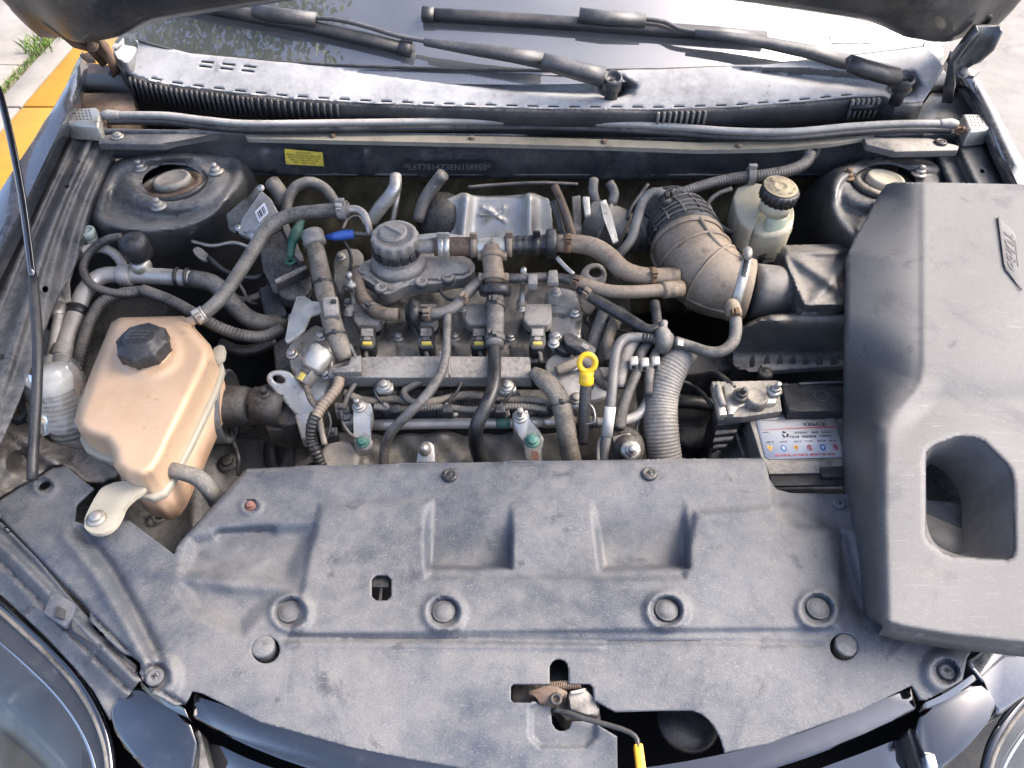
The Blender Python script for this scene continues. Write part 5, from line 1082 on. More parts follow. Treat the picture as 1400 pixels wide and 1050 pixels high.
for i, u in enumerate((502, 583, 655, 735)):
    w = 19 if i != 1 else 15
    bm = NB(); slab(bm, PTS([(u - w, 414, .872), (u + w, 414, .872), (u + w + 1, 436, .868), (u + w - 5, 444, .866), (u - w + 5, 444, .866), (u - w - 1, 436, .868)]), .016, .004, 3); co = obj('coil_pack', bm, 'grey_plastic', en)
    p = W(u, 432, .856); bm = NB(); lathe(bm, p - Z * .045, V(0, 0, 1), [(.017, 0), (.017, .012), (.0195, .015), (.0195, .019), (.017, .022), (.0195, .025), (.0195, .029), (.017, .032), (.019, .035), (.019, .044)], 20); obj('bellows', bm, 'rubber', co)
    bm = NB(); slab(bm, PTS([(u - 10, 446, .872), (u + 10, 446, .872), (u + 12, 470, .864), (u + 8, 477, .860), (u - 8, 477, .860), (u - 12, 470, .864)]), .022, .003, 2); cn = obj('connector', bm, 'black_plastic', co)
    bm = NB(); slab(bm, PTS([(u - 8, 449, .8735), (u + 8, 449, .8735), (u + 8, 459, .871), (u - 8, 459, .871)]), .003, .0008); slab(bm, PTS([(u - 4, 460, .8715), (u + 4, 460, .8715), (u + 5, 465, .870), (u - 5, 465, .870)]), .004, .0005); obj('latch_clip', bm, 'dusty_plastic', co)
    bm = NB(); slab(bm, PTS([(u - 6.5, 466.5, .868), (u + 6.5, 466.5, .868), (u + 6.5, 470.5, .8655), (u - 6.5, 470.5, .8655)]), .004, .0006); obj('lock_tab', bm, 'yellow_tab', co)
    bm = NB(); tube(bm, [(u, 476, .855), (u - 2 + i * 2, 486, .848), (u + 4, 496, .84)], .004, 8); obj('lead', bm, 'conduit', co)
    bm = NB(); hexbolt(bm, W(u - w - 3, 422, .868), Z, .006, stud=.0); obj('bolt', bm, 'zinc', co)
for a, b in (((486, 424, .855), (477, 374, .915)), ((713, 416, .855), (716, 368, .918))):
    pa, pb = W(*a), W(*b); d = (pb - pa); bm = NB()
    lathe(bm, pa, d, [(.009, 0), (.009, .004), (.005, .006), (.0045, d.length * .62), (.008, d.length * .63), (.008, d.length * .74), (.004, d.length * .76), (.004, d.length * .86), (.0052, d.length * .88), (.0052, d.length), (.003, d.length + .003)], 14); obj('stud', bm, 'zinc', en)
bm = NB(); lathe(bm, W(478, 428, .862), Z, [(.010, 0), (.010, .003), (.006, .004), (.006, .010), (.003, .011)], 12); obj('bolt', bm, 'zinc', en)

# oil separator with cap
os_ = thing('oil_separator', 'black oil separator housing with round screw cap on top of the engine', 'oil separator', (545, 380, .86))
s_out = chaikin([(486, 366), (497, 358), (512, 352), (530, 340), (566, 338), (600, 345), (640, 350), (652, 366), (640, 380), (612, 383), (600, 388), (572, 389), (556, 390), (535, 402), (522, 402), (510, 388), (492, 378)], 1)
def zos(U, Vv): return .888 + .006 * sm(-sdist(U, Vv, s_out), 3, 8) - .004 * sm(-sdist(U, Vv, s_out), 8, 14) + .010 * np.exp(-(np.hypot((U - 620) / 1.6, Vv - 362) / 12) ** 2)
bm = NB(); sheet(bm, s_out, zos, step=3.5, jit=.05); skirt(bm, .02); ob = obj('base_housing', bm, 'dusty_plastic', os_, smooth=60)
pcap = W(539, 318, .957)
bm = NB(); lathe(bm, pcap - Z * .066, Z, [(36 * .00128, 0), (36.5 * .00128, .004), (35 * .00128, .012), (28 * .00128, .016), (27 * .00128, .018), (26 * .00128, .05)], 40); obj('neck', bm, 'dusty_plastic', os_)
bm = NB(); wob = lambda kk, a: 1 + (.035 * (1 if math.cos(14 * a) > 0 else -1) if kk in (1, 2) else 0)
lathe(bm, pcap - Z * .024, V(0, -.06, 1), [(.034, 0), (.0375, .002), (.0375, .017), (.036, .021), (.030, .0225), (.029, .0215), (.006, .022)], 84, wob=wob); cp = obj('screw_cap', bm, 'grey_plastic', os_)
bm = NB(); lathe(bm, pcap + V(-.002, 0, -.003), V(0, -.06, 1), [(.023, 0), (.023, .004), (.020, .007), (.004, .0075)], 30); box(bm, pcap + V(0, 0, .005), V(.8, -.6, 0), V(.6, .8, 0), Z, .018, .003, .004, .0015); obj('cap_grip', bm, 'grey_plastic', cp)
for s in range(7):
    a = math.radians(200 + s * 24); p = pcap + V(math.cos(a) * .0378, math.sin(a) * .0378, -.032); bm = NB(); box(bm, p, V(-math.sin(a), math.cos(a), 0), V(math.cos(a), math.sin(a), 0), Z, .0065, .002, .006, .001); obj('neck_tab', bm, 'black_plastic', os_)
for u, v in ((498, 368), (521, 392), (576, 384), (612, 378)):
    bm = NB(); p = W(u, v, .893); lathe(bm, p - Z * .008, Z, [(.011, 0), (.011, .008), (.0095, .0095), (.006, .009), (.005, .006), (.002, .006)], 18); obj('bolt', bm, 'dusty_plastic', ob)
bm = NB(); tube(bm, [W(562, 338, .928), W(582, 337, .93), W(602, 337, .93)], .0115, 16); obj('outlet_pipe', bm, 'grey_plastic', os_)
bm = NB(); tube(bm, [W(566, 326, .943), W(600, 323, .943), W(632, 326, .935)], .0055, 12); obj('vent_pipe', bm, 'zinc', os_)

# breather tee
te = thing('breather_tee', 'rust stained breather tee pipe with spring clamps across the engine', 'tee pipe', (672, 340, .92))
bm = NB(); tube(bm, [W(594, 337, .93), W(620, 337, .93), W(650, 337, .93)], .0155, 20); obj('sleeve', bm, 'rusty_brown', te)
bm = NB(); tube(bm, [W(646, 337, .93), W(672, 337, .93), W(696, 336, .93)], .0145, 20); obj('tee_body', bm, 'plated', te)
bm = NB(); tube(bm, [W(672, 338, .932), W(673, 356, .922), W(675, 372, .912), W(676, 386, .90)], [.0155, .016, .0165, .016], 20); obj('branch', bm, 'tan_rubber', te)
bm = NB(); tube(bm, [W(690, 336, .93), W(715, 335, .93), W(748, 334, .93)], [.0165, .0155, .0165], 20, rib=(.011, .0018)); obj('sleeve', bm, 'rubber', te)
for u, v, z, d, r, m in ((604, 337, .93, X, .016, 'plated'), (611, 337, .93, X, .016, 'plated'), (648, 337, .93, X, .0163, 'tan_rubber'), (696, 336, .93, X, .0168, 'tan_rubber'), (733, 335, .93, X, .0168, 'rubber'),
                      (673, 349, .926, V(0, -.8, -.5), .0165, 'tan_rubber'), (675, 380, .906, V(0, -.8, -.5), .0172, 'tan_rubber')):
    p = W(u, v, z); bm = NB(); ring(bm, p, d, r, .010, .0018); c = obj('clamp', bm, m, te)
    up = V(0, -.15, 1) if d == X else V(0, .5, .85); bm = NB(); sd_ = d.normalized().cross(up).normalized()
    box(bm, p + up * (r + .005) + (V(0, 0, 0) if d == X else X * .0), d, sd_, up, .006, .0018, .006, .0008)
    if d == X: box(bm, p + up * (r + .010), d, sd_, up, .0055, .0022, .0045, .001)
    else:
        for s in (-1, 1): box(bm, p + X * s * (r + .003), d, Z, X, .006, .004, .004, .001)
    obj('clamp_ear', bm, m, c)
for u, v, z, d, r in ((753, 333, .93, X, .024), (677, 397, .893, V(0, -.75, -.6), .026)):
    p = W(u, v, z); d = d.normalized(); bm = NB(); lathe(bm, p - d * .009, d, [(r * .7, 0), (r * .97, .002), (r, .007), (r, .012), (r * .95, .017), (r * .7, .018)], 32); obj('check_valve', bm, 'rubber', te)
hose('breather_hose', 'thick tan hose curving from the tee to the air intake elbow', 'hose', [(757, 333, .93), (785, 333, .93), (812, 338, .928), (834, 352, .92), (850, 368, .912), (872, 377, .905), (900, 379, .902), (922, 379, .90)], [12, 12.5, 13, 13, 13, 13, 12.5, 12], 'tan_rubber', 18, clamps=(.12, .86), clampmat='rusty')
hose('breather_hose', 'slimmer grey hose below the thick tan hose into the elbow', 'hose', [(782, 384, .90), (805, 391, .90), (835, 398, .90), (870, 399, .90), (900, 397, .90), (926, 396, .90)], 9, 'tan_rubber', 16, clamps=(.06,), clampmat='rusty_brown')
hose('breather_hose', 'black smooth hose dropping from the tee branch to the radiator cover', 'hose', [(676, 470, .868), (676, 500, .872), (674, 530, .868), (664, 556, .86), (652, 582, .84), (651, 608, .80), (662, 640, .74)], [8.5, 9.5, 9.5, 9.5, 10, 10.5, 11], 'rubber', 18, step=.006)
hose('breather_hose', 'crimped dark sleeve with clamps hanging below the tee branch', 'hose', [(677, 402, .888), (677, 420, .886), (677, 445, .88), (676, 474, .872)], [12, 12.5, 12.5, 13], 'dusty_rubber', 18, clamps=(.3, .92), clampmat='conduit')
hose('vacuum_hose', 'thin grey hose crossing the cable duct and dropping to the radiator cover', 'hose', [(612, 432, .885), (611, 460, .89), (609, 490, .886), (600, 516, .882), (580, 544, .87), (556, 568, .85), (534, 592, .82), (526, 614, .79), (525, 640, .76)], [5.5, 5.5, 6, 7, 7, 7, 7, 7, 7], 'dusty_rubber', 14, step=.006)
hs = hose('bypass_hose', 'brown hose looping under the oil separator through a black disc valve', 'hose', [(488, 368, .885), (490, 388, .88), (497, 408, .878), (508, 422, .878), (526, 429, .88), (545, 430, .88)], [8, 8.5, 9, 9.5, 9.5, 9], 'tan_rubber', 14, clamps=(.72,), clampmat='conduit', spring=True)
hs = hose('bypass_hose', 'grey hose rising from the disc valve to the tee branch', 'hose', [(560, 430, .88), (585, 430, .882), (605, 428, .885), (624, 418, .888), (637, 402, .892), (652, 388, .895), (662, 380, .895)], [8, 8.5, 8.5, 8.5, 8, 8, 8], 'dusty_rubber', 14, clamps=(.2, .62), clampmat='tan_rubber')
bm = NB(); p = W(569, 429, .881); lathe(bm, p - X * .008, X, [(.012, -.008), (.014, 0), (.0225, .001), (.0235, .006), (.021, .010), (.020, .013), (.012, .014), (.011, .026)], 28); obj('disc_valve', bm, 'rubber', hs)
hose('fuel_line', 'grey pipe with plastic clip crossing behind the spring stud', 'pipe', [(690, 381, .90), (715, 380, .905), (745, 379, .905), (768, 380, .902), (786, 386, .90)], [6.5, 6.5, 6.5, 6.5, 6.5], 'conduit', 12)
fb_ = thing('line_clip', 'pale plastic clip holding the grey pipe near the spring stud', 'clip', (758, 380, .90))
bm = NB(); slab(bm, PTS([(750, 369, .918), (762, 368, .918), (764, 386, .91), (748, 386, .91)]), .008, .002); obj('clip_body', bm, 'grey_plastic', fb_)
bm = NB(); slab(bm, PTS([(722, 374, .916), (735, 374, .916), (735, 388, .908), (722, 388, .908)]), .012, .002); obj('clip_block', bm, 'grey_plastic', fb_)
hose('thin_rod', 'short bright rod slanting behind the engine below the thick tan hose', 'rod', [(761, 352, .925), (772, 364, .92), (784, 375, .915)], 3.2, 'zinc', 10)

# heat shield and what sits behind the engine
hs_out = chaikin([(582, 318), (588, 296), (600, 278), (620, 268), (634, 262), (648, 268), (712, 267), (726, 262), (742, 269), (752, 272), (755, 300), (756, 330), (742, 338), (690, 330), (672, 338), (604, 340)], 1)
def zhs(U, Vv):
    z = .925 - .0009 * (Vv - 262) - .05 * (1 - sm(Vv, 258, 272)) * .3 - .05 * sm(-U, -612, -580)
    z = z + .014 * np.exp(-((U - 635 + (Vv - 300) * .10) / 8) ** 2) + .014 * np.exp(-((U - 724) / 8) ** 2) + .010 * np.exp(-((Vv - 328) / 7) ** 2) * sm(U, 670, 690)
    for a, b in (((660, 284), (690, 302)), ((690, 284), (662, 304)), ((656, 294), (668, 294)), ((668, 286), (676, 290))): z = z + .0045 * np.exp(-(pdist(U, Vv, [a, b], False) / 1.8) ** 2)
    return z
bm = NB(); sheet(bm, hs_out, zhs, step=2.8, jit=.05); obj('heat_shield', bm, 'heat_shield', en, smooth=80, solid=.0015)
bm = NB(); lathe(bm, W(600, 300, .87), V(-.7, -.2, .5), [(.05, -.03), (.052, 0), (.045, .02), (.03, .03), (.01, .034)], 30); obj('turbo_housing', bm, 'dark_cast', en)
hose('oil_pipe', 'shiny bent steel pipe rising behind the oil separator', 'pipe', [(541, 240, .95), (540, 256, .94), (532, 270, .925), (520, 284, .91), (506, 304, .885)], [8, 9, 9.5, 9.5, 9], 'zinc', 16)
hose('heater_hose', 'dusty tan hose behind the heat shield corner', 'hose', [(606, 238, .955), (595, 252, .935), (580, 275, .91), (572, 304, .88)], 9, 'dusty_rubber', 14)
hose('heater_hose', 'dusty grey hose arching below the yellow sticker', 'hose', [(392, 296, .90), (394, 274, .92), (404, 256, .935), (424, 249, .94), (444, 258, .93), (456, 274, .915), (470, 300, .88)], 7.5, 'dusty_rubber', 14)
hose('heater_hose', 'dark hose end poking out beside the control module', 'hose', [(372, 250, .93), (384, 266, .92), (390, 285, .90)], 11, 'dusty_rubber', 14)
hose('wiring_lead', 'thin upright cable behind the steel oil pipe', 'cable', [(545, 250, .94), (541, 280, .91), (536, 305, .88)], 4, 'zinc', 8)
pp = hose('steel_return_pipe', 'silver pipe end turning down into the oil separator from the grey hose', 'pipe', [(474, 287, .955), (486, 286, .955), (496, 291, .952), (502, 302, .945), (506, 320, .925)], [6, 5.5, 5.2, 5, 5], 'zinc', 14)
cl = thing('hose_clamp', 'square spring clamp at the upper end of the grey coolant hose', 'hose clamp', (470, 287, .95))
bm = NB(); p = W(469, 287, .955); ring(bm, p, X, .0132, .014, .002); box(bm, p + V(0, -.004, .018), X, Y, Z, .006, .004, .006, .001); obj('band', bm, 'grey_plastic', cl)
cn_ = thing('vacuum_canister', 'grey metal vacuum canister with prongs behind the engine', 'canister', (825, 320, .85))
ax = V(1, -.35, -.22).normalized(); p = W(802, 296, .90)
bm = NB(); lathe(bm, p, ax, [(.03, 0), (.036, .004), (.036, .03), (.040, .031), (.040, .036), (.036, .037), (.036, .068), (.032, .074), (.005, .076)], 30); obj('drum', bm, 'dull_alloy', cn_)
bm = NB(); slab(bm, PTS([(782, 268, .93), (794, 266, .93), (796, 312, .90), (785, 316, .90)]), .014, .002); obj('flange_plate', bm, 'dull_alloy', cn_)
for pts in ([(812, 246, .955), (811, 262, .945), (816, 282, .92)], [(833, 250, .95), (840, 264, .94), (836, 280, .925)]):
    bm = NB(); tube(bm, pts, .0085, 12); obj('stub_pipe', bm, 'dusty_rubber', cn_)
bm = NB(); slab(bm, PTS([(820, 276, .94), (828, 272, .94), (836, 290, .93), (846, 330, .90), (838, 332, .90), (826, 300, .925)]), .004, .001); obj('bracket', bm, 'plated', cn_)
bm = NB(); slab(bm, PTS([(796, 268, .945), (806, 268, .945), (808, 292, .93), (800, 294, .93)]), .006, .002); obj('lever', bm, 'plated', cn_)
hose('brake_pipe', 'rust spotted pipe rising behind the heat shield corner', 'pipe', [(758, 254, .95), (768, 276, .935), (778, 304, .92), (786, 334, .90)], 5.5, 'rusty_brown', 12)
hose('brake_pipe', 'dark short pipe beside the rust spotted pipe', 'pipe', [(756, 276, .925), (764, 300, .91), (772, 330, .89)], 5, 'dark_cast', 12)
hose('vent_hose', 'slim grey hose hooking over the black intake bellows', 'hose', [(912, 277, .955), (906, 266, .96), (894, 263, .96), (880, 274, .95), (871, 300, .93), (864, 325, .91), (852, 342, .895), (838, 356, .88)], 6.8, 'dusty_rubber', 14, clamps=(.03,), clampmat='dark_cast')

# cable duct, fuel rail, brackets at the front of the engine
du = thing('cable_duct', 'long grey plastic cable duct along the front of the engine', 'cable duct', (590, 515, .84))
bm = NB(); slab(bm, PTS([(447, 510, .866), (452, 500, .868), (470, 492, .87), (500, 488, .871), (600, 487, .871), (725, 487, .871), (727, 516, .862), (600, 516, .862), (450, 516, .864)]), .020, .003, 2); obj('channel', bm, 'dusty_plastic', du)
bm = NB(); slab(bm, PTS([(454, 502, .879), (478, 501, .879), (478, 487, .884), (494, 485, .884), (494, 508, .878), (455, 509, .877)]), .010, .002, 2); obj('end_cap', bm, 'dusty_plastic', du)
for u in (470, 512, 545, 600, 640, 700, 720):
    bm = NB(); slab(bm, PTS([(u, 515, .858), (u + 8, 515, .858), (u + 8, 519, .856), (u, 519, .856)]), .018, .001); obj('clip_tab', bm, 'black_plastic', du)
for u in (601, 612):
    bm = NB(); slab(bm, PTS([(u, 480, .89), (u + 3, 480, .89), (u + 4, 512, .88), (u + 1, 512, .88)]), .012, .001); obj('hose_holder', bm, 'dusty_plastic', du)
bm = NB(); slab(bm, PTS([(476, 470, .885), (480, 469, .885), (488, 486, .88), (484, 487, .88)]), .006, .001); obj('fin', bm, 'dusty_plastic', du)
for u, v in ((525, 527), (693, 528)):
    bm = NB(); slab(bm, PTS([(u - 11, v - 7, .852), (u + 12, v - 7, .852), (u + 13, v + 5, .848), (u + 6, v + 9, .846), (u - 8, v + 9, .846), (u - 12, v + 4, .848)]), .006, .002); tb = obj('mount_tab', bm, 'plated', du)
    bm = NB(); hexbolt(bm, W(u, v, .853), V(0, -.2, 1), .007, .008, 1.5); obj('bolt', bm, 'zinc', tb)
    bm = NB(); slab(bm, PTS([(u - 2, v + 6, .842), (u + 18, v + 6, .842), (u + 26, v + 42, .80), (u + 8, v + 46, .80)]), .012, .003); obj('stay', bm, 'black_plastic', tb)
ra = thing('fuel_rail', 'silver fuel rail tube held by two pale brackets', 'fuel rail', (620, 580, .75))
bm = NB(); tube(bm, [W(505, 581, .795), W(600, 579, .795), W(700, 578, .795), W(742, 577, .795)], 7.5 * .00112, 18, step=.03); obj('rail_tube', bm, 'aluminium_pipe', ra)
bm = NB(); tube(bm, [W(742, 577, .795), W(762, 577, .795), W(764, 577, .795)], [.0095, .0095, .007], 16); obj('rail_end', bm, 'plated', ra)
bm = NB(); ring(bm, W(688, 578, .795), X, .0086, .022, .0004); obj('green_band', bm, 'green_dot', ra)
bm = NB(); slab(bm, PTS(chaikin([(482, 566, .835), (486, 550, .842), (506, 549, .842), (510, 560, .838), (508, 575, .826), (504, 590, .806), (511, 606, .795), (506, 614, .79), (488, 615, .79), (484, 606, .795)], 1)), .016, .002); b1 = obj('bracket', bm, 'plated', ra)
for u, v, z, st_, m in ((491, 556, .843, .016, 'zinc'), (496, 604, .798, 0, 'green_dot')):
    bm = NB(); hexbolt(bm, W(u, v, z), V(0, -.3, 1), .008, .008, 1.3, stud=st_); obj('bolt', bm, m, b1)
bm = NB(); slab(bm, PTS([(700, 564, .832), (722, 560, .834), (724, 574, .826), (738, 588, .81), (744, 600, .80), (740, 614, .79), (742, 640, .76), (720, 640, .76), (718, 608, .795), (702, 586, .812)]), .012, .002); b2 = obj('bracket', bm, 'plated', ra)
for u, v, z, st_, m in ((711, 570, .835, .018, 'zinc'), (728, 603, .805, 0, 'green_dot')):
    bm = NB(); hexbolt(bm, W(u, v, z), V(0, -.3, 1), .008, .008, 1.4, stud=st_); obj('bolt', bm, m, b2)
q = [W(724, 634, .772), W(738, 632, .772), W(738, 612, .795), W(724, 614, .795)]; bm = NB(); quadpatch(bm, q, [(.1, .3), (.9, .2), (.8, .8), (.2, .9)], .002); obj('paint_mark', bm, 'red_dirt', b2)
def zim(U, Vv): return .765 - .0006 * (Vv - 590) + .010 * np.sin(U * .055) + .008 * np.sin(U * .12 + 1) * np.cos(Vv * .09) - .02 * (1 - sm(Vv, 586, 596))
bm = NB(); sheet(bm, [(452, 590), (780, 586), (790, 660), (445, 660)], zim, step=4); obj('intake_manifold', bm, 'dull_alloy', en, smooth=60, solid=.004)
bm = NB(); lathe(bm, W(466, 628, .765), V(0, -.5, .8), [(.03, 0), (.031, .006), (.024, .012), (.02, .010)], 24); obj('port_boss', bm, 'dull_alloy', en)
bm = NB(); slab(bm, PTS([(568, 634, .785), (572, 608, .80), (578, 602, .802), (588, 602, .802), (594, 608, .80), (596, 634, .785)]), .02, .004); lathe(bm, W(581, 615, .80), V(0, -.4, 1), [(.010, 0), (.010, .008), (.006, .01), (.006, .014)], 14); obj('sensor_boss', bm, 'cast_alloy', en)
for u, v in ((545, 568), (620, 566), (692, 566), (784, 560)):
    bm = NB(); hexbolt(bm, W(u, v, .79), V(0, -.4, 1), .009, .008, 1.5); obj('bolt', bm, 'zinc', en)
bm = NB(); slab(bm, PTS([(470, 532, .815), (770, 530, .815), (772, 572, .79), (470, 575, .79)]), .06, .006); obj('manifold_runner', bm, 'black_plastic', en)
for k, u in enumerate((532, 607, 680, 745)):
    bm = NB(); slab(bm, PTS([(u - 10, 548, .822), (u + 10, 548, .822), (u + 11, 566, .812), (u - 11, 566, .812)]), .02, .004); obj('injector_block', bm, 'black_plastic', en)
hose('wiring_harness', 'sagging brown harness below the cable duct', 'harness', [(470, 536, .84), (500, 548, .83), (540, 546, .83), (570, 552, .828), (600, 548, .83), (640, 540, .832), (690, 546, .83), (740, 548, .83), (765, 560, .82)], [5, 6, 6, 7, 6, 6, 5, 6, 6], 'tape_wrap', 10)
hose('wiring_harness', 'thin leads crossing under the duct end', 'harness', [(492, 518, .85), (482, 530, .845), (474, 545, .838), (470, 560, .83)], 4, 'conduit', 8)
hose('wiring_harness', 'dark lead curling beside the round sensor bolt under the duct', 'harness', [(578, 520, .85), (560, 530, .845), (552, 536, .842), (560, 548, .838), (584, 554, .834)], 5, 'conduit', 10)
hose('taped_harness', 'thick tape wrapped harness beside the dipstick', 'harness', [(728, 508, .868), (742, 518, .866), (758, 534, .858), (768, 556, .84), (774, 585, .815), (778, 612, .785), (784, 640, .75)], [8, 13, 13.5, 13.5, 13.5, 13.5, 13.5], 'tape_wrap', 16)
hose('taped_harness', 'tape wrapped harness descending from the pale clamp to the cable duct', 'harness', [(429, 330, .925), (434, 352, .92), (441, 385, .91), (448, 415, .90), (455, 445, .89), (464, 470, .882), (474, 492, .87)], [11, 12.5, 13, 13, 14, 13.5, 11], 'tape_wrap', 16)
hc = thing('harness_clamp', 'pale grey plastic collar at the top of the taped harness', 'clamp', (428, 322, .92))
bm = NB(); a, b = W(426, 317, .937), W(431, 334, .926); d = (b - a); lathe(bm, a, d, [(.017, 0), (.0185, .002), (.0185, d.length), (.0165, d.length + .002)], 22); obj('collar', bm, 'grey_plastic', hc)
hc2 = thing('harness_bracket', 'pale pressed metal bracket plate clipped to the taped harness', 'bracket', (415, 430, .87))
bm = NB(); slab(bm, PTS([(405, 405, .905), (417, 404, .905), (426, 413, .905), (441, 412, .91), (443, 425, .905), (425, 430, .90), (416, 450, .89), (404, 462, .88), (392, 468, .878), (389, 464, .88), (394, 440, .89)]), .005, .0015); obj('plate', bm, 'plated', hc2)
bm = NB(); slab(bm, PTS([(440, 406, .925), (462, 404, .925), (464, 430, .912), (442, 432, .912)]), .012, .003); obj('clip', bm, 'dusty_plastic', hc2)
bm = NB(); box(bm, W(456, 412, .9235), X, Y, Z, .004, .003, .002, .0005); obj('clip_slot', bm, 'void_black', hc2)
hose('wiring_conduit', 'tan ribbed conduit below the end of the cable duct', 'conduit', [(464, 516, .862), (462, 528, .86), (452, 542, .856), (440, 556, .85), (432, 570, .845)], 8, 'tan_rubber', 12, rib=(.006, .0014))
hose('wiring_conduit', 'black ribbed conduit dropping beside the lifting eye', 'conduit', [(432, 566, .846), (427, 580, .835), (426, 600, .815), (432, 618, .80), (440, 640, .775)], 8.5, 'rubber', 12, rib=(.006, .0015))
le = thing('lifting_eye', 'flat grey steel lifting eye with oval hole at the engine end', 'lifting eye', (410, 560, .82))
ep = chaikin([(364, 522), (366, 510), (378, 506), (394, 508), (404, 517), (420, 540), (434, 560), (430, 570), (406, 570), (398, 560), (376, 536)], 1)
bm = NB(); sheet(bm, ep, lambda U, Vv: .862 - .0009 * (Vv - 506), holes=[circ(381, 519, 9, 5.5, 18, .25)], step=4); obj('plate', bm, 'plated', le, solid=.005)
bm = NB(); slab(bm, PTS([(402, 566, .81), (432, 564, .81), (428, 600, .785), (412, 600, .785)]), .02, .003); obj('foot', bm, 'cast_alloy', le)
bm = NB(); slab(bm, PTS([(392, 470, .86), (430, 440, .87), (452, 450, .865), (456, 500, .845), (444, 540, .825), (428, 550, .82), (405, 520, .83), (396, 500, .845)]), .09, .008, 3); tc = obj('timing_cover', bm, 'cast_alloy', en)
for u, v, z in ((400, 484, .866), (446, 512, .85), (440, 460, .874), (402, 436, .87)):
    bm = NB(); hexbolt(bm, W(u, v, z), V(-.1, -.3, 1), .007, .009, 1.4); obj('bolt', bm, 'zinc', tc)
bm = NB(); slab(bm, PTS([(372, 470, .83), (395, 455, .84), (400, 520, .81), (378, 530, .80)]), .12, .006); obj('belt_cover', bm, 'black_plastic', en)
sv = thing('cam_solenoid', 'pale grey cylindrical solenoid with yellow tab connector at the engine end', 'solenoid', (425, 510, .83))
a, b = W(440, 482, .88), W(424, 507, .865); d = (b - a); bm = NB(); lathe(bm, a - d * .25, d, [(.014, 0), (.0195, .006), (.0195, d.length * 1.05), (.018, d.length * 1.12), (.015, d.length * 1.14), (.014, d.length * 1.2)], 26); obj('body', bm, 'plated', sv)
bm = NB(); dn = d.normalized(); s1 = dn.cross(Z).normalized(); n1 = s1.cross(dn); box(bm, a + d * 1.25, dn, s1, n1, .013, .0115, .010, .002); cn = obj('connector', bm, 'grey_plastic', sv)
bm = NB(); box(bm, a + d * 1.38 + n1 * .0105, dn, s1, n1, .007, .0045, .001, .0004); obj('lock_tab', bm, 'yellow_tab', cn)
bm = NB(); box(bm, a + d * 1.1 + n1 * .0105, dn, s1, n1, .004, .008, .002, .0006); obj('latch_clip', bm, 'black_plastic', cn)
bm = NB(); tube(bm, [a + d * 1.5, W(424, 545, .85), W(434, 560, .845), W(440, 590, .83), W(444, 608, .82)], .0045, 8); obj('lead', bm, 'tape_wrap', sv)
of = thing('oil_filler_cap', 'black oil filler cap with a printed handle bar beside the harness', 'filler cap', (405, 395, .85))
bm = NB(); lathe(bm, W(404, 396, .87), V(0, -.1, 1), [(.026, -.02), (.028, -.01), (.028, .004), (.025, .008), (.004, .009)], 30); obj('cap', bm, 'black_plastic', of)
bm = NB(); slab(bm, PTS([(376, 382, .905), (418, 362, .905), (422, 367, .903), (378, 388, .902)]), .016, .002); obj('handle_bar', bm, 'black_plastic', of)
q = [W(377, 387, .9035), W(420, 367, .9045), W(418, 362.5, .9055), W(376, 382.5, .9055)]; bm = NB(); quadpatch(bm, q, [(0, 0), (1, 0), (1, 1), (0, 1)], .0005); obj('bar_face', bm, 'grey_plastic', of)
bm = NB(); textbm(bm, 'ENGINE OIL', q, .2, .15, .7, .6, lift=.001); obj('printed_lines', bm, 'ink_black', of)

# crank sensor plug and dipstick
cs = thing('cam_sensor', 'black sensor plug bolted to the corner of the valve cover', 'sensor', (775, 475, .84))
bm = NB(); slab(bm, PTS([(768, 456, .875), (780, 454, .875), (800, 464, .872), (816, 476, .868), (813, 484, .864), (796, 482, .866), (774, 470, .87)]), .016, .003); cn = obj('connector', bm, 'black_plastic', cs)
bm = NB(); slab(bm, PTS([(797, 468, .876), (806, 473, .875), (803, 478, .874), (794, 473, .875)]), .003, .0005); obj('latch_clip', bm, 'dusty_plastic', cn)
bm = NB(); slab(bm, PTS(chaikin([(752, 458, .862), (760, 456, .862), (776, 468, .858), (784, 480, .852), (772, 484, .85), (758, 474, .856)], 1)), .010, .002); obj('mount_lug', bm, 'black_plastic', cs)
bm = NB(); hexbolt(bm, W(759, 461, .864), Z, .008, .008, 1.3); obj('bolt', bm, 'zinc', cs)
ds = thing('dipstick', 'yellow ring handled oil dipstick at the front of the engine', 'dipstick', (800, 560, .80))
pr = W(803, 496, .905); nr = V(0, -.85, .5).normalized()
bm = NB(); x, y, z = frame(nr); N_ = 32; rings = []
for k in range(9):
    a = 2 * math.pi * k / 8; rings.append([pr + x * ((.0125 + .0042 * math.cos(a)) * math.cos(t)) + y * ((.0115 + .0042 * math.cos(a)) * math.sin(t)) + z * (.0038 * math.sin(a)) for t in [math.tau * i / N_ for i in range(N_)]])
loft(bm, rings, cap=False); obj('ring_handle', bm, 'yellow_plastic', ds)
dd = (W(801, 530, .868) - pr).normalized(); bm = NB(); lathe(bm, pr + dd * .013, dd, [(.008, 0), (.0105, .003), (.0095, .008), (.011, .011), (.011, .019), (.009, .021)], 20); obj('stopper', bm, 'yellow_plastic', ds)
bm = NB(); tube(bm, [pr + dd * .03, W(800, 545, .855), W(798, 575, .825), W(796, 605, .79)], .0088, 16); obj('guide_tube', bm, 'black_plastic', ds)
bm = NB(); tube(bm, [W(806, 552, .855), W(812, 560, .85), W(813, 576, .84), W(800, 580, .83)], .0012, 6); obj('wire_clip', bm, 'zinc', ds)
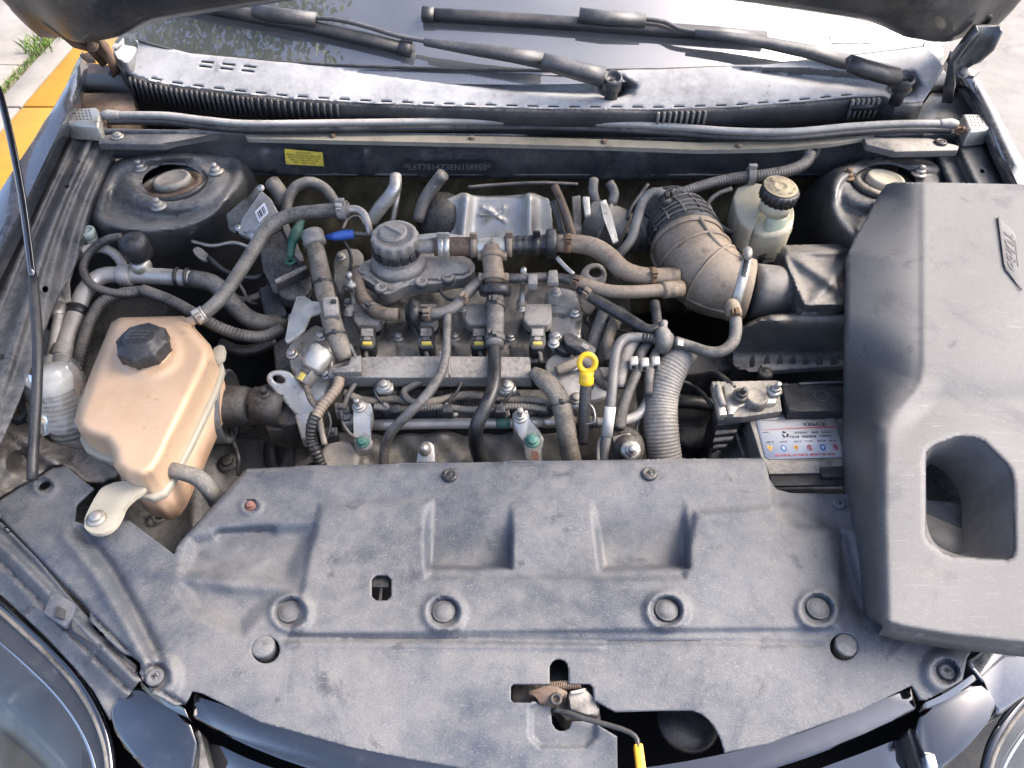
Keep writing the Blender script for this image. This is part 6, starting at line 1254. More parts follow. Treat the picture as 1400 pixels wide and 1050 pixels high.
# ================================================================== AIR INTAKE
el = thing('intake_elbow', 'tan ribbed plastic intake elbow with worm drive clamp', 'intake elbow', (965, 400, .82))
ew = PTS([(938, 330, .893), (945, 348, .89), (957, 367, .887), (977, 383, .884), (1000, 392, .882), (1024, 397, .881)]); er = [.058, .0625, .063, .060, .055, .0505]
bm = NB(); epath = tube(bm, ew, er, 32, step=.008); obj('elbow', bm, 'tan_rubber', el, smooth=60)
def on_path(f):
    i = min(len(epath) - 2, max(1, int(f * (len(epath) - 1)))); return epath[i], (epath[i + 1] - epath[i - 1]).normalized(), float(np.interp(f, np.linspace(0, 1, 6), er))
for f in (.04, .36, .62):
    p, d, r = on_path(f); bm = NB(); torus(bm, p, d, r + .0005, .0032, 36, 8); obj('rib', bm, 'tan_rubber', el)
for ang in (-.15, 1.75):
    pts = []
    for f in np.linspace(.06, .92, 12):
        p, d, r = on_path(f); up = (Z - d * d.z).normalized(); sd_ = d.cross(up); pts.append(p + (up * math.cos(ang) + sd_ * math.sin(ang)) * (r + .0005))
    bm = NB(); tube(bm, pts, .0035, 8, step=.01); obj('rib', bm, 'tan_rubber', el)
p, d, r = on_path(.93); bm = NB(); ring(bm, p, d, r + .001, .014, .002, 40); cl = obj('worm_clamp', bm, 'plated', el)
up = V(0, .35, .93); up = (up - d * up.dot(d)).normalized(); tq = d.cross(up); bm = NB(); lathe(bm, p + up * (r + .008) - tq * .016, tq, [(.0055, 0), (.0075, .002), (.0075, .024), (.0055, .026), (.006, .030), (.006, .036)], 12); obj('clamp_screw', bm, 'zinc', cl)
bm = NB(); R_ = r + .0034
for k in range(12):
    a = -.25 - k * .055; n1 = (up * math.cos(a) - tq * math.sin(a)).normalized(); t1 = d.cross(n1); box(bm, p + n1 * R_, d + t1 * .25, t1, n1, .0045, .0008, .0004, 0)
obj('clamp_slots', bm, 'ink_black', cl)
p, d, r = on_path(.0); bm = NB(); ring(bm, p + d * .002, d, r + .003, .012, .002, 40); cl = obj('worm_clamp', bm, 'tan_rubber', el)
bm = NB(); box(bm, W(977, 333, .918), V(.6, -.6, -.4), V(.6, .6, 0), Z, .014, .006, .006, .002); obj('clamp_screw', bm, 'plated', cl)
for pts, rr in (([(928, 379, .90), (912, 379, .90), (900, 379, .90)], .0155), ([(932, 394, .895), (915, 396, .898), (905, 397, .899)], .0135), ([(1000, 418, .90), (1002, 424, .905), (1004, 432, .90)], .0125)):
    bm = NB(); tube(bm, PTS(pts), rr, 16); obj('nipple', bm, 'tan_rubber', el)
bl = thing('intake_bellows', 'black gridded rubber intake bellows behind the tan elbow', 'bellows', (925, 300, .86))
bp = PTS([(884, 312, .878), (902, 300, .888), (918, 300, .893), (930, 312, .894), (939, 331, .893)]); br_ = [.046, .052, .056, .059, .0605]
bm = NB(); epath = tube(bm, bp, br_, 32, step=.006); obj('sleeve', bm, 'rubber', bl, smooth=60)
er = [.046, .052, .056, .059, .0605]
def on_b(f):
    i = min(len(epath) - 2, max(1, int(f * (len(epath) - 1)))); return epath[i], (epath[i + 1] - epath[i - 1]).normalized(), float(np.interp(f, np.linspace(0, 1, 5), er))
for f in (.3, .42, .54, .66, .78, .9):
    p, d, r = on_b(f); bm = NB(); torus(bm, p, d, r + .001, .0022, 36, 6); obj('rib', bm, 'conduit', bl)
for a in np.linspace(-1.3, 1.6, 7):
    pts = []
    for f in np.linspace(.28, .96, 9):
        p, d, r = on_b(f); up = (V(0, -.3, 1) - d * V(0, -.3, 1).dot(d)).normalized(); sd_ = d.cross(up); pts.append(p + (up * math.cos(a) + sd_ * math.sin(a)) * (r + .001))
    bm = NB(); tube(bm, pts, .0022, 6, step=.012); obj('rib', bm, 'conduit', bl)
bm = NB(); tube(bm, PTS([(850, 322, .868), (868, 318, .87), (890, 310, .878)]), [.036, .038, .042], 26, rib=(.016, .006)); obj('accordion', bm, 'dusty_rubber', bl, smooth=60)
ab = thing('air_box', 'dusty black air filter box with crossed ribs on its lid', 'air box', (1100, 470, .72))
lid = [(1072, 335), (1170, 333), (1280, 335), (1280, 424), (1110, 428), (1098, 428), (1090, 420), (1078, 392), (1066, 364), (1062, 348)]
def zlid(U, Vv):
    s = -sdist(U, Vv, lid); z = .922 - .028 * (1 - sm(s, 0, 12)) - .03 * sm(U, 1135, 1175)
    z = z - .010 * sm(np.minimum(s, 22), 8, 22)
    for a, b in (((1068, 338), (1190, 425)), ((1180, 338), (1098, 426))): z = z + .011 * np.exp(-(pdist(U, Vv, [a, b], False) / 9) ** 2) * sm(s, 10, 22)
    return z
bm = NB(); sheet(bm, lid, zlid, step=2.6, jit=.03); skirt(bm, .03); obj('lid', bm, 'airbox_plastic', ab, smooth=70)
low = chaikin([(1006, 452), (1030, 436), (1060, 428), (1100, 426), (1280, 424), (1280, 508), (1100, 506), (1030, 514), (1004, 508), (994, 494), (1000, 470)], 1)
def zlow(U, Vv):
    z = .888 - .085 * sm(Vv, 428, 496) + .018 * np.exp(-(np.hypot((U - 1062) / 1.7, Vv - 438) / 12) ** 2); z = np.where(Vv > 494, .803, z)
    return z - .02 * (1 - sm(-sdist(U, Vv, low), 0, 5))
bm = NB(); sheet(bm, low, zlow, step=3.5, jit=.05); skirt(bm, .05); obj('lower_case', bm, 'airbox_plastic', ab, smooth=60)
for u in (1028, 1048, 1066, 1084, 1102, 1120, 1140):
    bm = NB(); slab(bm, PTS([(u, 482, .838), (u + 4, 482, .838), (u + 5, 497, .812), (u + 1, 497, .812)]), .018, .001); obj('fin', bm, 'dusty_plastic', ab)
bm = NB(); slab(bm, PTS([(1040, 497, .812), (1160, 490, .812), (1162, 499, .808), (1044, 507, .808)]), .01, .002); obj('flange', bm, 'dusty_plastic', ab)
bm = NB(); lathe(bm, W(1047, 509, .815), Z, [(.011, -.02), (.012, 0), (.009, .003), (.006, .002), (.005, .006)], 18); obj('screw', bm, 'dark_cast', ab)
bm = NB(); tube(bm, PTS([(1026, 398, .88), (1045, 400, .877), (1062, 401, .870), (1084, 402, .862)]), [.0455, .0455, .045, .045], 30, step=.01); obj('inlet_duct', bm, 'airbox_plastic', ab, smooth=60)

# ================================================================== BRAKE FLUID RESERVOIR AND NEIGHBOURS
bf = thing('brake_reservoir', 'yellowed brake fluid reservoir with black ribbed cap', 'reservoir', (1050, 325, .84))
bm = NB(); slab(bm, PTS(chaikin([(1026, 300, .915), (1034, 278, .925), (1056, 270, .93), (1084, 276, .93), (1088, 292, .925), (1082, 316, .91), (1060, 323, .905), (1034, 320, .905)], 1)), .06, .006, 3); obj('tank', bm, 'reservoir_plastic', bf)
bm = NB(); slab(bm, PTS(chaikin([(1000, 258, .94), (1030, 248, .95), (1050, 252, .95), (1046, 280, .935), (1034, 300, .92), (1028, 318, .908), (1008, 300, .915)], 1)), .05, .006, 3); obj('rear_tank', bm, 'reservoir_plastic', bf)
bm = NB(); slab(bm, PTS(chaikin([(1048, 284, .940), (1080, 280, .940), (1080, 300, .93), (1050, 304, .93)], 1)), .03, .004, 2); obj('fluid_window', bm, 'fluid_green', bf)
bm = NB(); slab(bm, PTS(chaikin([(1030, 312, .909), (1084, 306, .909), (1084, 314, .904), (1062, 324, .902), (1032, 321, .902)], 1)), .01, .003); obj('rim', bm, 'cream_plastic', bf)
bm = NB(); slab(bm, PTS([(1034, 320, .89), (1046, 320, .89), (1036, 336, .86), (1028, 334, .86)]), .02, .004); obj('foot', bm, 'cream_plastic', bf)
pcp = W(1067, 256, .985); bm = NB(); lathe(bm, pcp - Z * .045, V(.08, 0, 1), [(.026, 0), (.026, .025)], 24); obj('neck', bm, 'reservoir_plastic', bf)
bm = NB(); wob = lambda kk, a: 1 + (.035 * (1 if math.cos(20 * a) > .2 else -1) if kk in (1, 2) else 0)
lathe(bm, pcp - Z * .022, V(.08, -.08, 1), [(.027, 0), (.0305, .001), (.031, .017), (.029, .021), (.027, .0215)], 100, wob=wob); cp = obj('ribbed_cap', bm, 'rubber', bf)
axc = V(.08, -.08, 1).normalized(); bm = NB(); lathe(bm, pcp + axc * .0012, axc, [(.0285, 0), (.0285, .0006), (.0275, .0012), (.012, .0014), (.0115, .0022), (.0095, .0022), (.009, .0014), (.002, .0014)], 36); obj('cap_face', bm, 'cap_dust', cp)
qc = pcp + axc * .0028; bm = NB()
for i, ch in enumerate('USE ONLY DOT 4 BRAKE FLUID  CLEAN CAP '):
    a = -i * math.tau / 38; o_ = qc + V(math.cos(a) * .0205, math.sin(a) * .0205, -math.cos(a) * .0205 * .08 + math.sin(a) * .0205 * .08); t_ = V(math.sin(a), -math.cos(a), -.08 * math.sin(a) - .08 * math.cos(a)); r_ = V(math.cos(a), math.sin(a), -.08 * math.cos(a) + .08 * math.sin(a))
    if ch != ' ': textbm(bm, ch, [o_, o_ + t_ * .01, o_ + t_ * .01 + r_ * .01, o_ + r_ * .01], 0, 0, .5, .26, lift=.0006)
obj('lettering', bm, 'ink_black', cp)
mc = thing('master_cylinder', 'dark brake master cylinder below the fluid reservoir', 'master cylinder', (1030, 345, .80))
bm = NB(); tube(bm, PTS([(1000, 320, .86), (1025, 335, .855), (1050, 352, .85)]), [.03, .026, .022], 20); obj('cylinder', bm, 'dark_cast', mc)
bm = NB(); lathe(bm, W(1008, 316, .875), V(.4, -.8, .1), [(.014, 0), (.014, .02), (.010, .022)], 8); obj('connector', bm, 'grey_plastic', mc)
for pts, rr in (([(972, 288, .92), (968, 278, .93), (980, 266, .94), (1000, 258, .945)], .0042), ([(968, 286, .92), (978, 304, .905), (992, 314, .89), (1005, 318, .88)], .005), ([(985, 326, .88), (1000, 338, .87), (1010, 350, .86), (1030, 353, .855), (1056, 352, .855)], .0035), ([(1050, 322, .87), (1062, 328, .87), (1066, 350, .855)], .0035)):
    bm = NB(); tube(bm, PTS(pts), rr, 10); obj('brake_line', bm, 'conduit', mc)
ch = hose('wiring_conduit', 'long corrugated conduit from the firewall grommet behind the brake reservoir', 'conduit', [(1108, 208, .975), (1103, 220, .965), (1086, 231, .96), (1050, 239, .958), (1010, 243, .955), (970, 251, .95), (935, 262, .945), (900, 274, .93)], [8, 8.5, 8.5, 8.5, 8, 7.5, 7, 6], 'conduit', 14, rib=(.005, .0010))
bm = NB(); p = W(1026, 241, .957); ring(bm, p, V(1, .02, 0), .0125, .012, .003); box(bm, p + V(0, 0, .018), X, Y, Z, .007, .004, .005, .001); obj('clip', bm, 'grey_plastic', ch)
bm = NB(); torus(bm, WY(1110, 207, 1.252), V(.3, -1, .2), .013, .005); obj('grommet', bm, 'flange_paint', ch)

# ================================================================== BATTERY
ba = thing('battery', 'car battery with white warning label and terminal tray', 'battery', (1110, 620, .65))
bm = NB(); slab(bm, PTS([(1022, 567, .815), (1200, 562, .815), (1230, 664, .815), (1200, 668, .815), (1054, 668, .815)]), .16, .004); obj('case', bm, 'dusty_plastic', ba)
bm = NB(); slab(bm, PTS([(1046, 632, .823), (1180, 627, .823), (1190, 645, .823), (1052, 648, .823)]), .008, .002); obj('front_ledge', bm, 'dusty_plastic', ba)
bm = NB(); slab(bm, PTS([(1052, 648, .819), (1220, 642, .819), (1220, 662, .819), (1056, 664, .819)]), .01, .001); obj('hold_down', bm, 'black_clean', ba)
bm = NB(); slab(bm, PTS([(1120, 638, .826), (1200, 634, .826), (1200, 650, .826), (1124, 652, .826)]), .008, .002); obj('hold_down_tab', bm, 'black_clean', ba)
lab = [(1040, 570.5), (1136, 569.5), (1142, 573), (1155, 622), (1152, 625), (1052, 628), (1046, 624), (1034, 576)]
bm = NB(); slab(bm, [W(u, v, .8165) for u, v in lab], .0005, 0); lb = obj('warning_label', bm, 'paper_white', ba, label='white printed warning label, upside down')
q = [W(1141, 569.5, .8166), W(1033, 571.5, .8166), W(1048, 628, .8166), W(1156, 625, .8166)]
K = bm = NB(); textbm(bm, '天SPERX', q, .13, .14, .13, .30, bold=.012); textbm(bm, 'BATTERY TECHNOLOGY CO LTD', q, .13, .055, .055, .28); textbm(bm, 'Charge before use', q, .72, .06, .045, .2)
for k, (s0, w) in enumerate(((.10, .16), (.30, .18), (.52, .12))): textbm(bm, ['12V60AH', '电池回收', 'Pb'][k], q, s0, .46, .075, w, bold=.006)
for k, (s0, w) in enumerate(((.10, .12), (.26, .09), (.40, .16))): textbm(bm, ['注意安全', '使用前', '请阅读说明'][k], q, s0, .37, .06, w)
for k, s0 in enumerate((.06, .20, .36, .50, .68, .85)): textbm(bm, ['禁止烟火', '戴护目镜', '远离儿童', '当心腐蚀', '看说明书', '当心爆炸'][k], q, s0, .585, .045, .10)
quadpatch(bm, q, [(.88, .36), (.96, .36), (.955, .37), (.885, .37)], .0006)
for a in range(3):
    th = a * math.tau / 3; c_ = (.685, .43); f = lambda r, t: (c_[0] + r * .042 * math.cos(t), c_[1] + r * .085 * math.sin(t))
    quadpatch(bm, q, [f(.5, th), f(1, th - .2), f(1, th + .75), f(1.2, th + .95), f(.8, th + 1.45), f(.4, th + 1.0), f(.5, th + .7)], .0006)
obj('black_print', bm, 'ink_black', lb)
bm = NB(); quadpatch(bm, q, [(.02, .262), (.3, .262), (.6, .275), (.97, .30), (.97, .304), (.6, .288), (.3, .283), (.02, .282)], .0006)
textbm(bm, '危险 禁止拆解 注意防护 安全使用', q, .12, .90, .06, .76, bold=.01)
def icon_ring(bm, s, t, r0=.82, r1=1.0):
    n = 24; f = lambda r, i: (s + r * .033 * math.cos(i * math.tau / n), t + r * .075 * math.sin(i * math.tau / n))
    for i in range(n): quadpatch(bm, q, [f(r0, i), f(r1, i), f(r1, i + 1), f(r0, i + 1)], .0006)
for s in (.09, .42): icon_ring(bm, s, .76); quadpatch(bm, q, [(s - .026, .80), (s - .020, .82), (s + .026, .72), (s + .020, .70)], .0008)
obj('red_print', bm, 'ink_red', lb)
bm = NB()
for s in (.255, .75): quadpatch(bm, q, [(s + .033 * math.cos(i * math.tau / 24), .76 + .075 * math.sin(i * math.tau / 24)) for i in range(24)], .0006)
obj('blue_print', bm, 'ink_blue', lb)
bm = NB()
for s in (.59, .92): quadpatch(bm, q, [(s - .036, .70), (s + .036, .70), (s, .83)], .0006)
obj('orange_print', bm, 'ink_orange', lb)
bm = NB()
for s in (.09, .42): quadpatch(bm, q, [(s - .012, .72), (s + .006, .72), (s + .012, .80), (s - .004, .79)], .0005)
for s in (.59, .92): quadpatch(bm, q, [(s - .008, .72), (s + .008, .72), (s + .003, .785), (s - .003, .785)], .0008)
obj('icon_print', bm, 'ink_black', lb)
bm = NB()
for s in (.255, .75): quadpatch(bm, q, [(s - .016, .74), (s + .006, .71), (s + .018, .76), (s + .004, .80), (s - .014, .79)], .0009)
obj('white_print', bm, 'paper_white', lb)
bm = NB(); slab(bm, PTS([(972, 521, .835), (1064, 519, .835), (1070, 562, .83), (1016, 570, .83), (984, 570, .83)]), .014, .003); tt = obj('terminal_tray', bm, 'dusty_plastic', ba)
bm = NB(); slab(bm, PTS([(973, 521, .842), (984, 520, .842), (994, 566, .836), (984, 568, .836)]), .012, .002); obj('fuse_edge', bm, 'plated', tt)
bm = NB(); tube(bm, PTS([(981, 527, .846), (984, 540, .844), (989, 555, .84)]), .005, 10); obj('fuse_bar', bm, 'grey_plastic', tt)
bm = NB(); slab(bm, PTS([(989, 524, .842), (998, 523, .842), (1006, 536, .842), (1022, 540, .841), (1024, 552, .838), (1008, 556, .838), (1004, 566, .836), (996, 566, .836)]), .006, .002); obj('clamp_plate', bm, 'plated', tt)
p = W(1034, 544, .842); bm = NB(); lathe(bm, p - Z * .012, V(0, -.05, 1), [(.017, 0), (.018, .004), (.0165, .014), (.015, .018), (.0145, .018), (.012, .0185), (.011, .0175), (.003, .0175)], 28); obj('terminal_post', bm, 'dull_alloy', tt)
bm = NB(); slab(bm, PTS([(1046, 538, .843), (1058, 530, .845), (1064, 540, .842), (1062, 552, .838), (1048, 552, .84)]), .012, .003); obj('terminal_clamp', bm, 'plated', tt)
for u, v in ((1012, 541), (1058, 534)):
    bm = NB(); hexbolt(bm, W(u, v, .846), V(.1, -.2, 1), .008, .010, 1.5, stud=.010); obj('bolt', bm, 'zinc' if u > 1020 else 'dark_cast', tt)
bm = NB(); slab(bm, PTS([(1068, 524, .835), (1180, 519, .835), (1184, 560, .835), (1078, 563, .835)]), .02, .003); lidp = obj('vent_lid', bm, 'black_clean', ba)
bm = NB(); torus(bm, W(1123, 541, .8355), Z, .0105, .0008, 30, 6); obj('moulded_ring', bm, 'conduit', lidp)
bm = NB(); tube(bm, PTS([(1092, 525, .837), (1130, 523, .837), (1160, 522, .837)]), .0022, 8); obj('vent_bar', bm, 'conduit', lidp)
for u, v in ((1073, 526), (1083, 559)):
    bm = NB(); box(bm, W(u, v, .8355), X, Y, Z, .005, .003, .001, .0004); obj('slot', bm, 'void_black', lidp)
bc = thing('battery_connector', 'stacked black connector blocks hanging at the corner of the battery', 'connector', (990, 610, .70))
for i, (u, v, z, w, h) in enumerate(((996, 574, .815, 16, 7), (992, 588, .80, 15, 6), (988, 599, .79, 14, 5), (984, 608, .78, 10, 5))):
    bm = NB(); slab(bm, PTS([(u - w + 4, v - h, z), (u + w + 4, v - h - 2, z), (u + w, v + h - 2, z - .004), (u - w, v + h, z - .004)]), .016, .002); obj('block', bm, 'black_plastic', bc)
bm = NB(); tube(bm, PTS([(980, 612, .765), (974, 628, .75), (968, 645, .73)]), .009, 10); obj('cable', bm, 'rubber', bc)
bt = thing('battery_tray', 'black battery tray ribs beside the battery case', 'tray', (1010, 640, .60))
bm = NB(); slab(bm, PTS([(972, 560, .76), (1026, 560, .78), (1056, 660, .74), (980, 660, .72)]), .12, .004); obj('tray_wall', bm, 'black_clean', bt)
for a in (0, 12, 22):
    bm = NB(); tube(bm, PTS([(1004 + a, 585, .785), (1012 + a, 610, .78), (1024 + a, 645, .77)]), .003, 8); obj('tray_rib', bm, 'black_plastic', bt)

# ================================================================== HOSES RIGHT OF THE ENGINE
hose('turbo_hose', 'wide grey corrugated hose dropping to the radiator cover beside the battery', 'hose', [(938, 478, .85), (925, 494, .846), (910, 520, .83), (903, 550, .81), (904, 590, .785), (910, 640, .745)], [19, 22, 24, 24, 24, 24], 'grey_plastic', 28, rib=(.0052, .0010))
th = hose('vacuum_hose', 'grey hose bending from the elbow nipple down to the pale valve', 'hose', [(1003, 424, .905), (1006, 444, .895), (1003, 466, .885), (988, 480, .88), (968, 481, .878), (945, 474, .878), (922, 467, .88)], [8.5, 8.5, 8.5, 8, 8, 8, 8], 'dusty_rubber', 14, clamps=(.04,), clampmat='rusty')
bm = NB(); q = [W(926, 472, .892), W(934, 474, .892), W(935, 466, .896), W(927, 464, .896)]; quadpatch(bm, q, [(0, 0), (1, 0), (1, 1), (0, 1)], .002); obj('tape_tag', bm, 'white_plastic', th)
va = thing('check_valve', 'pale disc check valve between two grey hoses', 'valve', (908, 466, .86))
bm = NB(); p = W(908, 465, .88); d = V(1, .05, 0).normalized(); lathe(bm, p - d * .014, d, [(.008, 0), (.015, .002), (.0205, .006), (.0215, .012), (.0205, .018), (.015, .022), (.008, .028)], 26); obj('disc', bm, 'dusty_plastic', va)
bm = NB(); tube(bm, PTS([(906, 455, .885), (907, 446, .89), (908, 440, .892)]), .006, 10); obj('spigot', bm, 'grey_plastic', va)
pg = hose('vacuum_hose', 'pale grey pipe bending down from the check valve with white tape', 'hose',  [(897, 464, .88), (872, 461, .88), (853, 464, .88), (843, 478, .876), (839, 505, .862), (836, 540, .845), (832, 575, .82), (828, 605, .795), (824, 640, .76)], [6, 6.5, 7, 7, 7, 7, 7, 7, 7], 'hose_grey', 14)
bm = NB(); a, b = W(834.5, 556, .836), W(829.5, 596, .803); d = b - a; lathe(bm, a, d, [(.0086, 0), (.0086, d.length)], 16); obj('white_tape', bm, 'white_plastic', pg)
bm = NB(); a, b = W(894, 464, .88), W(878, 462, .88); tube(bm, [a, b], .009, 12, rib=(.005, .0015)); obj('ribbed_end', bm, 'rubber', pg)
hose('engine_hose', 'dark blue grey hose curving under the elbow nipples', 'hose', [(792, 394, .895), (812, 408, .89), (838, 424, .886), (862, 438, .882), (884, 451, .88), (897, 449, .882), (898, 434, .885), (895, 414, .888)], [7, 8.5, 8.5, 8.5, 8.5, 8, 7, 7], 'rubber', 14, clamps=(.12,), clampmat='tan_rubber')
hose('engine_hose', 'tan hose sloping between engine and pipe bundle', 'hose', [(830, 420, .86), (822, 440, .85), (814, 462, .84), (808, 490, .82)], 10, 'dusty_rubber', 14)
hose('engine_hose', 'second tan hose behind the sloping hose', 'hose', [(850, 424, .855), (838, 445, .845), (828, 470, .835), (822, 500, .815)], 10, 'dusty_rubber', 14)
hose('taped_harness', 'cloth taped harness behind the dipstick', 'harness', [(842, 432, .862), (836, 450, .86), (830, 472, .855), (834, 492, .845)], [7, 8, 8, 8], 'tape_wrap', 12)
hose('taped_harness', 'taped lead curving from the dipstick to the pipe bundle', 'harness', [(760, 508, .845), (778, 500, .85), (796, 492, .85), (812, 506, .845), (822, 522, .838), (832, 530, .83)], [7, 7.5, 8, 8, 7, 7], 'tape_wrap', 12)
hose('coolant_pipe', 'grey pipe leaving the fuel rail end and turning up beside the wide hose', 'pipe', [(766, 577, .795), (800, 577, .795), (840, 576, .797), (868, 570, .80), (884, 552, .81), (890, 530, .82), (894, 500, .835)], [6, 6, 7, 7, 7, 7, 7], 'aluminium_pipe', 14)
hose('coolant_pipe', 'ribbed quick connector at the end of the fuel rail', 'pipe', [(784, 577, .797), (800, 577, .797), (816, 577, .797)], 9, 'dusty_rubber', 14, rib=(.006, .002))
hose('coolant_pipe', 'grey pipe passing through the small pale clips', 'pipe', [(888, 466, .865), (876, 484, .86), (872, 505, .85), (862, 530, .84), (852, 555, .825), (846, 585, .80)], [7, 7.5, 7, 7, 8, 9], 'dusty_rubber', 14)
hose('coolant_pipe', 'slim grey pipe beside the wide corrugated hose', 'pipe', [(904, 470, .865), (894, 488, .86), (888, 510, .85), (886, 540, .83)], 6.5, 'dusty_rubber', 12)
hose('coolant_pipe', 'pale pipe behind the white taped pipe', 'pipe', [(868, 464, .868), (858, 480, .86), (850, 505, .848), (846, 530, .835)], [9, 9.5, 9, 8], 'grey_plastic', 14)
for i, (u, v) in enumerate(((866, 492), (881, 494), (896, 492))):
    t = thing('pipe_clip', ['pale pipe clip nearest the white taped pipe', 'middle pale pipe clip of the three', 'pale pipe clip nearest the wide corrugated hose'][i], 'clip', (u, v + 5, .85), 'three pale pipe clips')
    bm = NB(); slab(bm, PTS([(u - 5, v - 6, .872), (u + 6, v - 6, .872), (u + 7, v + 6, .866), (u - 4, v + 6, .866)]), .012, .002); obj('clip_body', bm, 'plated', t)
    bm = NB(); slab(bm, PTS([(u - 2, v + 5, .866), (u + 4, v + 5, .866), (u + 4, v + 9, .862), (u - 2, v + 9, .862)]), .006, .001); obj('clip_jaw', bm, 'black_plastic', t)
tm = thing('thermostat_housing', 'dark thermostat housing with a bolt between pipe and wide hose', 'thermostat', (852, 620, .72))
bm = NB(); lathe(bm, W(852, 612, .775), V(.1, -.5, .85), [(.03, -.03), (.034, 0), (.03, .012), (.018, .018), (.016, .03)], 22); obj('housing', bm, 'dark_cast', tm)
bm = NB(); slab(bm, PTS([(836, 596, .80), (862, 590, .802), (868, 604, .795), (842, 612, .792)]), .012, .003); obj('flange', bm, 'dull_alloy', tm)
bm = NB(); hexbolt(bm, W(862, 616, .80), V(0, -.5, .85), .010, .012, 1.5, stud=.012); obj('bolt', bm, 'cast_alloy', tm)
bm = NB(); tube(bm, PTS([(818, 640, .77), (818, 610, .79), (824, 596, .80), (836, 592, .80)]), .003, 8); obj('wire_loop', bm, 'grey_plastic', tm)
gb = thing('gearbox', 'dark gearbox housing low in the bay beside the battery', 'gearbox', (930, 560, .45))
bm = NB(); slab(bm, PTS([(860, 500, .68), (985, 500, .68), (985, 650, .62), (850, 650, .62)]), .2, .01); obj('housing', bm, 'dark_cast', gb)
bm = NB(); lathe(bm, W(945, 585, .66), V(0, -.2, 1), [(.05, 0), (.05, .02), (.045, .026), (.01, .028)], 26); obj('selector_boss', bm, 'dark_cast', gb)
bm = NB(); slab(bm, PTS([(930, 478, .79), (1000, 470, .79), (1000, 505, .78), (940, 512, .78)]), .02, .004); obj('bracket', bm, 'dark_cast', gb)
bm = NB(); tube(bm, PTS([(918, 548, .74), (950, 550, .74), (985, 556, .73)]), .012, 12); obj('shift_cable', bm, 'rubber', gb)
eb = thing('engine_bracket', 'dusty grey engine bracket plate with round eye behind the grey hose', 'bracket', (815, 400, .84))
bp_ = chaikin([(790, 392), (794, 370), (806, 360), (822, 360), (830, 372), (828, 388), (818, 400), (812, 430), (796, 432)], 1)
bm = NB(); sheet(bm, bp_, lambda U, Vv: .885 - .0008 * (Vv - 360), holes=[circ(814, 373, 9, 6.5, 18)], step=4); obj('plate', bm, 'dusty_plastic', eb, solid=.006)

# ================================================================== LEADS, TIES AND SMALL FITTINGS
def lead(label, pts, r=2.2, mat='rubber', plug=None):
    t = hose('wiring_lead', label, 'cable', pts, r, mat, 8, step=.006)
    if plug:
        p = P3(pts[-1]); d = (p - P3(pts[-2])).normalized(); x, y, z = frame(d)
        bm = NB(); box(bm, p, x, y, z, .007, .0055, .009, .0015); c = obj('plug', bm, plug, t)
        bm = NB(); box(bm, p + V(0, -.003, .006), x, y, z, .004, .002, .005, .0005); obj('plug_latch', bm, 'dusty_plastic', c)
    return t
lead('black lead from the lower duct edge to the first injector', [(520, 520, .852), (512, 534, .845), (520, 548, .836), (530, 556, .83)], 2.2, 'rubber', 'black_plastic')
lead('black lead from the duct to the injector near the thin crossing hose', [(632, 520, .852), (626, 534, .845), (616, 546, .838), (610, 556, .83)], 2.2, 'rubber', 'black_plastic')
lead('black lead from the duct to the injector beside the smooth black hose', [(706, 520, .852), (698, 540, .843), (690, 548, .838), (684, 556, .83)], 2.2, 'rubber', 'black_plastic')
lead('earth wire bolted to the fuel rail bracket', [(466, 560, .83), (470, 580, .815), (480, 594, .805), (494, 602, .80)], 2.4, 'conduit')
lead('thin lead curling round the lifting eye', [(446, 560, .84), (452, 576, .83), (448, 596, .815), (440, 606, .81)], 2.2, 'rubber')
lead('pair of thin wires behind the taped harness', [(470, 330, .90), (478, 344, .895), (480, 360, .888), (474, 380, .875)], 2.4, 'rubber')
lead('thin lead below the oil separator rim', [(600, 392, .875), (606, 404, .872), (618, 410, .87), (634, 406, .868)], 2.4, 'rubber', 'black_plastic')
lead('thin black lead crossing under the sloping hoses', [(800, 440, .84), (822, 452, .845), (846, 452, .848), (866, 456, .85)], 2.6, 'rubber')
lead('dark lead rising beside the engine bracket', [(800, 430, .84), (796, 446, .838), (800, 462, .835), (806, 474, .83)], 3, 'rubber', 'black_plastic')
lead('lead dropping past the thermostat', [(880, 560, .80), (872, 580, .79), (868, 600, .785), (874, 622, .77)], 2.6, 'rubber')
lead('thin lead along the gearbox to the battery', [(930, 520, .79), (948, 528, .785), (962, 540, .79), (974, 556, .80)], 3, 'rubber')
lead('battery cable running down behind the terminal tray', [(1002, 530, .835), (980, 512, .82), (962, 516, .80), (948, 536, .77)], 5, 'rubber')
lead('lead hanging behind the black intake bellows', [(858, 300, .92), (862, 286, .925), (874, 268, .93), (886, 252, .94)], 3, 'rubber')
lead('thin cable strung below the firewall beam', [(640, 256, .93), (690, 252, .935), (740, 250, .94), (790, 252, .935)], 2.4, 'conduit')
lead('looped thin cable near the blue plug', [(500, 310, .90), (490, 296, .905), (476, 300, .90), (468, 314, .895)], 2.2, 'conduit')
lead('cable beside the relay box', [(400, 350, .90), (418, 372, .885), (424, 396, .87), (418, 420, .86)], 3, 'rubber')
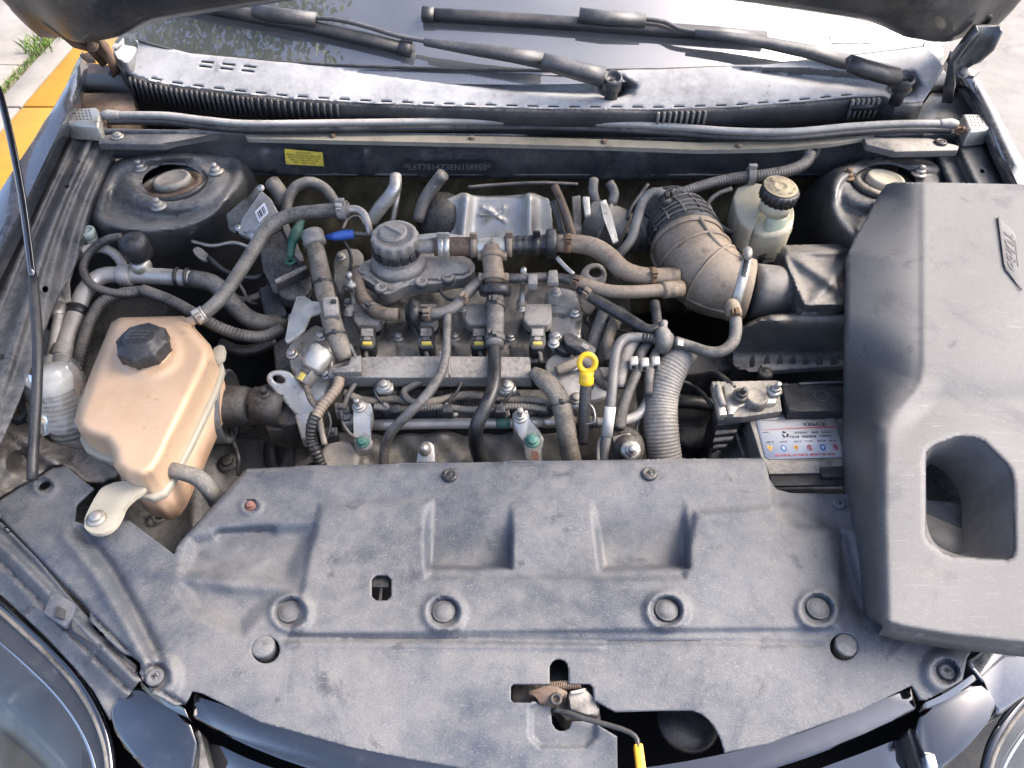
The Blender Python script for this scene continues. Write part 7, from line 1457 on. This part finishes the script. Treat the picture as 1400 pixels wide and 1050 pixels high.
for i, (u, v, z, lab) in enumerate(((441, 388, .909, 'zip tie on the taped harness above the bracket'), (460, 458, .887, 'zip tie low on the taped harness'), (767, 552, .843, 'zip tie on the thick harness by the dipstick'), (776, 598, .80, 'lower zip tie on the thick harness'))):
    t = thing('zip_tie', lab, 'zip tie', (u, v, z), 'zip ties on the harness'); p = W(u, v, z); d = (W(u + 4, v + 20, z - .012) - p).normalized()
    bm = NB(); ring(bm, p, d, 13.6 * mpp(p), .004, .001); obj('band', bm, 'black_clean', t)
    bm = NB(); box(bm, p + V(.0, -.008, .014), d, X, Z, .003, .003, .003, .0006); obj('head', bm, 'black_clean', t)
cb = thing('crossmember', 'dim dirty lower crossmember deep below the tan tank and engine', 'crossmember', (400, 600, .45))
bm = NB(); slab(bm, PTS([(300, 560, .60), (470, 540, .60), (500, 650, .56), (280, 660, .56)]), .08, .012); obj('beam', bm, 'dark_cast', cb)
bm = NB(); lathe(bm, W(395, 622, .64), V(.6, -.3, .6), [(.045, 0), (.05, .006), (.05, .03), (.04, .034), (.036, .028), (.012, .03), (.01, .04)], 30); obj('pulley', bm, 'dark_cast', cb)
bm = NB(); slab(bm, PTS([(396, 640, .70), (432, 618, .72), (436, 624, .72), (402, 646, .70)]), .006, .001); obj('strip', bm, 'dull_alloy', cb)

sb = thing('side_casting', 'pale alloy bracket casting between dipstick and cable duct', 'bracket', (775, 540, .78))
bm = NB(); slab(bm, PTS(chaikin([(742, 496, .835), (760, 480, .842), (792, 486, .842), (806, 505, .836), (800, 540, .82), (790, 560, .81), (770, 552, .815), (752, 520, .828)], 1)), .05, .006, 3); o = obj('casting', bm, 'cast_alloy', sb)
for u, v, z in ((784, 500, .842), (788, 545, .822)):
    bm = NB(); hexbolt(bm, W(u, v, z), V(0, -.2, 1), .0075, .008, 1.4); obj('bolt', bm, 'zinc', o)
sb = thing('pipe_bracket', 'pale bracket arm crossing between the white taped pipe and the dipstick', 'bracket', (835, 520, .80))
bm = NB(); slab(bm, PTS(chaikin([(806, 505, .838), (828, 500, .842), (846, 506, .842), (850, 522, .836), (838, 536, .83), (820, 545, .826), (802, 548, .822), (800, 538, .826), (818, 530, .832)], 1)), .008, .002); o = obj('arm', bm, 'plated', sb)
bm = NB(); hexbolt(bm, W(838, 516, .843), V(0, -.2, 1), .0065, .007, 1.5); obj('bolt', bm, 'zinc', o)
for i, (u, v, z, lab) in enumerate(((466, 556, .835, 'small grey connector block beside the fuel rail bracket'), (474, 572, .825, 'lower grey connector block below the duct end'), (452, 590, .81, 'dark connector block above the manifold port'))):
    t = thing('connector_block', lab, 'connector', (u, v + 6, z - .02)); bm = NB()
    slab(bm, PTS([(u - 9, v - 6, z), (u + 9, v - 7, z), (u + 10, v + 6, z - .008), (u - 8, v + 7, z - .008)]), .018, .002); o = obj('housing', bm, 'grey_plastic' if i < 2 else 'black_plastic', t)
    bm = NB(); slab(bm, PTS([(u - 5, v - 4, z + .003), (u + 5, v - 5, z + .003), (u + 5, v + 1, z - .001), (u - 5, v + 2, z - .001)]), .004, .001); obj('latch_clip', bm, 'black_plastic', o)
rc = thing('rear_bracket', 'dusty alloy bracket behind the taped harness below the blue plug', 'bracket', (480, 370, .82))
bm = NB(); slab(bm, PTS(chaikin([(454, 344, .86), (486, 336, .865), (500, 350, .86), (488, 378, .85), (470, 404, .84), (458, 396, .845)], 1)), .03, .004); o = obj('plate', bm, 'dull_alloy', rc)
for u, v, z in ((466, 352, .864), (476, 392, .847)):
    bm = NB(); hexbolt(bm, W(u, v, z), V(0, -.2, 1), .0065, .008, 1.4); obj('bolt', bm, 'zinc', o)
ih = thing('injector_harness', 'black corrugated loom strung over the injectors below the duct', 'harness', (620, 560, .80))
bm = NB(); tube(bm, PTS([(512, 556, .832), (550, 560, .83), (600, 557, .832), (650, 561, .83), (700, 556, .832), (748, 560, .83)]), .0062, 10, rib=(.0045, .001)); obj('corrugated_tube', bm, 'conduit', ih)
for u in (540, 612, 684):
    bm = NB(); slab(bm, PTS([(u - 7, 552, .842), (u + 7, 552, .842), (u + 7, 564, .836), (u - 7, 564, .836)]), .014, .002); obj('plug', bm, 'black_plastic', ih)
hose('coolant_hose', 'dark hose passing low behind the tan tank toward the engine mount', 'hose', [(300, 470, .80), (325, 480, .79), (350, 478, .785), (378, 466, .79)], 9, 'rubber', 14)
hose('wiring_conduit', 'ribbed conduit along the strut tower foot under the module', 'conduit', [(300, 400, .845), (330, 410, .84), (356, 404, .84), (372, 390, .845)], 6, 'conduit', 10, rib=(.005, .0012))
hose('brake_pipe', 'thin steel line clipped along the dark inner wall behind the tower', 'pipe', [(262, 330, .885), (290, 336, .88), (320, 332, .88), (345, 340, .87)], 2.6, 'zinc', 8)
